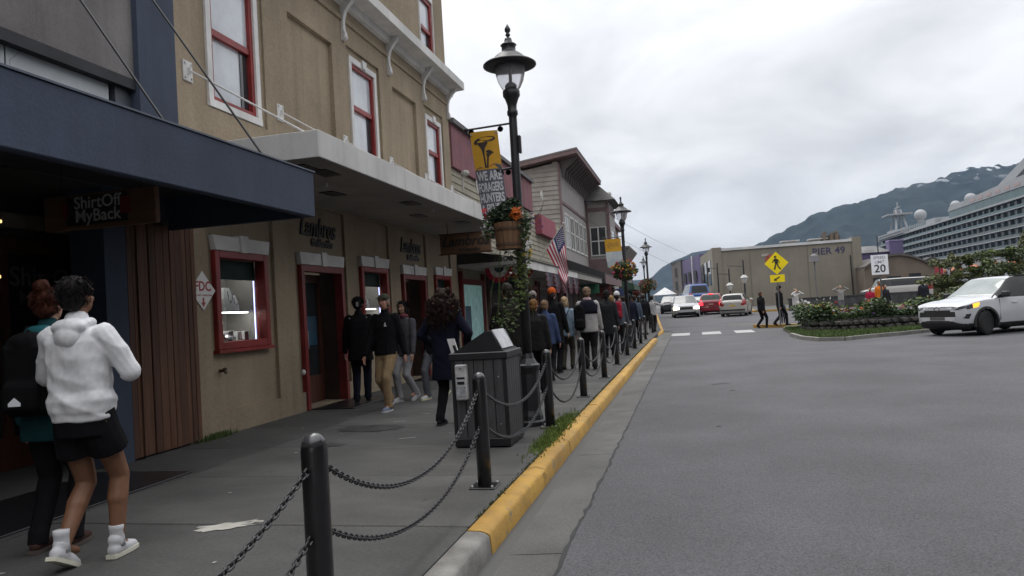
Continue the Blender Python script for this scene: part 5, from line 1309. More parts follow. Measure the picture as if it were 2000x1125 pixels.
# poles in front of the pier building
def arm_pole(loc, h, arm, lab, globe=False):
    e = empty('light_pole', loc, label=lab, cat='light pole', group='poles before the beige building')
    MB().tube([(0,0,0),(0,0,h)],[.075,.05],8).build('pole', m_lamp, e)
    MB().tube([(0,0,h-.45),(arm,0,h-.35)],.03,6).build('arm', m_lamp, e)
    if globe:
        MB().lathe([(.10,h-1.75),(.20,h-1.5),(.20,h-1.35),(.30,h-1.33),(.10,h-1.12)],12,(.0,0,0)).build('lantern', mat('lantern_pale',(.45,.45,.44),.5,.1), e)
        leaves('flower_ball', ball((0,0,h-3.2),.45,.3,.42,.3), m_leaf, 240, .09, e, int(h*10)); flowers(e,'orange',14,ball((0,-.1,h-3.2),.45,.3,.42,.7),int(h*11),(1.5,3))
    else: MB().box((arm-.1,-.12,h-.75),(arm+.12,.12,h-.35)).build('signal_head', m_black, e)
    return e
arm_pole((2.62,67,rz(67)-.13),4.3,-.75,'black pole with short bent arm before the beige building corner')
arm_pole((3.25,61,rz(61)-.13),3.6,-.8,'lantern pole behind the red minivan',True)
arm_pole((4.2,58.6,rz(58.6)-.13),4.1,-1.2,'lantern pole with long arm behind the silver wagon',True)
pl_ = MB().tube([(12.0,76,.4),(12.0,76,5.3)],.07,6).lathe([(.5,4.4),(.35,5.0),(.1,5.2)],10,(12.0,76,0)).build('flag_pole', mat('pole_grey',(.13,.125,.13),.6,.1)); tag(pl_,'grey pole with furled cloth before the beige wall','pole')
pl2 = MB().tube([(16.3,70,.3),(16.3,70,6.0)],.05,6).build('utility_pole', m_lamp); tag(pl2,'thin dark pole rising behind the speed limit sign','pole')
pl3 = MB().tube([(20.4,68,.3),(20.4,68,3.6)],.05,6).tube([(20.2,68,3.3),(20.6,68,3.3)],.03,6).build('utility_pole', m_lamp); tag(pl3,'thin dark pole before the white kiosk','pole')
# overhead wires from the shops across the street
for k, (a, b, lab) in enumerate((((-5.3,40,7.3),(2.5,105,7.0),'upper overhead wire crossing the street'),((-5.3,40,6.3),(1.5,105,5.2),'lower overhead wire crossing the street'))):
    A = Vector(a); B = Vector(b)
    o = MB().tube([A.lerp(B,t/12)-Vector((0,0,.5*(1-(2*t/12-1)**2))) for t in range(13)],.012,4).build('overhead_wire', m_black); tag(o,lab,'wire')

# ================================================================ signs
def sign_post(loc, h, lab, r=.03):
    e = empty('road_sign', loc, label=lab, cat='road sign')
    MB().bbox((-r,-r*.6,0),(r,r*.6,h),.004).build('post', mat('post_grey',(.10,.10,.10),.6,.2,5), e); return e
m_syel = mat('sign_yellow', (.93,.72,.0), .45, .02, 2, emit=.0)
m_swhite = mat('sign_bright_white', (.90,.91,.96), .4, .01, 2)
ps = sign_post((4.04,36,-.03), 2.65, 'yellow diamond crossing sign with walking figure and arrow plate')
d = .53
MB().prism([(0,-.03,2.90-d),(d,-.03,2.90),(0,-.03,2.90+d),(-d,-.03,2.90)],(0,-.006,0)).build('diamond_plate', m_syel, ps)
def fig(pts, nm='walking_figure'): return MB().prism([(x*1.06,-.038,2.90+z*1.06) for x, z in pts],(0,-.002,0)).build(nm, m_letter, ps)
MB().lathe([(.055,-.040),(.055,-.038)],14,(-.04,0,3.19),axis='y').build('walking_figure', m_letter, ps)
fig([(-.09,.20),(.0,.21),(.05,.17),(.075,.02),(.03,-.02),(-.06,-.02),(-.08,.06)])
fig([(.04,.19),(.12,.10),(.13,-.01),(.10,-.01),(.085,.08),(.02,.14)])
fig([(-.08,.19),(-.15,.10),(-.19,.02),(-.16,.01),(-.11,.08),(-.05,.12)])
fig([(-.05,-.01),(.01,-.01),(-.02,-.13),(-.06,-.28),(-.13,-.27),(-.085,-.12)])
fig([(.0,-.01),(.06,-.01),(.09,-.13),(.19,-.26),(.13,-.29),(.03,-.14)])
MB().bbox((-.32,-.035,2.02),(.32,-.03,2.36),.003).build('arrow_plate', m_syel, ps)
MB().prism([(x,-.038,2.19+z) for x, z in ((-.16,-.10),(-.02,-.10),(-.05,-.06),(.12,.06),(.08,.10),(-.09,-.01),(-.12,.03))],(0,-.002,0)).build('arrow', m_letter, ps)
sp_ = sign_post((6.86,29.4,.07), 2.0, 'white speed limit 20 sign on a post behind the planter')
MB().bbox((-.31,-.035,1.94),(.31,-.03,2.70),.02).build('plate', m_swhite, sp_)
m_sl = mat('sign_pale_letter', (.22,.24,.30), .5, 0)
text('lettering','SPEED',.16,m_sl,(0,-.037,2.59),FACE_CAM,sp_,.0005,thick=.001); text('lettering','LIMIT',.15,m_sl,(0,-.037,2.42),FACE_CAM,sp_,.0005,thick=.001)
sp_.scale = (.93,.93,.95)
text('lettering','20',.42,m_letter,(0,-.037,2.16),FACE_CAM,sp_,.0005,thick=.006)

# ================================================================ stone planter with flowers
m_stone = [mat('rubble_a',(.05,.046,.042),.9,.2,5,.5,25), mat('rubble_b',(.065,.06,.055),.9,.2,5,.5,25), mat('rubble_c',(.038,.036,.034),.9,.2,5,.5,25)]
pln = empty('stone_planter', (7,31,0), label='low rubble stone planter wall round the island flower bed', cat='planter')
PW = [(4.35,31.2),(4.45,29.2),(5.2,28.3),(6.6,28.35),(8.2,29.1),(10.2,30.6),(12.6,32.2)]
rs = random.Random(9)
stm = []
for k in range(6):
    bm = bmesh.new(); bmesh.ops.create_icosphere(bm, subdivisions=1, radius=1)
    for v in bm.verts: v.co *= 1+rs.uniform(-.16,.16); v.co = Vector((max(-.75,min(.75,v.co.x)), max(-.7,min(.7,v.co.y)), max(-.7,min(.7,v.co.z))))
    mb = MB(); mb.bm(bm); stm.append(mb.mesh('stone', m_stone[k % 3]))
for (a, b) in zip(PW[:-1], PW[1:]):
    A = Vector((*a,0)); B = Vector((*b,0)); D = B-A; t = D.normalized(); ang = math.atan2(t.y, t.x)
    at(MB().prism([A+Vector((0,.12,-.03)),B+Vector((0,.12,-.03)),B+Vector((0,.5,-.03)),A+Vector((0,.5,-.03))],(0,0,.42)).build('wall_core', m_stone[2]), pln)
    for row in range(2):
        s = 0
        while s < D.length-.08:
            w = rs.uniform(.22,.46); p = A+t*min(s+w/2, D.length)
            at(inst('stone', rs.choice(stm), None, (p.x+rs.uniform(-.02,.02),p.y+.14,.06+.19*row), (rs.uniform(-.1,.1),rs.uniform(-.1,.1),ang), (w*.68,.22,.135)), pln); s += w
bed = MB().prism([(x,y+.3,.16) for x, y in PW]+[(12.6,36,.16),(5,36,.16),(4.4,33,.16)],(0,0,.22)).build('flower_bed_soil', MATS['soil']); fix_normals(bed); bed['kind'] = 'structure'
def along(lo, hi, zlo, zhi, back):
    def f(r):
        q = lo+(hi-lo)*r.random(); i = min(int(q), len(PW)-2); u = q-i
        x = PW[i][0]+(PW[i+1][0]-PW[i][0])*u; y = PW[i][1]+(PW[i+1][1]-PW[i][1])*u
        lump = .6+.4*math.sin(x*3.1)+.25*math.sin(x*7.7+1)
        return (x+r.gauss(0,.12), y+.2+r.random()*back, zlo+(zhi-zlo)*r.random()**.8*max(.35,min(1.15,lump)))
    return f
kinds = [('leafy green plants','leaf_green',(0,1.6)),('leafy light green plants','leaf_mid',(1.0,3.2)),('dark leafy plants','leaf_dark',(2.4,4.4)),('mid green plants','leaf_green',(3.6,6))]
BF = empty('flower_bed_plants', (7,31,.5), label='mixed green bedding plants with bright flowers filling the planter', cat='plants'); BF['kind'] = 'stuff'
for k, (nm, mm, (lo, hi)) in enumerate(kinds):
    at(leaves('bedding_foliage', along(lo,hi,.36,.98,1.6), MATS[mm], 3600, .075, None, 100+k, elong=2.0), BF)
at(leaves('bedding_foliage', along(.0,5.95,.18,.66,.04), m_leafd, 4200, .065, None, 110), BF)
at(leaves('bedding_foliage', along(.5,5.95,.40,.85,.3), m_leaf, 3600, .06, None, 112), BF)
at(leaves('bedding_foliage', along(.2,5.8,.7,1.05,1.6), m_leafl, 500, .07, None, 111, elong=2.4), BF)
for k, (c, n, lo, hi, z0, z1) in enumerate((('orange',36,1.0,6,.6,1.05),('yellow',30,1.2,5.8,.6,1.0),('white',28,0,1.6,.85,1.25),('violet',70,1.8,4.2,.5,.9),('pink',24,.6,5.5,.6,1.0),('red',18,.8,5.8,.6,1.0),('pale',30,1.6,5.8,.6,1.1))):
    r = random.Random(300+k); f = along(lo,hi,z0,z1,1.0)
    for q in range(n):
        s = r.uniform(1.3,2.6); at(inst('flower', FM[c], None, f(r), (r.uniform(-1.3,.4),r.uniform(-1,1),r.uniform(0,6)), (s,s,s)), BF)

# ================================================================ trees to the right
m_bark = mat('bark', (.07,.055,.042), .9, .25, 8, .6, 20)
def tree(loc, h, lab, seed, rx=1.6, n=5200, m_=None, ls=.10):
    r = random.Random(seed)
    e = empty('street_tree', loc, label=lab, cat='tree', group='leafy trees by the pier')
    tops = []
    tr = MB().tube([(0,0,-.2),(.03,.02,h*.25),(-.03,0,h*.55),(.02,.03,h*.8)],[.10,.08,.05,.02],8)
    for k in range(11):
        z = h*r.uniform(.22,.72); a = r.uniform(0,6.28); l_ = rx*r.uniform(.5,1.0)*(1.15-z/h*.55)
        p = Vector((math.cos(a)*l_, math.sin(a)*l_, z+h*r.uniform(.08,.28))); tops.append(p)
        tr.tube([(0,0,z),(p.x*.5,p.y*.5,z+(p.z-z)*.6),tuple(p)],[.04,.025,.008],5)
    tr.build('trunk', m_bark, e)
    cl = [ball(tuple(p),rx*r.uniform(.16,.34),rx*r.uniform(.16,.34),h*r.uniform(.05,.11),.0) for p in tops]
    cl += [ball((r.gauss(0,rx*.42),r.gauss(0,rx*.42),h*(.30+.70*r.random()**1.2)),rx*r.uniform(.10,.30),rx*r.uniform(.10,.30),h*r.uniform(.04,.09),.0) for _ in range(30)]
    leaves('crown', multi(cl), m_ or m_leaf, n, ls, e, seed, elong=1.7)
    leaves('crown', multi(cl[::2]), m_leafl, n//3, ls, e, seed+5, elong=1.7)
    return e
m_tl = mat('tree_leaf', (.135,.145,.05), .6, .3, 5, col2=(.07,.08,.03)); m_tl2 = mat('tree_leaf_b', (.11,.135,.055), .6, .3, 5, col2=(.05,.07,.028))
tree((13.1,42,-.1),2.9,'small leafy tree left of the two by the car park',11,1.3,5600,m_tl,.08)
tree((15.1,41,-.1),3.2,'taller leafy tree above the white car roof',12,1.6,7000,m_tl2,.08)
tree((17.6,42.5,-.1),3.9,'leafy tree at the right edge before the ship',13,1.7,7500,m_tl,.08)
sb = [(12.6,39.5,.9,1.0),(14.2,38.5,1.1,1.2),(15.8,39,1.3,1.2),(17.4,39,1.4,1.3)]
for k, (x, y, hh, rr_) in enumerate(sb):
    e = empty('shrub', (x,y,-.05), label=['low shrub at the left end below the trees','round shrub second from left below the trees','round shrub third from left below the trees','round shrub behind the white car roof'][k], cat='shrub', group='shrubs below the trees')
    MB().tube([(0,0,0),(0,0,hh*.6)],.04,5).build('stem', m_bark, e)
    leaves('foliage', ball((0,0,hh*.75),rr_,rr_*.8,hh*.75,.3), m_leafd if k % 2 else m_tl2, 1500, .10, e, 70+k)

# ================================================================ flag and bunting
m_fred = mat('flag_red', (.42,.02,.05), .75, .06, 8); m_fwhite = mat('flag_white', (.70,.66,.68), .75, .05, 8); m_fblue = mat('flag_blue', (.028,.035,.12), .75, .06, 8)
FL = empty('american_flag', (-3.87,24.0,2.7), label='american flag drooping from an angled staff at the cream canopy', cat='flag')
stf = [(-4.10+3.87-.35,0,-.35),(.02,0,1.42)]
MB().tube([(-.95,.02,.15),(.03,0,1.42)],.014,6).ell((.04,0,1.44),(.035,.035,.035),8,6).build('staff', mat('staff_pale',(.42,.41,.39),.5,.05), FL)
# the cloth hangs from the staff: hoist runs down the staff, fly droops
Hn, Fn = 13, 20; vs = []; 
A = Vector((.0,0,1.36)); Bq = Vector((-.52,.01,.70))
for i in range(Hn+1):
    h = A.lerp(Bq, i/Hn)
    for j in range(Fn+1):
        t = j/Fn
        dx = (.10+.30*(i/Hn))*t+.05*math.sin(t*7+i*.35)*t
        p = h+Vector((.10*t+.42*t*(i/Hn), .10*math.sin(t*6+i*.5)*t, -1.28*t*(1-.06*(i/Hn))-.02*math.sin(i)*t)); vs.append(p)
mb = MB()
def fidx(i, j): return i*(Fn+1)+j
fs_ = []; ms = []
for i in range(Hn):
    for j in range(Fn):
        fs_.append((fidx(i,j),fidx(i+1,j),fidx(i+1,j+1),fidx(i,j+1))); ms.append(2 if (i < 7 and j < 8) else (0 if i % 2 == 0 else 1))
mb.add(vs, fs_); mb.m = ms; mb.build('cloth', [m_fred, m_fwhite, m_fblue], FL, True)
st = MB()
for i in range(6):
    for j in range(6):
        q = vs[fidx(i+1, min(7, 1+j))]; q2 = vs[fidx(i, min(7, 1+j))]; c = (q+q2)/2+Vector((0,-.006,0)); s = .018
        st.add([c+Vector((0,0,s)),c+Vector((s,0,0)),c+Vector((0,0,-s)),c+Vector((-s,0,0))],[(0,1,2,3)])
o = st.build('stars', m_fwhite, FL); o['kind'] = 'stuff'; FL.scale = (1.12,1.12,1.1); FL.location.z = 2.58
def bunting(loc, w, lab, n=6, ms=None):
    ms = ms or (m_fblue, m_fwhite, m_fred)
    e = empty('bunting', loc, label=lab, cat='bunting', group='red white and blue bunting')
    for (r0, r1, m_) in ((.0,.34,ms[0]),(.34,.67,ms[1]),(.67,1.0,ms[2])):
        vs = []; fs = []; N_ = 36
        for k in range(N_+1):
            a = math.pi*k/N_; 
            for rr_ in (r0, r1):
                vs.append((-math.cos(a)*w*rr_*.5, .03*math.sin(k*1.9)*rr_-.01, -math.sin(a)*w*.5*rr_-.02*abs(math.sin(k*.95))*rr_))
        for k in range(N_): fs.append((2*k,2*k+1,2*k+3,2*k+2))
        MB().add(vs, fs).build('cloth_band', m_, e, True)
    MB().tube([(-w/2,0,0),(w/2,0,0)],.01,5).build('cord', m_white, e)
    return e
bunting((-4.55,20.4,2.62),.75,'bunting fan right of the lamp pole under the canopy')
bunting((-4.98,19.6,2.60),.8,'bunting fan left of the lamp pole under the canopy')
for k in range(5):
    b_ = bunting((-4.07,22.2+1.35*k,2.50),1.2,'faded bunting swag, %s along the canopy edge' % ordw[k], ms=(mat('faded_blue',(.035,.04,.06),.8,.2,9), mat('faded_grey',(.10,.085,.095),.8,.2,9), mat('faded_red',(.085,.03,.045),.8,.2,9))); b_.rotation_euler = (0,0,R_(90))
# ================================================================ vehicles
m_tyre = mat('tyre', (.012,.012,.012), .85, .1, 10)
m_rimd = mat('rim_dark', (.06,.06,.064), .3, .1, metal=.4)
m_rims = mat('rim_silver', (.35,.35,.36), .35, .1, metal=.7)
m_clad = mat('black_cladding', (.018,.018,.019), .6, .1, 5)
m_cglass = mat('car_glass', (.012,.015,.016), .08, 0, spec=.35)
m_cglassl = mat('car_glass_light', (.22,.25,.245), .08, .1, 2, spec=.8)
m_cglassm = mat('car_glass_mid', (.07,.08,.082), .08, .1, 2, spec=.7)
m_chrome = mat('chrome', (.55,.55,.56), .15, 0, metal=1)
m_hl = mat('headlight_off', (.07,.075,.085), .1, .3, 30, spec=1)
m_hlon = mat('headlight_lit', (1,.95,.8), .3, 0, emit=9, ecol=(1,.86,.6))
m_brake = mat('brake_lit', (.8,.02,.03), .3, 0, emit=2.6, ecol=(1,.03,.05))
m_tail = mat('tail_off', (.22,.012,.015), .25, .1)
m_amber = mat('indicator_lit', (1,.4,.05), .3, 0, emit=1.6, ecol=(1,.40,.03))
m_platey = mat('number_plate', (.50,.36,.06), .5, .1)
def paint(nm, c, rough=.32): return mat('paint_'+nm, c, rough, .03, 1.5, coat=.8, spec=.5)

def lerp_st(S, n):
    """upsample stations (len k arrays) with a soft cubic"""
    A = np.array(S, float); k = len(A); out_ = []
    for i in range(k-1):
        p0, p1, p2, p3 = A[max(i-1,0)], A[i], A[i+1], A[min(i+2,k-1)]
        m1, m2 = (p2-p0)*.32, (p3-p1)*.32
        for j in range(n):
            t = j/n; out_.append((2*t**3-3*t**2+1)*p1+(t**3-2*t**2+t)*m1+(-2*t**3+3*t**2)*p2+(t**3-t**2)*m2)
    out_.append(A[-1]); return np.array(out_)
def car_stations(P):
    L_, W_, H_ = P['L']/2, P['W']/2, P['H']; zc_ = P['clear']; hf, hc, bl = P['hf'], P['hc'], P['belt']
    yc, yf, yr, yt = P['y_cowl'], P['y_rf'], P['y_rr'], P['y_tail']; rw = P.get('rw', .72)
    def st(y, w, zb, top, belt, inner=None, rin=None):
        # 8 points: bottom centre, bottom edge, sill, mid, belt, edge, inner, centre
        ins = inner if inner is not None else .86
        return [(y,0,zb),(y,w*.78,zb),(y,w*.95,zb+.12),(y,w,(zb+belt)*.52),(y,w*.975,belt),(y,w*ins,top-.07),(y,w*(rin or ins*.66),top-.012),(y,0,top)]
    nose = P.get('nose', .84)
    S = [st(L_,W_*nose*.80,zc_+.20,hf-.12,hf-.22,.92),
         st(L_-.06,W_*nose*.93,zc_+.10,hf-.04,hf-.12,.92),
         st(L_-.22,W_*.965,zc_+.02,hf+.01,hf-.06,.90),
         st(L_-.55,W_*.995,zc_,hf+(hc-hf)*.35,hf+.01,.89),
         st((L_-.55+yc)/2,W_,zc_,hf+(hc-hf)*.75,(hf+bl)/2,.88),
         st(yc,W_,zc_,hc,bl-.04,.88),
         st(yc-.10,W_,zc_,hc+.07,bl-.02,.865),
         st((yc+yf)/2-.02,W_,zc_,(hc+H_-.08)/2+.02,bl,rw+.10),
         st(yf+.05,W_,zc_,H_-.075,bl,rw+.02),
         st(yf-.20,W_,zc_,H_-.02,bl,rw),
         st((yf+yr)/2,W_,zc_,H_,bl+.02,rw),
         st(yr+.25,W_,zc_,H_-.03,bl+.03,rw),
         st(yr,W_*.995,zc_,H_-.075,bl+.03,rw+.01),
         st((yr+yt)/2,W_*.985,zc_+.03,(H_-.05+bl+.12)/2+.06,bl+.02,rw+.09),
         st(yt,W_*.97,zc_+.06,bl+.14,bl,.88),
         st(-L_+.05,W_*.94,zc_+.10,bl+.06,bl-.06,.90),
         st(-L_,W_*.86,zc_+.22,bl-.05,bl-.20,.92)]
    return S
def make_car(name, loc, rz_, lab, P, pm, cat='car', group=None, glass=None, rims=None, clad=True, nu=5, nv=6):
    e = empty(name, loc, rz_, lab, cat, group); glass = glass or m_cglass
    S = np.array(car_stations(P)); U = lerp_st(S.reshape(len(S), -1), nu).reshape(-1, 8, 3)
    V = np.stack([lerp_st(U[i], nv) for i in range(len(U))]); n0, n1 = V.shape[:2]
    yw = P['wheels']; wr = P['wr']; W_ = P['W']/2
    parts = {}
    def put(nm, quad, m_):
        parts.setdefault((nm, m_.name), (MB(), m_))[0].quad(*quad)
    for s in (1, -1):
        for i in range(n0-1):
            for j in range(n1-1):
                q = [V[i,j], V[i,j+1], V[i+1,j+1], V[i+1,j]]
                c = sum(q)/4; y, x, z = c
                if abs(x) > .45*W_ and any((y-w)**2+(z-wr)**2 < (wr+.055)**2 for w in yw) and z < wr*2+.1: continue
                u, v = (i+.5)/nu, (j+.5)/nv
                nm, m_ = P['classify'](x, y, z, u, v, s)
                pts = [(s*p[1], p[0], p[2]) for p in q]
                if s > 0: pts = pts[::-1]
                put(nm, pts, m_)
    for s in (1, -1):          # close the nose and the tail
        for i, uu in ((0, .01), (n0-1, len(S)-1.01)):
            for j in range(n1-1):
                for k in range(4):
                    f0, f1 = 1-k/4, 1-(k+1)/4
                    a, b = V[i,j], V[i,j+1]; q = [(a[0],a[1]*f0,a[2]),(b[0],b[1]*f0,b[2]),(b[0],b[1]*f1,b[2]),(a[0],a[1]*f1,a[2])]
                    c = np.mean(np.array(q), axis=0)
                    nm, m_ = P['classify'](abs(c[1]), c[0], c[2], uu, (j+.5)/nv if j < n1-nv else 5.0, s)
                    put(nm, [(s*p[1], p[0], p[2]) for p in q], m_)
    for (nm, mn), (mb, m_) in parts.items():
        if m_ is None: continue
        o = mb.build(nm, m_, e)
        bm = bmesh.new(); bm.from_mesh(o.data); bmesh.ops.remove_doubles(bm, verts=bm.verts, dist=.0008); bmesh.ops.recalc_face_normals(bm, faces=bm.faces); bm.to_mesh(o.data); bm.free()
        shade_auto(o, 40)
    # wheels
    tp = [(wr*.62,-.10),(wr*.90,-.105),(wr*.985,-.08),(wr,-.03),(wr,.03),(wr*.985,.08),(wr*.90,.105),(wr*.62,.10)]
    tm = MB().lathe(tp,28,axis='x').mesh('tyre', m_tyre, True)
    rb = MB().lathe([(wr*.63,-.06),(wr*.63,.085),(wr*.57,.09),(wr*.55,.03),(.02,.03)],24,axis='x')
    for k in range(10):
        a = 2*math.pi*k/10; c, s_ = math.cos(a), math.sin(a); p = Vector((.055,c*wr*.10,s_*wr*.10)); q = Vector((.08,c*wr*.58,s_*wr*.58)); t = Vector((0,-s_,c))*wr*.055
        rb.add([p-t,p+t,q+t*1.2,q-t*1.2,(p-t)+Vector((-.03,0,0)),(p+t)+Vector((-.03,0,0)),(q+t*1.2)+Vector((-.03,0,0)),(q-t*1.2)+Vector((-.03,0,0))],[(0,1,2,3),(0,4,5,1),(2,6,7,3),(1,5,6,2),(3,7,4,0)])
    rb.lathe([(wr*.14,.03),(wr*.14,.08),(.01,.082)],12,axis='x')
    rm = rb.mesh('rim', rims or m_rims)
    for s in (1,-1):
        for k, w in enumerate(yw):
            wh_ = empty('wheel'); wh_.parent = e; wh_.location = (s*(W_-.115), w, wr)
            wh_.rotation_euler = (0,0,(0 if s > 0 else math.pi)+(P.get('steer',0) if k == 0 else 0))
            inst('tyre', tm, wh_); inst('rim', rm, wh_)
            # arch flare and liner
            fl = MB(); n = 18; a0, a1 = R_(-14), R_(194)
            r0, r1 = wr+.045, wr+.105
            for (xa, xb) in (((W_-.20),(W_+.012)),):
                vs = []; fs = []
                for q in range(n+1):
                    a = a0+(a1-a0)*q/n; c, s_ = math.cos(a), math.sin(a)
                    vs += [(s*xa,w+r0*c,wr+r0*s_),(s*xb,w+r0*c,wr+r0*s_),(s*(xb-.004),w+r1*c,wr+r1*s_),(s*xa,w+r1*c,wr+r1*s_)]
                for q in range(n):
                    for t in range(4): fs.append((4*q+t,4*q+(t+1) % 4,4*q+4+(t+1) % 4,4*q+4+t))
                fl.add(vs, fs)
            fix_normals(fl.build('wheel_arch', m_clad if clad else pm, e))
            MB().lathe([(wr+.05,0),(wr+.05,.34)],18,(s*(W_-.36) if s > 0 else s*(W_-.02),w,wr),axis='x').build('arch_liner', m_dark, e) if False else None
            MB().box((s*.42,w-wr-.05,.12),(s*.45,w+wr+.05,wr*2+.06)).build('arch_liner', m_dark, e)
    MB().box((-W_+.25,-P['L']/2+.3,P['clear']-.03),(W_-.25,P['L']/2-.4,P['clear']+.06)).build('underbody', m_dark, e)
    for s in (1,-1):
        if P.get('mirror', True):
            yb_ = P['y_cowl']-.30
            MB().bbox((s*(W_-.04),yb_-.08,P['belt']+.02),(s*(W_+.20),yb_+.06,P['belt']+.19),.04).build('mirror', P.get('mirror_m', pm), e)
    return e

# --- white compact SUV turning in from the right
pw = paint('white', (.50,.51,.535))
def cls_suv(x, y, z, u, v, s):
    if z < .35 and y < 1.92: return 'sill', m_clad
    if y > 1.90 and z < .47-.10*max(0, min(1, (x-.45)/.3)): return 'lower_bumper', m_clad
    if y > 2.05 and x < .62-(z-.56)*.45 and .575 < z < .775: return 'grille', m_clad
    if y > 2.02 and x < .60 and .845 < z < .868: return 'grille_slot', m_clad
    if 1.62 < y < 2.26 and x > .48 and .775+(2.2-y)*.17 < z < .868+(2.2-y)*.17 and v < 5.6:
        return ('turn_signal', m_amber) if (1.62 < y < 1.86 and s < 0) else ('headlight', m_hl)
    if 1.93 < y < 2.20 and x > .70 and .52 < z < .66 and abs((y-2.06)+(z-.59)*.5) < .06: return 'bumper_vent', m_clad
    if 5.15 < u < 8.15 and v > 5.22: return 'windscreen', m_cglassl
    if 4.10 < v < 4.90 and -1.75 < y < .94:
        if -.14 < y < -.02 or -1.12 < y < -1.02: return 'pillar', m_clad
        return 'side_window', m_cglass
    if (4.0 < v <= 4.10 or 4.90 <= v < 5.25) and -1.85 < y < 1.06: return 'window_trim', m_clad
    if 12.2 < u < 13.9 and v > 5.3: return 'rear_window', m_cglass
    return 'body', pw
PS = dict(L=4.52,W=1.85,H=1.70,clear=.20,hf=.97,hc=1.13,belt=1.06,y_cowl=1.06,y_rf=.22,y_rr=-1.75,y_tail=-2.12,wheels=(1.42,-1.27),wr=.365,classify=cls_suv,steer=R_(12),mirror_m=m_clad,nose=.86)
# front left wheel near (8.14,24.02); heading 30 deg from -X towards the camera
hd_ = R_(180+30); hx, hy = math.cos(hd_), math.sin(hd_)
lx, ly = -hy, hx          # left of heading
wx, wy = 8.28, 24.05
cxs = wx - hx*1.42 - lx*.82; cys = wy - hy*1.42 - ly*.82
SUV = make_car('parked_suv' if False else 'suv', (cxs,cys,-.13), hd_-math.pi/2, 'white compact SUV with black wheel arches turning in from the right', PS, pw, rims=m_rimd, nu=8, nv=9)
MB().lathe([(.055,2.232),(.075,2.232),(.075,2.262),(.055,2.262),(.055,2.232)],20,(0,0,.80),axis='y').build('emblem', m_chrome, SUV).scale = (1.35,1,1)
SUV.children[-1].location = (0,.0,.0)
MB().box((-.26,2.262,.49),(.26,2.275,.57)).build('number_plate', mat('plate_dark',(.10,.10,.10),.5,.1), SUV)
for s in (1,-1): MB().box((s*.60,-1.6,1.66),(s*.64,.1,1.70)).build('roof_rail', m_clad, SUV)
for s in (1,-1):
    for y in (.35,-.75): MB().bbox((s*.93,y-.10,.90),(s*.955,y+.10,.925),.006).build('door_handle', pw, SUV)
    for y in (.90,-.08,-1.08): MB().box((s*.90,y,.42),(s*.9275,y+.004,1.02)).build('door_seam', m_clad, SUV)

def cls_van(front_lit=False, brake=False, pm=None, glassf=None, grille=True, lowdark=True, tail=m_tail, rear_glass=m_cglass):
    def f(x, y, z, u, v, s):
        P = f.P; L2 = P['L']/2
        if z < P['clear']+.13: return 'sill', (m_clad if lowdark else pm)
        if y > L2-.35 and z < P['clear']+.24 and x < P['W']*.36: return 'lower_bumper', m_clad
        if y > L2-.14 and x < .52 and P['hf']-.36 < z < P['hf']-.17: return 'grille', m_clad
        if y > L2-.45 and x > .55 and P['hf']-.34 < z < P['hf']-.12 and v < 5.4: return 'headlight', (m_hlon if front_lit else m_hl)
        if 5.15 < u < 8.15 and v > 5.2: return 'windscreen', glassf or m_cglassl
        if 4.1 < v < 4.92 and P['y_rr']-.05 < y < P['y_cowl']-.12:
            if abs(y-(P['y_rf']-.55)) < .06 or abs(y-(P['y_rf']-1.75)) < .06: return 'pillar', m_clad
            return 'side_window', m_cglass
        if 12.35 < u < 14.15 and v > 5.45: return 'rear_window', rear_glass
        if y < -L2+.42 and x > .60*P['W']/2+.10 and P['belt']-.28 < z < P['belt']+.14: return 'tail_light', (m_brake if brake else tail)
        if y < -L2+.30 and z < P['clear']+.28: return 'rear_bumper', (m_clad if lowdark else pm)
        return 'body', pm
    return f
def van(name, loc, rz_, lab, pm, P=None, cat='car', **k):
    base = dict(L=5.0,W=1.98,H=1.74,clear=.20,hf=.98,hc=1.10,belt=1.06,y_cowl=1.72,y_rf=.80,y_rr=-2.18,y_tail=-2.38,wheels=(1.55,-1.50),wr=.34,nose=.90)
    if P: base.update(P)
    f = cls_van(pm=pm, **k); f.P = base; base['classify'] = f
    return make_car(name, loc, rz_, lab, base, pm, cat, clad=False, nu=5, nv=6)
ps_ = paint('silver', (.34,.345,.36)); pr_ = paint('red', (.20,.012,.022)); pg_ = paint('champagne', (.36,.345,.315)); pb_ = paint('blue', (.012,.07,.27)); pk_ = paint('plum', (.035,.03,.055)); pd_ = paint('dark', (.02,.02,.024)); pwv = paint('van_white', (.40,.39,.37))
V1 = van('minivan', (-.33,60.6,rz(58)-.13), R_(180+3), 'silver minivan driving towards the camera with headlights on', ps_, front_lit=True, glassf=m_cglassm)
MB().box((-.30,2.47,.52),(.30,2.49,.64)).build('number_plate', m_platey, V1); MB().box((-.5,2.455,.80),(.5,2.47,.82)).build('grille_bar', m_chrome, V1); MB().box((-.75,2.44,.34),(.75,2.46,.38)).build('bumper_strip', m_chrome, V1)
V2 = van('minivan', (2.0,64.4,rz(63)-.13), R_(-6), 'red minivan driving away with brake lights lit', pr_, brake=True, lowdark=False, rear_glass=mat('rear_glass_green',(.05,.075,.065),.06,.2,3))
MB().box((-.16,-2.26,1.63),(.16,-2.22,1.68)).build('brake_light', m_brake, V2); MB().box((-.75,-2.53,.60),(.75,-2.50,.635)).build('bumper_strip', m_chrome, V2); MB().box((-.2,-2.52,.80),(.2,-2.505,.90)).build('number_plate', mat('plate_pale',(.30,.20,.19),.5,.1), V2)
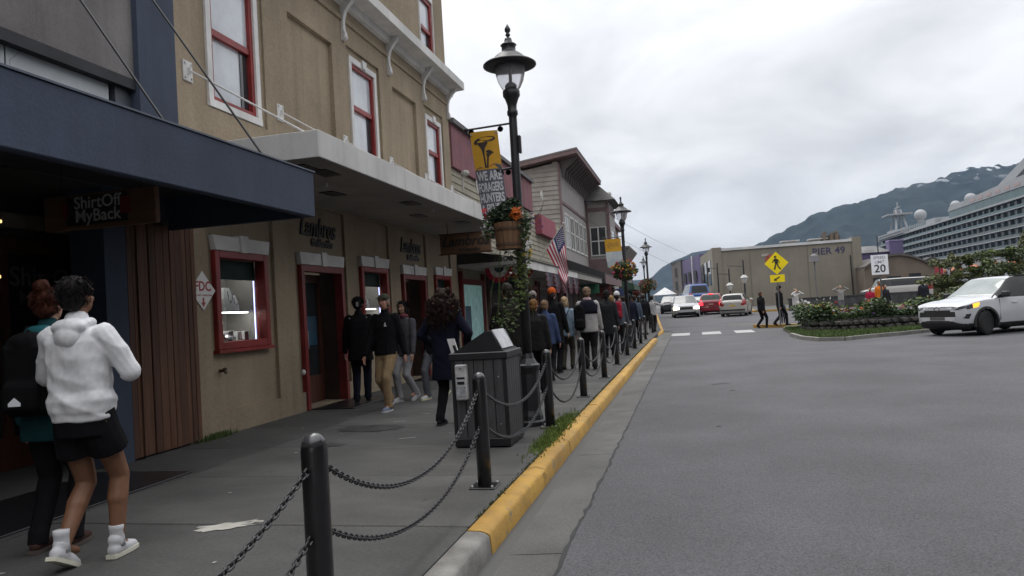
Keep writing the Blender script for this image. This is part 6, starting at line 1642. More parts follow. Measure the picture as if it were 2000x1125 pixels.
V3 = van('wagon', (3.38,57.0,rz(55)-.13), R_(-10), 'champagne wagon driving away beside the red minivan', pg_, dict(L=4.5,W=1.86,H=1.66,wheels=(1.35,-1.3),y_cowl=1.1,y_rf=.35,y_rr=-1.9,y_tail=-2.12), lowdark=False)
MB().box((-.85,-2.27,.42),(.85,-2.24,.52)).build('bumper_strip', m_clad, V3); MB().box((-.2,-2.265,.72),(.2,-2.25,.83)).build('number_plate', m_platey, V3); MB().ell((0,-2.255,.95),(.07,.02,.05),10,6).build('emblem', m_chrome, V3)
V4 = van('car', (1.05,72,rz(70)-.13), R_(-4), 'dark plum car between the silver and red minivans', pk_, dict(L=4.4,W=1.78,H=1.5,wheels=(1.3,-1.3),y_cowl=1.0,y_rf=.3,y_rr=-1.5,y_tail=-1.95), rear_glass=m_cglassl)
V5 = van('car', (-1.75,74,rz(72)-.13), R_(180), 'dark car following behind the silver minivan', pd_, dict(L=4.6,W=1.85,H=1.7), glassf=m_cglassm)
V6 = van('shuttle_bus', (.75,82,rz(79)-.13), R_(8), 'blue shuttle bus with rounded roof crossing behind the minivans', pb_, dict(L=6.4,W=2.3,H=2.75,hf=1.35,hc=1.75,belt=1.65,y_cowl=2.7,y_rf=1.4,y_rr=-2.7,y_tail=-3.0,wheels=(2.0,-1.9),wr=.42), cat='bus', lowdark=False)
V7 = van('passenger_van', (16.4,66,rz(62)), R_(90), 'pale passenger van parked in front of the brown hall', pwv, dict(L=5.0,W=1.9,H=1.95,belt=1.2,hf=1.1,hc=1.25,y_cowl=1.7,y_rf=1.2,y_rr=-2.4,y_tail=-2.55), cat='van')
lw = MB().box((7.5,60.5,0),(16.5,60.8,rz(60)+.75)).box((7.4,60.45,rz(60)+.751),(16.6,60.85,rz(60)+.83)).build('low_wall', mat('low_wall_dark',(.05,.05,.05),.8,.3,2)); tag(lw,'low dark wall running behind the planter flowers','wall')
# ================================================================ people
def ik(a, b, l1, l2, bend):
    a = Vector(a); b = Vector(b); d = b-a; D = min(d.length, l1+l2-.002)
    t = d.normalized(); x = (l1*l1-l2*l2+D*D)/(2*D); hgt = math.sqrt(max(0, l1*l1-x*x))
    bd = Vector(bend); bd = (bd-t*bd.dot(t)); bd = bd.normalized() if bd.length > 1e-5 else Vector((0,1,0))
    return a+t*x+bd*hgt
def solid(mb, name, m_, parent, vox, wr=0.0, seed=0, smooth=2, wscale=(9,9,5), fold=False):
    """fuse overlapping pieces into one continuous skin"""
    tmp = bpy.data.objects.new('tmp', mb.mesh('tmp', m_))
    r = tmp.modifiers.new('r', 'REMESH'); r.mode = 'VOXEL'; r.voxel_size = vox; r.use_smooth_shade = True
    s = tmp.modifiers.new('s', 'SMOOTH'); s.factor = .5; s.iterations = smooth
    me = evaluated(tmp)
    old = tmp.data; bpy.data.objects.remove(tmp); bpy.data.meshes.remove(old)
    me.materials.clear(); me.materials.append(m_); me.name = name
    if wr:
        n = len(me.vertices); co = np.empty(n*3, np.float32); no = np.empty(n*3, np.float32)
        me.vertices.foreach_get('co', co); me.vertex_normals.foreach_get('vector', no)
        co = co.reshape(-1,3); no = no.reshape(-1,3)
        d = np.array([mnoise.noise(Vector((c[0]*wscale[0]+seed, c[1]*wscale[1], c[2]*wscale[2]+c[0]*4)))+.5*mnoise.noise(Vector((c[0]*wscale[0]*2.3, c[1]*wscale[1]*2.3+seed, c[2]*wscale[2]*2.6-c[0]*9))) for c in co])
        if fold: d = d*.6+np.array([.55-1.6*abs(mnoise.noise(Vector((c[0]*5+seed*2, c[1]*5, c[2]*8+c[0]*5)))) for c in co])
        co = co+no*(d*wr)[:,None]; me.vertices.foreach_set('co', co.astype(np.float32).ravel())
    me.polygons.foreach_set('use_smooth', [True]*len(me.polygons)); me.update()
    o = bpy.data.objects.new(name, me); return link(o, parent)
SKIN = {}
def skin(nm, c): SKIN[nm] = mat('skin_'+nm, c, .55, .06, 12); return SKIN[nm]
skin('light',(.42,.24,.17)); skin('tan',(.19,.088,.048)); skin('ruddy',(.40,.20,.14)); skin('olive',(.32,.18,.115))
def cloth(nm, c, rough=.9): return mat('cloth_'+nm, tuple(v*.8 for v in c) if max(c) < .05 else c, rough, .08, 14, .25, 300, bdist=.002, spec=.12)
def hairm(nm, c): return mat('hair_'+nm, c, .65, .3, 40, .5, 160, stretch=(1,1,.25), bdist=.004, spec=.15)
PEOPLE = []
def person(lab, loc, face, h=1.75, top='black', topc=(.012,.012,.014), leg=(.02,.02,.025), shoe=(.03,.03,.03), sole=None, hair=('short',(.02,.015,.012)), sk='light',
           stride=.12, hands=None, coat=.82, bulk=1.0, vox=.014, wr=.006, hat=None, shorts=False, group='walkers on the pavement', lead=1, lean=0.0, turn=0.0, glasses=False, flare=1.0, sleeve_m=None, beard=False, hood=None, collar=None, rib=False):
    s = h/1.75
    e = empty('person', loc, R_(face), lab, 'person', group); e.scale = (s,s,s)
    sm = SKIN[sk]; seed = len(PEOPLE)*3.7; PEOPLE.append(e)
    hipz = .90-abs(stride)*.16
    legs = []
    for sx in (-1,1):
        f = sx*lead*stride
        hp = Vector((sx*.088,0,hipz)); an = Vector((sx*.088,f,.085+(.05 if f < -.10 else 0)))
        kn = ik(hp, an, .425, .42, (0,1,0)); legs.append((hp,kn,an,f))
    sh = [Vector((sx*.168,-.008,1.405)) for sx in (-1,1)]
    hd = []
    for i, sx in enumerate((-1,1)):
        if hands and hands[i]: w = Vector(hands[i])
        else: w = Vector((sx*.265, .05-sx*lead*stride*.8, .84))
        bend = (sx*.35,-1,-.15) if w.z < 1.0 else (sx*1.0,-.35,-.9)
        el = ik(sh[i], w, .285, .25, bend); hd.append((sh[i],el,w))
    hy = .02+lean
    # -------- continuous body
    B = MB()
    B.loft([(0,0,hipz-.06,.13,.085),(0,0,hipz+.06,.135,.09),(0,0,1.08,.115,.075),(0,0,1.25,.13,.085),(0,0,1.40,.135,.07),(0,.0,1.46,.06,.05)])
    B.cone((0,-.005,1.44),(0,hy,1.56),.050,.047)
    cz = 1.655
    rot = Matrix.Rotation(R_(turn), 3, 'Z')
    def H_(p): q = rot @ Vector((p[0],p[1]-.0,0)); return (q.x, q.y+hy, p[2])
    B.ell(H_((0,-.012,cz+.01)),(.074,.094,.088),16,12); B.ell(H_((0,.030,cz-.055)),(.056,.060,.066),14,10); B.ell(H_((0,.055,cz-.09)),(.030,.028,.022),10,8)
    B.cone(H_((0,.088,cz+.0)),H_((0,.105,cz-.033)),.010,.016,8)
    for sx in (-1,1): B.ell(H_((sx*.076,-.008,cz-.018)),(.011,.020,.032),8,6); B.ell(H_((sx*.035,.062,cz-.028)),(.022,.022,.02),8,6)
    B.ell(H_((0,.080,cz+.034)),(.045,.016,.012),10,6)
    for (a,b,c) in hd:
        B.cone(a,b,.042,.036); B.cone(b,c,.037,.025)
        d = (c-b).normalized(); sd_ = d.cross(Vector((0,1,0))); sd_ = sd_.normalized() if sd_.length > .1 else Vector((1,0,0)); fw_ = sd_.cross(d)
        inner = -1 if c.x > 0 else 1
        pc = c+d*.045; B.ell(pc,(.016,.030,.045) if abs(d.z) > .6 else (.03,.03,.03),8,6)
        for q in range(4):
            o_ = fw_*(-.027+.018*q); k1 = c+d*.08+o_; k2 = k1+d*(.034-.004*abs(q-1.5))+sd_*.012*inner; k3 = k2+d*.022+sd_*.02*inner
            B.cone(k1-d*.02,k2,.0095,.0088,6); B.cone(k2,k3,.0088,.0078,6)
        t0 = c+d*.03+fw_*.028; t1 = t0+d*.03+fw_*.022; B.cone(t0,t1,.011,.0095,6); B.cone(t1,t1+d*.026,.0095,.008,6)
    for (hp,kn,an,f) in legs:
        lk = 1.16 if shorts else 1.0; B.cone(hp,kn,.078*lk,.052*lk); B.cone(kn,kn.lerp(an,.35)+Vector((0,-.014,0)),.050*lk,.054*lk); B.cone(kn.lerp(an,.3)+Vector((0,-.012,0)),an,.052*lk,.034*lk); B.cone(an,an+Vector((0,.12,-.045)),.032,.025)
    solid(B, 'body', sm, e, min(vox,.012) if vox < .02 else vox)
    # -------- face
    if vox < .02:
        for sx in (-1,1):
            MB().ell(H_((sx*.030,.080,cz+.008)),(.012,.007,.006),8,6).build('eye', mat('eye_dark',(.03,.022,.02),.3,0), e, True)
            MB().ell(H_((sx*.031,.081,cz+.028)),(.018,.006,.0045),8,5).build('eyebrow', hairm('brow',(.05,.035,.025)), e, True)
        MB().ell(H_((0,.090,cz-.062)),(.022,.006,.005),8,5).build('mouth', mat('lip',(.26,.09,.08),.5,0), e, True)
        if glasses:
            for sx in (-1,1): MB().ell(H_((sx*.031,.087,cz+.006)),(.026,.007,.019),10,6).build('lens', m_black, e, True)
            MB().tube([H_((-.075,.0,cz+.012)),H_((-.055,.085,cz+.012)),H_((.055,.085,cz+.012)),H_((.075,.0,cz+.012))],.003,5).build('glasses_frame', m_black, e)
        if beard: MB().ell(H_((0,.052,cz-.085)),(.05,.04,.035),10,8).build('beard', hairm('beard',(.20,.18,.16)), e, True)
    # -------- trousers or shorts
    T = MB()
    T.loft([(0,0,hipz-.10,.145*bulk,.105*bulk),(0,0,hipz+.02,.165*bulk,.118*bulk),(0,0,hipz+.10,.155*bulk,.11*bulk),(0,0,1.06,.14*bulk,.10*bulk)])
    for (hp,kn,an,f) in legs:
        if shorts:
            k2 = hp.lerp(kn,.52); T.tube([hp+Vector((0,0,.06)),hp.lerp(k2,.5),k2],[.09*bulk,.104*bulk,.112*bulk],14)
        else:
            T.cone(hp,kn,.098*bulk,.073*flare); T.cone(kn,an+Vector((0,0,.03)),.072*flare,.060*flare); T.tube([an+Vector((0,0,.06)),an+Vector((0,-.008,-.03))],[.060*flare,.066*flare],12)
    solid(T, 'shorts' if shorts else 'trousers', cloth('leg_%02x%02x%02x' % tuple(int(v*255) for v in leg), leg), e, vox, wr, seed+1)
    # -------- top
    J = MB(); b = bulk
    lo = coat
    rows = [(0,0,lo,.178*b*(1.06 if lo < .75 else 1),.130*b),(0,0,max(lo+.06,.90),.176*b,.130*b),(0,0,1.06,.168*b,.122*b),(0,.0,1.26,.180*b,.128*b),(0,-.005,1.36,.182*b,.112*b),(0,-.008,1.42,.145*b,.085),(0,0,1.475,.080,.066)]
    if rib: rows = [(0,0,lo-.01,.164*b,.124*b),(0,0,lo+.035,.168*b,.127*b),(0,0,lo+.055,.178*b,.136*b),(0,0,lo+.12,.186*b,.140*b)]+rows[2:]
    J.loft(rows)
    for (a,bb,c) in hd:
        J.cone(a+Vector((0,0,-.008)),bb,.070*b,.058*b); J.cone(bb,bb.lerp(c,.92),.057*b,.043*b)
    J.cone((0,-.008,1.44),(0,.0,1.505),.075,.066)
    m_top = cloth('top_'+top, topc)
    jo = solid(J, 'jacket' if coat > .6 else 'coat', m_top, e, vox, wr*1.25, seed+2, fold=True)
    if hood:
        Hm = MB(); Hm.ell((0,-.075,1.455),(.115,.075,.060),14,10); Hm.ell((0,-.105,1.395),(.085,.055,.075),12,10); Hm.ell((-.08,-.02,1.475),(.045,.065,.035),10,8); Hm.ell((.08,-.02,1.475),(.045,.065,.035),10,8)
        solid(Hm, 'hood', cloth('hood_'+top, hood), e, vox, wr, seed+4)
    if collar:
        c_ = MB().lathe([(.062,1.475),(.082,1.47),(.084,1.52),(.066,1.545)],16,(0,.004,0)); c_.build('scarf', cloth('scarf_%02x%02x' % (int(collar[0]*255),int(collar[1]*255)), collar), e, True)
    # -------- shoes
    for i, (hp,kn,an,f) in enumerate(legs):
        S = MB(); a = an; lift = R_(-28) if f < -.10 else 0
        Rm = Matrix.Rotation(lift, 3, 'X')
        def q(p): return a+Rm @ Vector(p)
        S.cone(q((0,-.035,-.035)),q((0,.10,-.048)),.042,.040); S.cone(q((0,.08,-.045)),q((0,.155,-.055)),.042,.030); S.cone(q((0,-.02,.02)),q((0,.02,-.03)),.046,.044)
        so = solid(S, 'shoe', cloth('shoe_%02x%02x%02x' % tuple(int(v*255) for v in shoe), shoe, .6), e, max(.009,vox*.8))
        pts = [(-.032,-.075),(.032,-.075),(.040,-.02),(.044,.10),(.03,.175),(0,.19),(-.03,.175),(-.044,.10),(-.040,-.02)]
        MB().prism([q((x,y,-.083)) for x, y in pts], (Rm @ Vector((0,0,.024)))).build('sole', mat('sole_%02x' % int((sole or shoe)[0]*255), sole or shoe, .7, .05), so)
    # -------- hair and hats
    hk, hc_ = hair
    if hk != 'bald':
        Hh = MB(); lp = .004 if vox < .02 else 0
        Hh.ell(H_((0,-.026,cz+.026)),(.088,.098,.092),16,12)
        if hk in ('short','bun','long','curly','bob'): Hh.ell(H_((0,-.055,cz-.03)),(.078,.066,.075),14,10)
        if hk == 'bun': Hh.ell(H_((0,-.075,cz+.115)),(.055,.055,.05),12,8)
        if hk == 'lowbun': Hh.ell(H_((0,-.118,cz-.01)),(.045,.04,.055),12,8); Hh.ell(H_((0,-.055,cz-.03)),(.078,.066,.075),14,10)
        if hk in ('bob','long'): Hh.ell(H_((-.07,-.02,cz-.05)),(.028,.055,.085),10,8); Hh.ell(H_((.07,-.02,cz-.05)),(.028,.055,.085),10,8); Hh.ell(H_((0,-.065,cz-.075)),(.085,.05,.09),12,8)
        if hk == 'long': Hh.ell((0,-.085,cz-.18),(.095,.05,.17),14,10)
        if hk == 'curly':
            rr_ = random.Random(5)
            for k in range(260):
                a = rr_.uniform(0,6.28); z = rr_.uniform(-.42,.10); ww = .135+(.085 if z < -.02 else 0)-(.05 if z > .03 else 0)-(.04 if z < -.33 else 0)
                y_ = -abs(math.sin(a))*ww*.85+.02; x_ = math.cos(a)*ww
                Hh.ell((x_*rr_.uniform(.75,1.02),y_*rr_.uniform(.7,1.02)+hy-.02,cz+z),(.024,.024,.034),6,5)
        solid(Hh, 'hair', hairm('%02x%02x%02x' % tuple(int(v*255) for v in hc_), hc_), e, max(.008,vox*.7), (.009 if hk != 'curly' else .008), seed+3, wscale=(42,42,22) if hk != 'curly' else (34,34,34), smooth=1)
        if vox < .0135 and not hat:      # loose strands that break the outline
            rs_ = random.Random(int(seed*10)+1); vs = []; fs = []
            long_ = {'short':.032,'bun':.03,'lowbun':.03,'bob':.05,'curly':.05}.get(hk,.04); nst = 1500 if hk != 'curly' else 2200
            for k in range(nst):
                if hk == 'curly':
                    a = rs_.uniform(0,6.28); z = rs_.uniform(-.42,.11); ww = .14+(.085 if z < -.02 else 0)-(.05 if z > .03 else 0)-(.04 if z < -.33 else 0)
                    p = Vector((math.cos(a)*ww,-abs(math.sin(a))*ww*.85+hy,cz+z)); nn = Vector((math.cos(a),-abs(math.sin(a)),.1))
                else:
                    nn = Vector((rs_.gauss(0,1),rs_.gauss(0,1),rs_.gauss(0,1))).normalized(); p = Vector((nn.x*.088,nn.y*.098-.026,nn.z*.092+.026))
                    if p.y > .015 and p.z < .07 or p.z < -.07: continue
                    if p.z < .0 and abs(p.x) > .075: continue
                    p = Vector(H_((p.x,p.y,cz+p.z))); nn = Vector(H_((nn.x,nn.y,0)))-Vector(H_((0,0,0)))+Vector((0,0,nn.z))
                d = (nn*rs_.uniform(.25,.8)+Vector((rs_.gauss(0,.35),rs_.gauss(0,.35),-.8+rs_.gauss(0,.3)))).normalized(); L2_ = long_*rs_.uniform(.5,1.3)
                sd2 = d.cross(nn); sd2 = (sd2.normalized() if sd2.length > .01 else Vector((1,0,0)))*.0022
                i = len(vs); vs += [p-nn*.004-sd2, p-nn*.004+sd2, p+d*L2_*.6+nn*.006, p+d*L2_]; fs += [(i,i+1,i+2),(i,i+2,i+3)]
            o = MB().add(vs, fs).build('hair_strands', hairm('%02x%02x%02x' % tuple(int(v*255) for v in hc_), hc_), e); o['kind'] = 'stuff'
    if hat:
        kind, hcol = hat; K = MB()
        m_h = cloth('hat_%02x%02x%02x' % tuple(int(v*255) for v in hcol), hcol)
        if kind == 'cap':
            K.ell(H_((0,-.016,cz+.045)),(.090,.102,.078),16,10); K.loft([(0,0,0,.001,.001),(0,0,.001,.001,.001)]) if False else None
            o = solid(K, 'cap', m_h, e, .010); 
            MB().prism([H_((x,y,cz+.045)) for x, y in ((-.075,.05),(-.07,.115),(-.035,.155),(0,.165),(.035,.155),(.07,.115),(.075,.05))],(0,0,.010)).build('cap_brim', m_h, o)
        else:
            K.ell(H_((0,-.016,cz+.040)),(.092,.106,.100),16,10); K.ell(H_((0,-.016,cz+.02)),(.096,.110,.035),16,8)
            solid(K, 'beanie', m_h, e, .011, .004, seed)
    return e
def pack(e, name, lab, m_, size=(.29,.15,.44), z=1.22, y=-.19, cat='backpack', strap=True, dx=0.0):
    p = empty(name, tuple(e.location), e.rotation_euler[2], lab, cat); p.scale = e.scale
    K = MB(); w, d, h_ = size
    K.bbox((dx-w/2,y-d/2,z-h_/2),(dx+w/2,y+d/2,z+h_/2),.05); K.ell((dx,y-.01,z+h_/2-.03),(w*.45,d*.48,.08),12,8); K.bbox((dx-w*.38,y-d/2-.05,z-h_/2+.03),(dx+w*.38,y-d/2+.02,z-.02),.03)
    solid(K, 'pack_body', m_, p, .012, .004, 2)
    if strap:
        for sx in (-1,1):
            MB().tube([(sx*.10,y+.06,z+h_*.42),(sx*.105,-.06,1.50),(sx*.11,.085,1.44),(sx*.115,.145,1.30),(sx*.14,.12,1.12),(sx*.16,.0,1.05)],.016,6).build('strap', m_, p)
        MB().tube([(dx-.03,y-.0,z+h_/2+.03),(dx,y,z+h_/2+.06),(dx+.03,y,z+h_/2+.03)],.008,5).build('grab_loop', m_, p)
    return p
blk = (.010,.010,.012); nvy = (.012,.014,.028)
# --- the two in front of the navy shop
P1 = person('person in white hooded sweatshirt and black shorts with white sneakers, seen from behind', (-3.62,3.80,0), 8, 1.73, 'white_hoodie', (.70,.70,.72), (.010,.010,.012), (.55,.55,.57), (.62,.60,.50), ('short',(.012,.010,.010)), 'tan',
    stride=.13, lead=1, hands=((-.13,.27,1.10),(.13,.27,1.13)), coat=.885, bulk=1.07, vox=.009, wr=.0095, shorts=True, rib=True, hood=(.70,.70,.72), turn=-6)
P1.rotation_euler = (0,R_(-1.0),R_(8))
for i, f in enumerate((-.13,.13)):
    sx = (-1,1)[i]; a = Vector((sx*.088,f,.085+(.05 if f < -.10 else 0)))
    MB().lathe([(.046,-.02),(.043,.03),(.042,.075),(.045,.085),(.046,.11),(.043,.112)],16,tuple(a)).build('sock', cloth('sock',(.58,.58,.60)), P1, True)
P2 = person('person with ginger bun, teal hood and dark trousers, beside the white sweatshirt', (-4.12,4.05,0), 12, 1.70, 'teal', (.012,.048,.056), (.012,.012,.014), (.06,.032,.026), (.10,.08,.07), ('bun',(.045,.013,.007)), 'light', stride=.05, vox=.012, coat=.74, bulk=1.05, hood=(.018,.10,.115))
pk2 = pack(P2, 'backpack', 'black backpack with bright badge on the ginger haired person', cloth('pack_black',(.008,.008,.009)), size=(.32,.17,.50), z=1.17, y=-.205)
MB().prism([(-.05,-.345,1.00),(.03,-.345,1.00),(.03,-.345,1.02),(-.01,-.345,1.055),(-.05,-.345,1.02)],(0,-.004,0)).build('reflective_badge', mat('reflective',(.85,.86,.9),.4,0), pk2)
# --- by the doorway
P3 = person('person in black coat and navy trousers with hair clipped up, entering the red doorway', (-5.45,11.60,0), 20, 1.76, 'black_coat', blk, (.012,.014,.024), blk, None, ('lowbun',(.012,.010,.009)), 'light', stride=.07, coat=.70, vox=.013, bulk=1.12)
for sx in (-1,1): MB().ell((sx*.14,-.105,1.415),(.012,.004,.008),6,4).build('reflector', mat('reflective',(.85,.86,.9),.4,0), P3)
MB().bbox((-.02,-.165,1.60),(.02,-.15,1.68),.005).build('hair_clip', mat('clip_grey',(.25,.25,.24),.4,.1), P3)
P4 = person('man in olive cap, black jacket and khaki trousers walking towards the camera', (-4.50,10.50,0), 172, 1.74, 'black_fleece', (.010,.010,.012), (.25,.175,.10), (.16,.18,.24), (.45,.45,.48), ('short',(.20,.18,.16)), 'ruddy', stride=.17, lead=-1, coat=.84, vox=.011, hat=('cap',(.055,.055,.040)), bulk=1.08, turn=6)
MB().prism([(-.11,.146,1.27),(-.065,.148,1.27),(-.075,.150,1.31),(-.09,.150,1.335),(-.095,.15,1.30)],(0,.006,0)).build('white_logo', mat('logo_white',(.6,.6,.6),.6,0), P4)
P5 = person('person with dark hair, rose scarf, grey jacket and pale trousers behind the capped man', (-4.62,11.55,0), 165, 1.64, 'grey_puffer', (.065,.062,.072), (.30,.30,.32), (.42,.42,.44), None, ('bob',(.014,.010,.009)), 'olive', stride=.12, coat=.80, vox=.011, collar=(.16,.05,.065), turn=8)
P6 = person('bald man in dark jacket and grey jeans with white sneakers', (-4.18,11.75,0), 160, 1.64, 'charcoal', (.014,.014,.017), (.10,.105,.12), (.50,.50,.50), (.50,.46,.30), ('bald',(0,0,0)), 'ruddy', stride=.15, coat=.80, vox=.011, glasses=True)
P7 = person('woman with long dark curly hair, navy knee coat and dark boots, walking away', (-3.03,8.95,0), -4, 1.70, 'navy_coat', (.010,.011,.024), (.010,.010,.013), (.022,.020,.024), None, ('curly',(.022,.012,.009)), 'light', stride=.10, coat=.58, vox=.012, bulk=1.08, hands=((-.24,.16,1.02),(.24,.14,1.0)))
# --- crowd along the kerb
P8 = person('man in dark leather jacket standing behind the litter bin vines', (-2.72,11.1,0), 30, 1.80, 'leather', (.016,.014,.013), (.014,.014,.017), blk, None, ('short',(.02,.016,.013)), 'light', stride=.05, coat=.80, bulk=1.16, group='crowd by the kerb')
crowd = [
 ('person with short orange hair and dark jacket just right of the lamp pole',(-2.50,12.0),0,1.54,'dark_jacket',(.022,.020,.021),(.012,.012,.016),('short',(.15,.07,.025)),None,.05,1.2),
 ('person with light brown hair and bright blue jacket right of the lamp pole',(-2.70,14.0),-5,1.54,'blue_jacket',(.04,.06,.125),(.012,.012,.016),('short',(.16,.10,.06)),None,.05,1.15),
 ('person in grey cap behind the lamp pole',(-3.30,15.8),0,1.76,'black_b',(.014,.014,.016),(.014,.014,.018),('short',(.03,.02,.02)),('beanie',(.22,.19,.18)),.1,1.05),
 ('man in orange beanie and long black coat',(-2.85,15.7),-8,1.80,'black_long',(.010,.010,.011),(.010,.010,.012),('short',(.03,.02,.02)),('beanie',(.42,.075,.012)),.06,1.1),
 ('person with fair hair, pale blue jacket and olive trousers, crossbody strap',(-2.72,16.5),-6,1.62,'pale_blue',(.215,.285,.36),(.060,.055,.045),('bob',(.30,.22,.13)),None,.10,1.12),
 ('tall man in navy and pale grey jacket with black bag on one shoulder',(-2.18,16.3),4,1.80,'pale_grey',(.33,.32,.315),(.022,.021,.022),('short',(.16,.105,.07)),None,.10,1.16),
 ('person in dark hooded long jacket beyond the tall man',(-2.12,19.8),0,1.76,'slate_dark',(.022,.023,.026),(.014,.014,.02),('short',(.012,.010,.010)),('beanie',(.018,.018,.022)),.08,1.15),
 ('person in white beanie and grey jacket with red backpack',(-1.98,21.2),0,1.74,'steel_grey',(.075,.085,.105),(.02,.02,.024),('short',(.03,.02,.015)),('beanie',(.50,.50,.50)),.1,1.1),
 ('person in dark jacket with fair hair by the second lamp',(-2.35,23.3),0,1.68,'brown_dark',(.03,.026,.024),(.02,.02,.024),('short',(.22,.14,.06)),None,.1,1.1),
 ('person in navy jacket beyond the second lamp',(-1.98,25.6),0,1.72,'navy_b',(.016,.018,.034),(.016,.016,.02),('short',(.014,.012,.012)),None,.12,1.1),
 ('person in grey blue jacket with dark hair walking away',(-2.0,28.4),5,1.70,'blue_grey',(.06,.08,.11),(.022,.022,.026),('short',(.016,.012,.010)),None,.12,1.1),
 ('person in maroon jacket in the middle of the far crowd',(-2.5,29.5),-4,1.70,'maroon',(.07,.02,.024),(.02,.02,.022),('short',(.02,.014,.012)),None,.1,1.1),
 ('person in black jacket with pale collar far along the kerb',(-1.95,33.3),0,1.76,'black_c',(.012,.012,.013),(.30,.29,.27),('short',(.02,.014,.012)),None,.1,1.15),
 ('person pointing across the road in white sleeves near the crossing',(-1.72,36.3),-20,1.72,'white_sleeves',(.32,.31,.31),(.022,.02,.02),('short',(.02,.014,.012)),None,.08,1.05),
 ('person in dark coat near the farthest bollards',(-2.5,38.5),0,1.74,'dark_d',(.022,.021,.022),(.02,.02,.024),('short',(.02,.014,.012)),None,.1,1.1),
 ('person in khaki jacket near the third lamp',(-3.1,34.5),170,1.72,'khaki',(.10,.085,.055),(.02,.02,.026),('short',(.03,.02,.014)),None,.1,1.1),
 ('person in teal jacket under the far awnings',(-3.6,27),175,1.66,'teal_b',(.03,.07,.08),(.02,.02,.026),('bob',(.04,.025,.016)),None,.1,1.05),
 ('person in black walking this way past the red shop front',(-4.3,23.5),172,1.74,'black_e',(.014,.014,.016),(.02,.022,.032),('short',(.03,.02,.015)),None,.12,1.05),
 ('person in plum jacket close to the bay tower',(-3.2,44),180,1.70,'plum',(.05,.022,.045),(.02,.02,.024),('short',(.03,.02,.015)),None,.1,1.1),
 ('person in dark green jacket beyond the third lamp',(-3.0,48.5),0,1.74,'dk_green',(.02,.035,.024),(.02,.02,.024),('short',(.03,.02,.015)),None,.1,1.1),
 ('person in grey coat at the far end of the left pavement',(-3.6,55),0,1.74,'grey_coat',(.08,.08,.08),(.02,.02,.024),('short',(.03,.02,.015)),None,.1,1.1)]
PC = []
for k, (lab, (x, y), face, h, tn_, tc_, lc, hr, ht, sd__, bk_) in enumerate(crowd):
    vx = .015 if y < 20 else .022
    hnd = None
    if 'pointing' in lab: hnd = ((-.2,.1,.86),(.42,.38,1.34))
    PC.append(person(lab, (x,y,rz(y)), face, h, tn_, tc_, lc, blk, None, hr, ('light','ruddy','olive')[k % 3], stride=sd__, lead=(1,-1)[k % 2], coat=.60 if 'long' in lab else .80, bulk=bk_, vox=vx, wr=.006 if y < 20 else 0, hat=ht, hands=hnd, group='crowd by the kerb'))
def part_on(e, nm, mb, m_): return mb.build(nm, m_, e, True)
# strap and bag of the pale blue jacket, yoke of the tall man's jacket, packs
c12, c13, c15 = PC[4], PC[5], PC[7]
part_on(c12,'crossbody_strap', MB().tube([(.13,-.105,1.46),(.06,-.152,1.30),(-.05,-.16,1.14),(-.15,-.12,1.0)],.011,6), cloth('strap',(.02,.022,.035)))
bg = empty('white_carrier_bag', (c12.location.x+.24,c12.location.y-.02,.95), label='white bag at the hip of the pale blue jacket', cat='bag')
solid(MB().ell((0,0,.0),(.055,.09,.12),10,8).ell((0,.02,-.05),(.07,.10,.08),10,8), 'bag_body', cloth('bag_white',(.50,.50,.53)), bg, .012, .012, 3)
MB().tube([(0,-.05,.10),(0,-.02,.18),(0,.03,.18),(0,.06,.10)],.006,5).build('bag_handle', cloth('bag_white',(.50,.50,.53)), bg)
part_on(c13,'jacket_yoke', MB().loft([(0,.0,1.19,.218,.158),(0,0,1.26,.222,.158),(0,-.005,1.37,.232,.142),(0,-.005,1.44,.178,.112),(0,0,1.485,.092,.085)]), cloth('yoke_navy',(.013,.013,.024)))
part_on(c13,'checked_collar', MB().lathe([(.07,1.47),(.088,1.475),(.085,1.53),(.07,1.535)],14), mat('check_collar',(.40,.12,.13),.8,.3,60,col2=(.5,.48,.48)))
pack(c13, 'shoulder_bag', 'black bag slung on the left shoulder of the tall man', cloth('pack_black',(.008,.008,.009)), size=(.24,.16,.50), z=1.10, y=-.20, cat='bag', strap=False, dx=-.17)
pack(c15, 'backpack', 'small red backpack on the person in the white beanie', cloth('pack_red',(.23,.018,.035)), z=1.22)
# --- right of the road
RG = 'people right of the road'
person('man in black jacket stepping off the yellow kerb island, left of the pair', (3.35,37.2,-.13), -60, 1.74, 'black_r1', (.012,.012,.014), (.012,.012,.015), blk, None, ('short',(.08,.05,.035)), 'ruddy', stride=.18, vox=.016, bulk=1.15, group=RG)
person('man in black jacket and cap striding beside the crossing sign', (4.12,36.5,-.03), -65, 1.84, 'black_r2', (.011,.011,.013), (.012,.012,.015), blk, None, ('short',(.02,.015,.013)), 'light', stride=.24, vox=.016, hat=('beanie',(.02,.02,.022)), group=RG)
person('person in white raising a camera behind the planter', (5.75,43.5,rz(43.5)-.13), 200, 1.76, 'white_r', (.50,.49,.48), (.40,.39,.38), blk, None, ('short',(.20,.16,.12)), 'light', stride=.04, vox=.02, hands=((-.10,.22,1.58),(.10,.22,1.58)), group=RG)
person('person in patterned pale shirt with arms raised behind the flowers', (9.3,50,rz(50)-.13), 180, 1.76, 'camo_r', (.26,.25,.24), (.10,.10,.11), blk, None, ('short',(.22,.19,.15)), 'light', stride=.04, vox=.022, hands=((-.22,.12,1.62),(.22,.12,1.62)), group=RG)
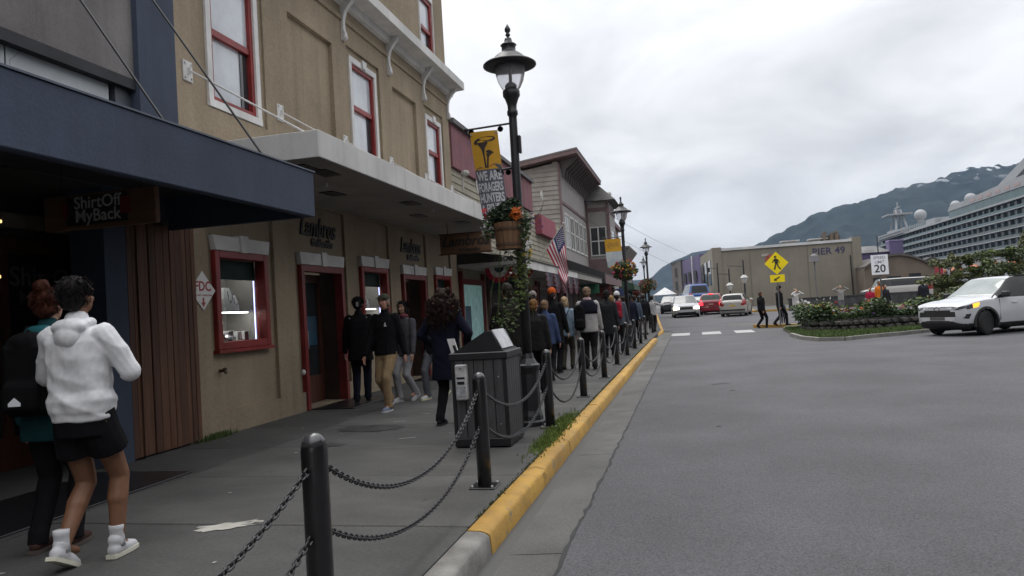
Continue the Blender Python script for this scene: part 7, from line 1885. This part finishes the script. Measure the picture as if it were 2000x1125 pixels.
person('person in bright orange vest beside the speed limit sign', (10.75,46.5,rz(46.5)-.13), 185, 1.88, 'orange_r', (.55,.16,.02), (.03,.03,.05), blk, None, ('short',(.05,.03,.02)), 'tan', stride=.05, vox=.022, group=RG)
person('person in red jacket below the speed limit sign', (9.35,42.5,rz(42.5)-.13), 160, 1.60, 'red_r', (.33,.02,.05), (.03,.03,.04), blk, None, ('short',(.05,.03,.02)), 'light', stride=.05, vox=.022, group=RG)
person('person in dark jacket beside the red jacket', (10.2,43.0,rz(43)-.13), 200, 1.70, 'dark_r', (.03,.03,.036), (.03,.03,.04), blk, None, ('short',(.03,.02,.02)), 'light', stride=.05, vox=.022, group=RG)
person('bulky person in dark hooded coat in front of the pale van', (12.9,46,rz(46)-.13), 10, 1.78, 'dark_r2', (.026,.026,.036), (.10,.10,.10), blk, None, ('short',(.03,.02,.02)), 'light', stride=.05, vox=.022, bulk=1.35, group=RG, hat=('beanie',(.04,.04,.05)))
person('person in white top in front of the shrubs by the white car', (12.9,36.8,-.05), -90, 1.70, 'white_r2', (.45,.45,.50), (.03,.03,.06), blk, None, ('long',(.015,.012,.012)), 'tan', stride=.06, vox=.02, group=RG)
person('small person crouched low behind the left end of the flowers', (4.8,41.5,rz(41.5)-.13), 180, 1.15, 'child_r', (.07,.07,.08), (.05,.05,.06), blk, None, ('short',(.10,.07,.05)), 'light', stride=.03, vox=.022, group=RG)
bpy.data.scenes.remove(TMP)
# ================================================================ haze: the damp sea air that greys the far slopes
hm = bpy.data.materials.new('haze_air'); hm.use_nodes = True
hn = hm.node_tree.nodes; hl = hm.node_tree.links
for n in list(hn): hn.remove(n)
ho = hn.new('ShaderNodeOutputMaterial'); pv = hn.new('ShaderNodeVolumePrincipled')
pv.inputs['Color'].default_value = (.48,.68,1.0,1); pv.inputs['Density'].default_value = .000050; pv.inputs['Anisotropy'].default_value = .1
hl.new(pv.outputs[0], ho.inputs['Volume'])
hz = MB().box((-2600,-300,-4),(2600,4600,480)).build('haze', hm); tag(hz, 'pale grey sea haze filling the air before the mountains', 'haze', kind='stuff')
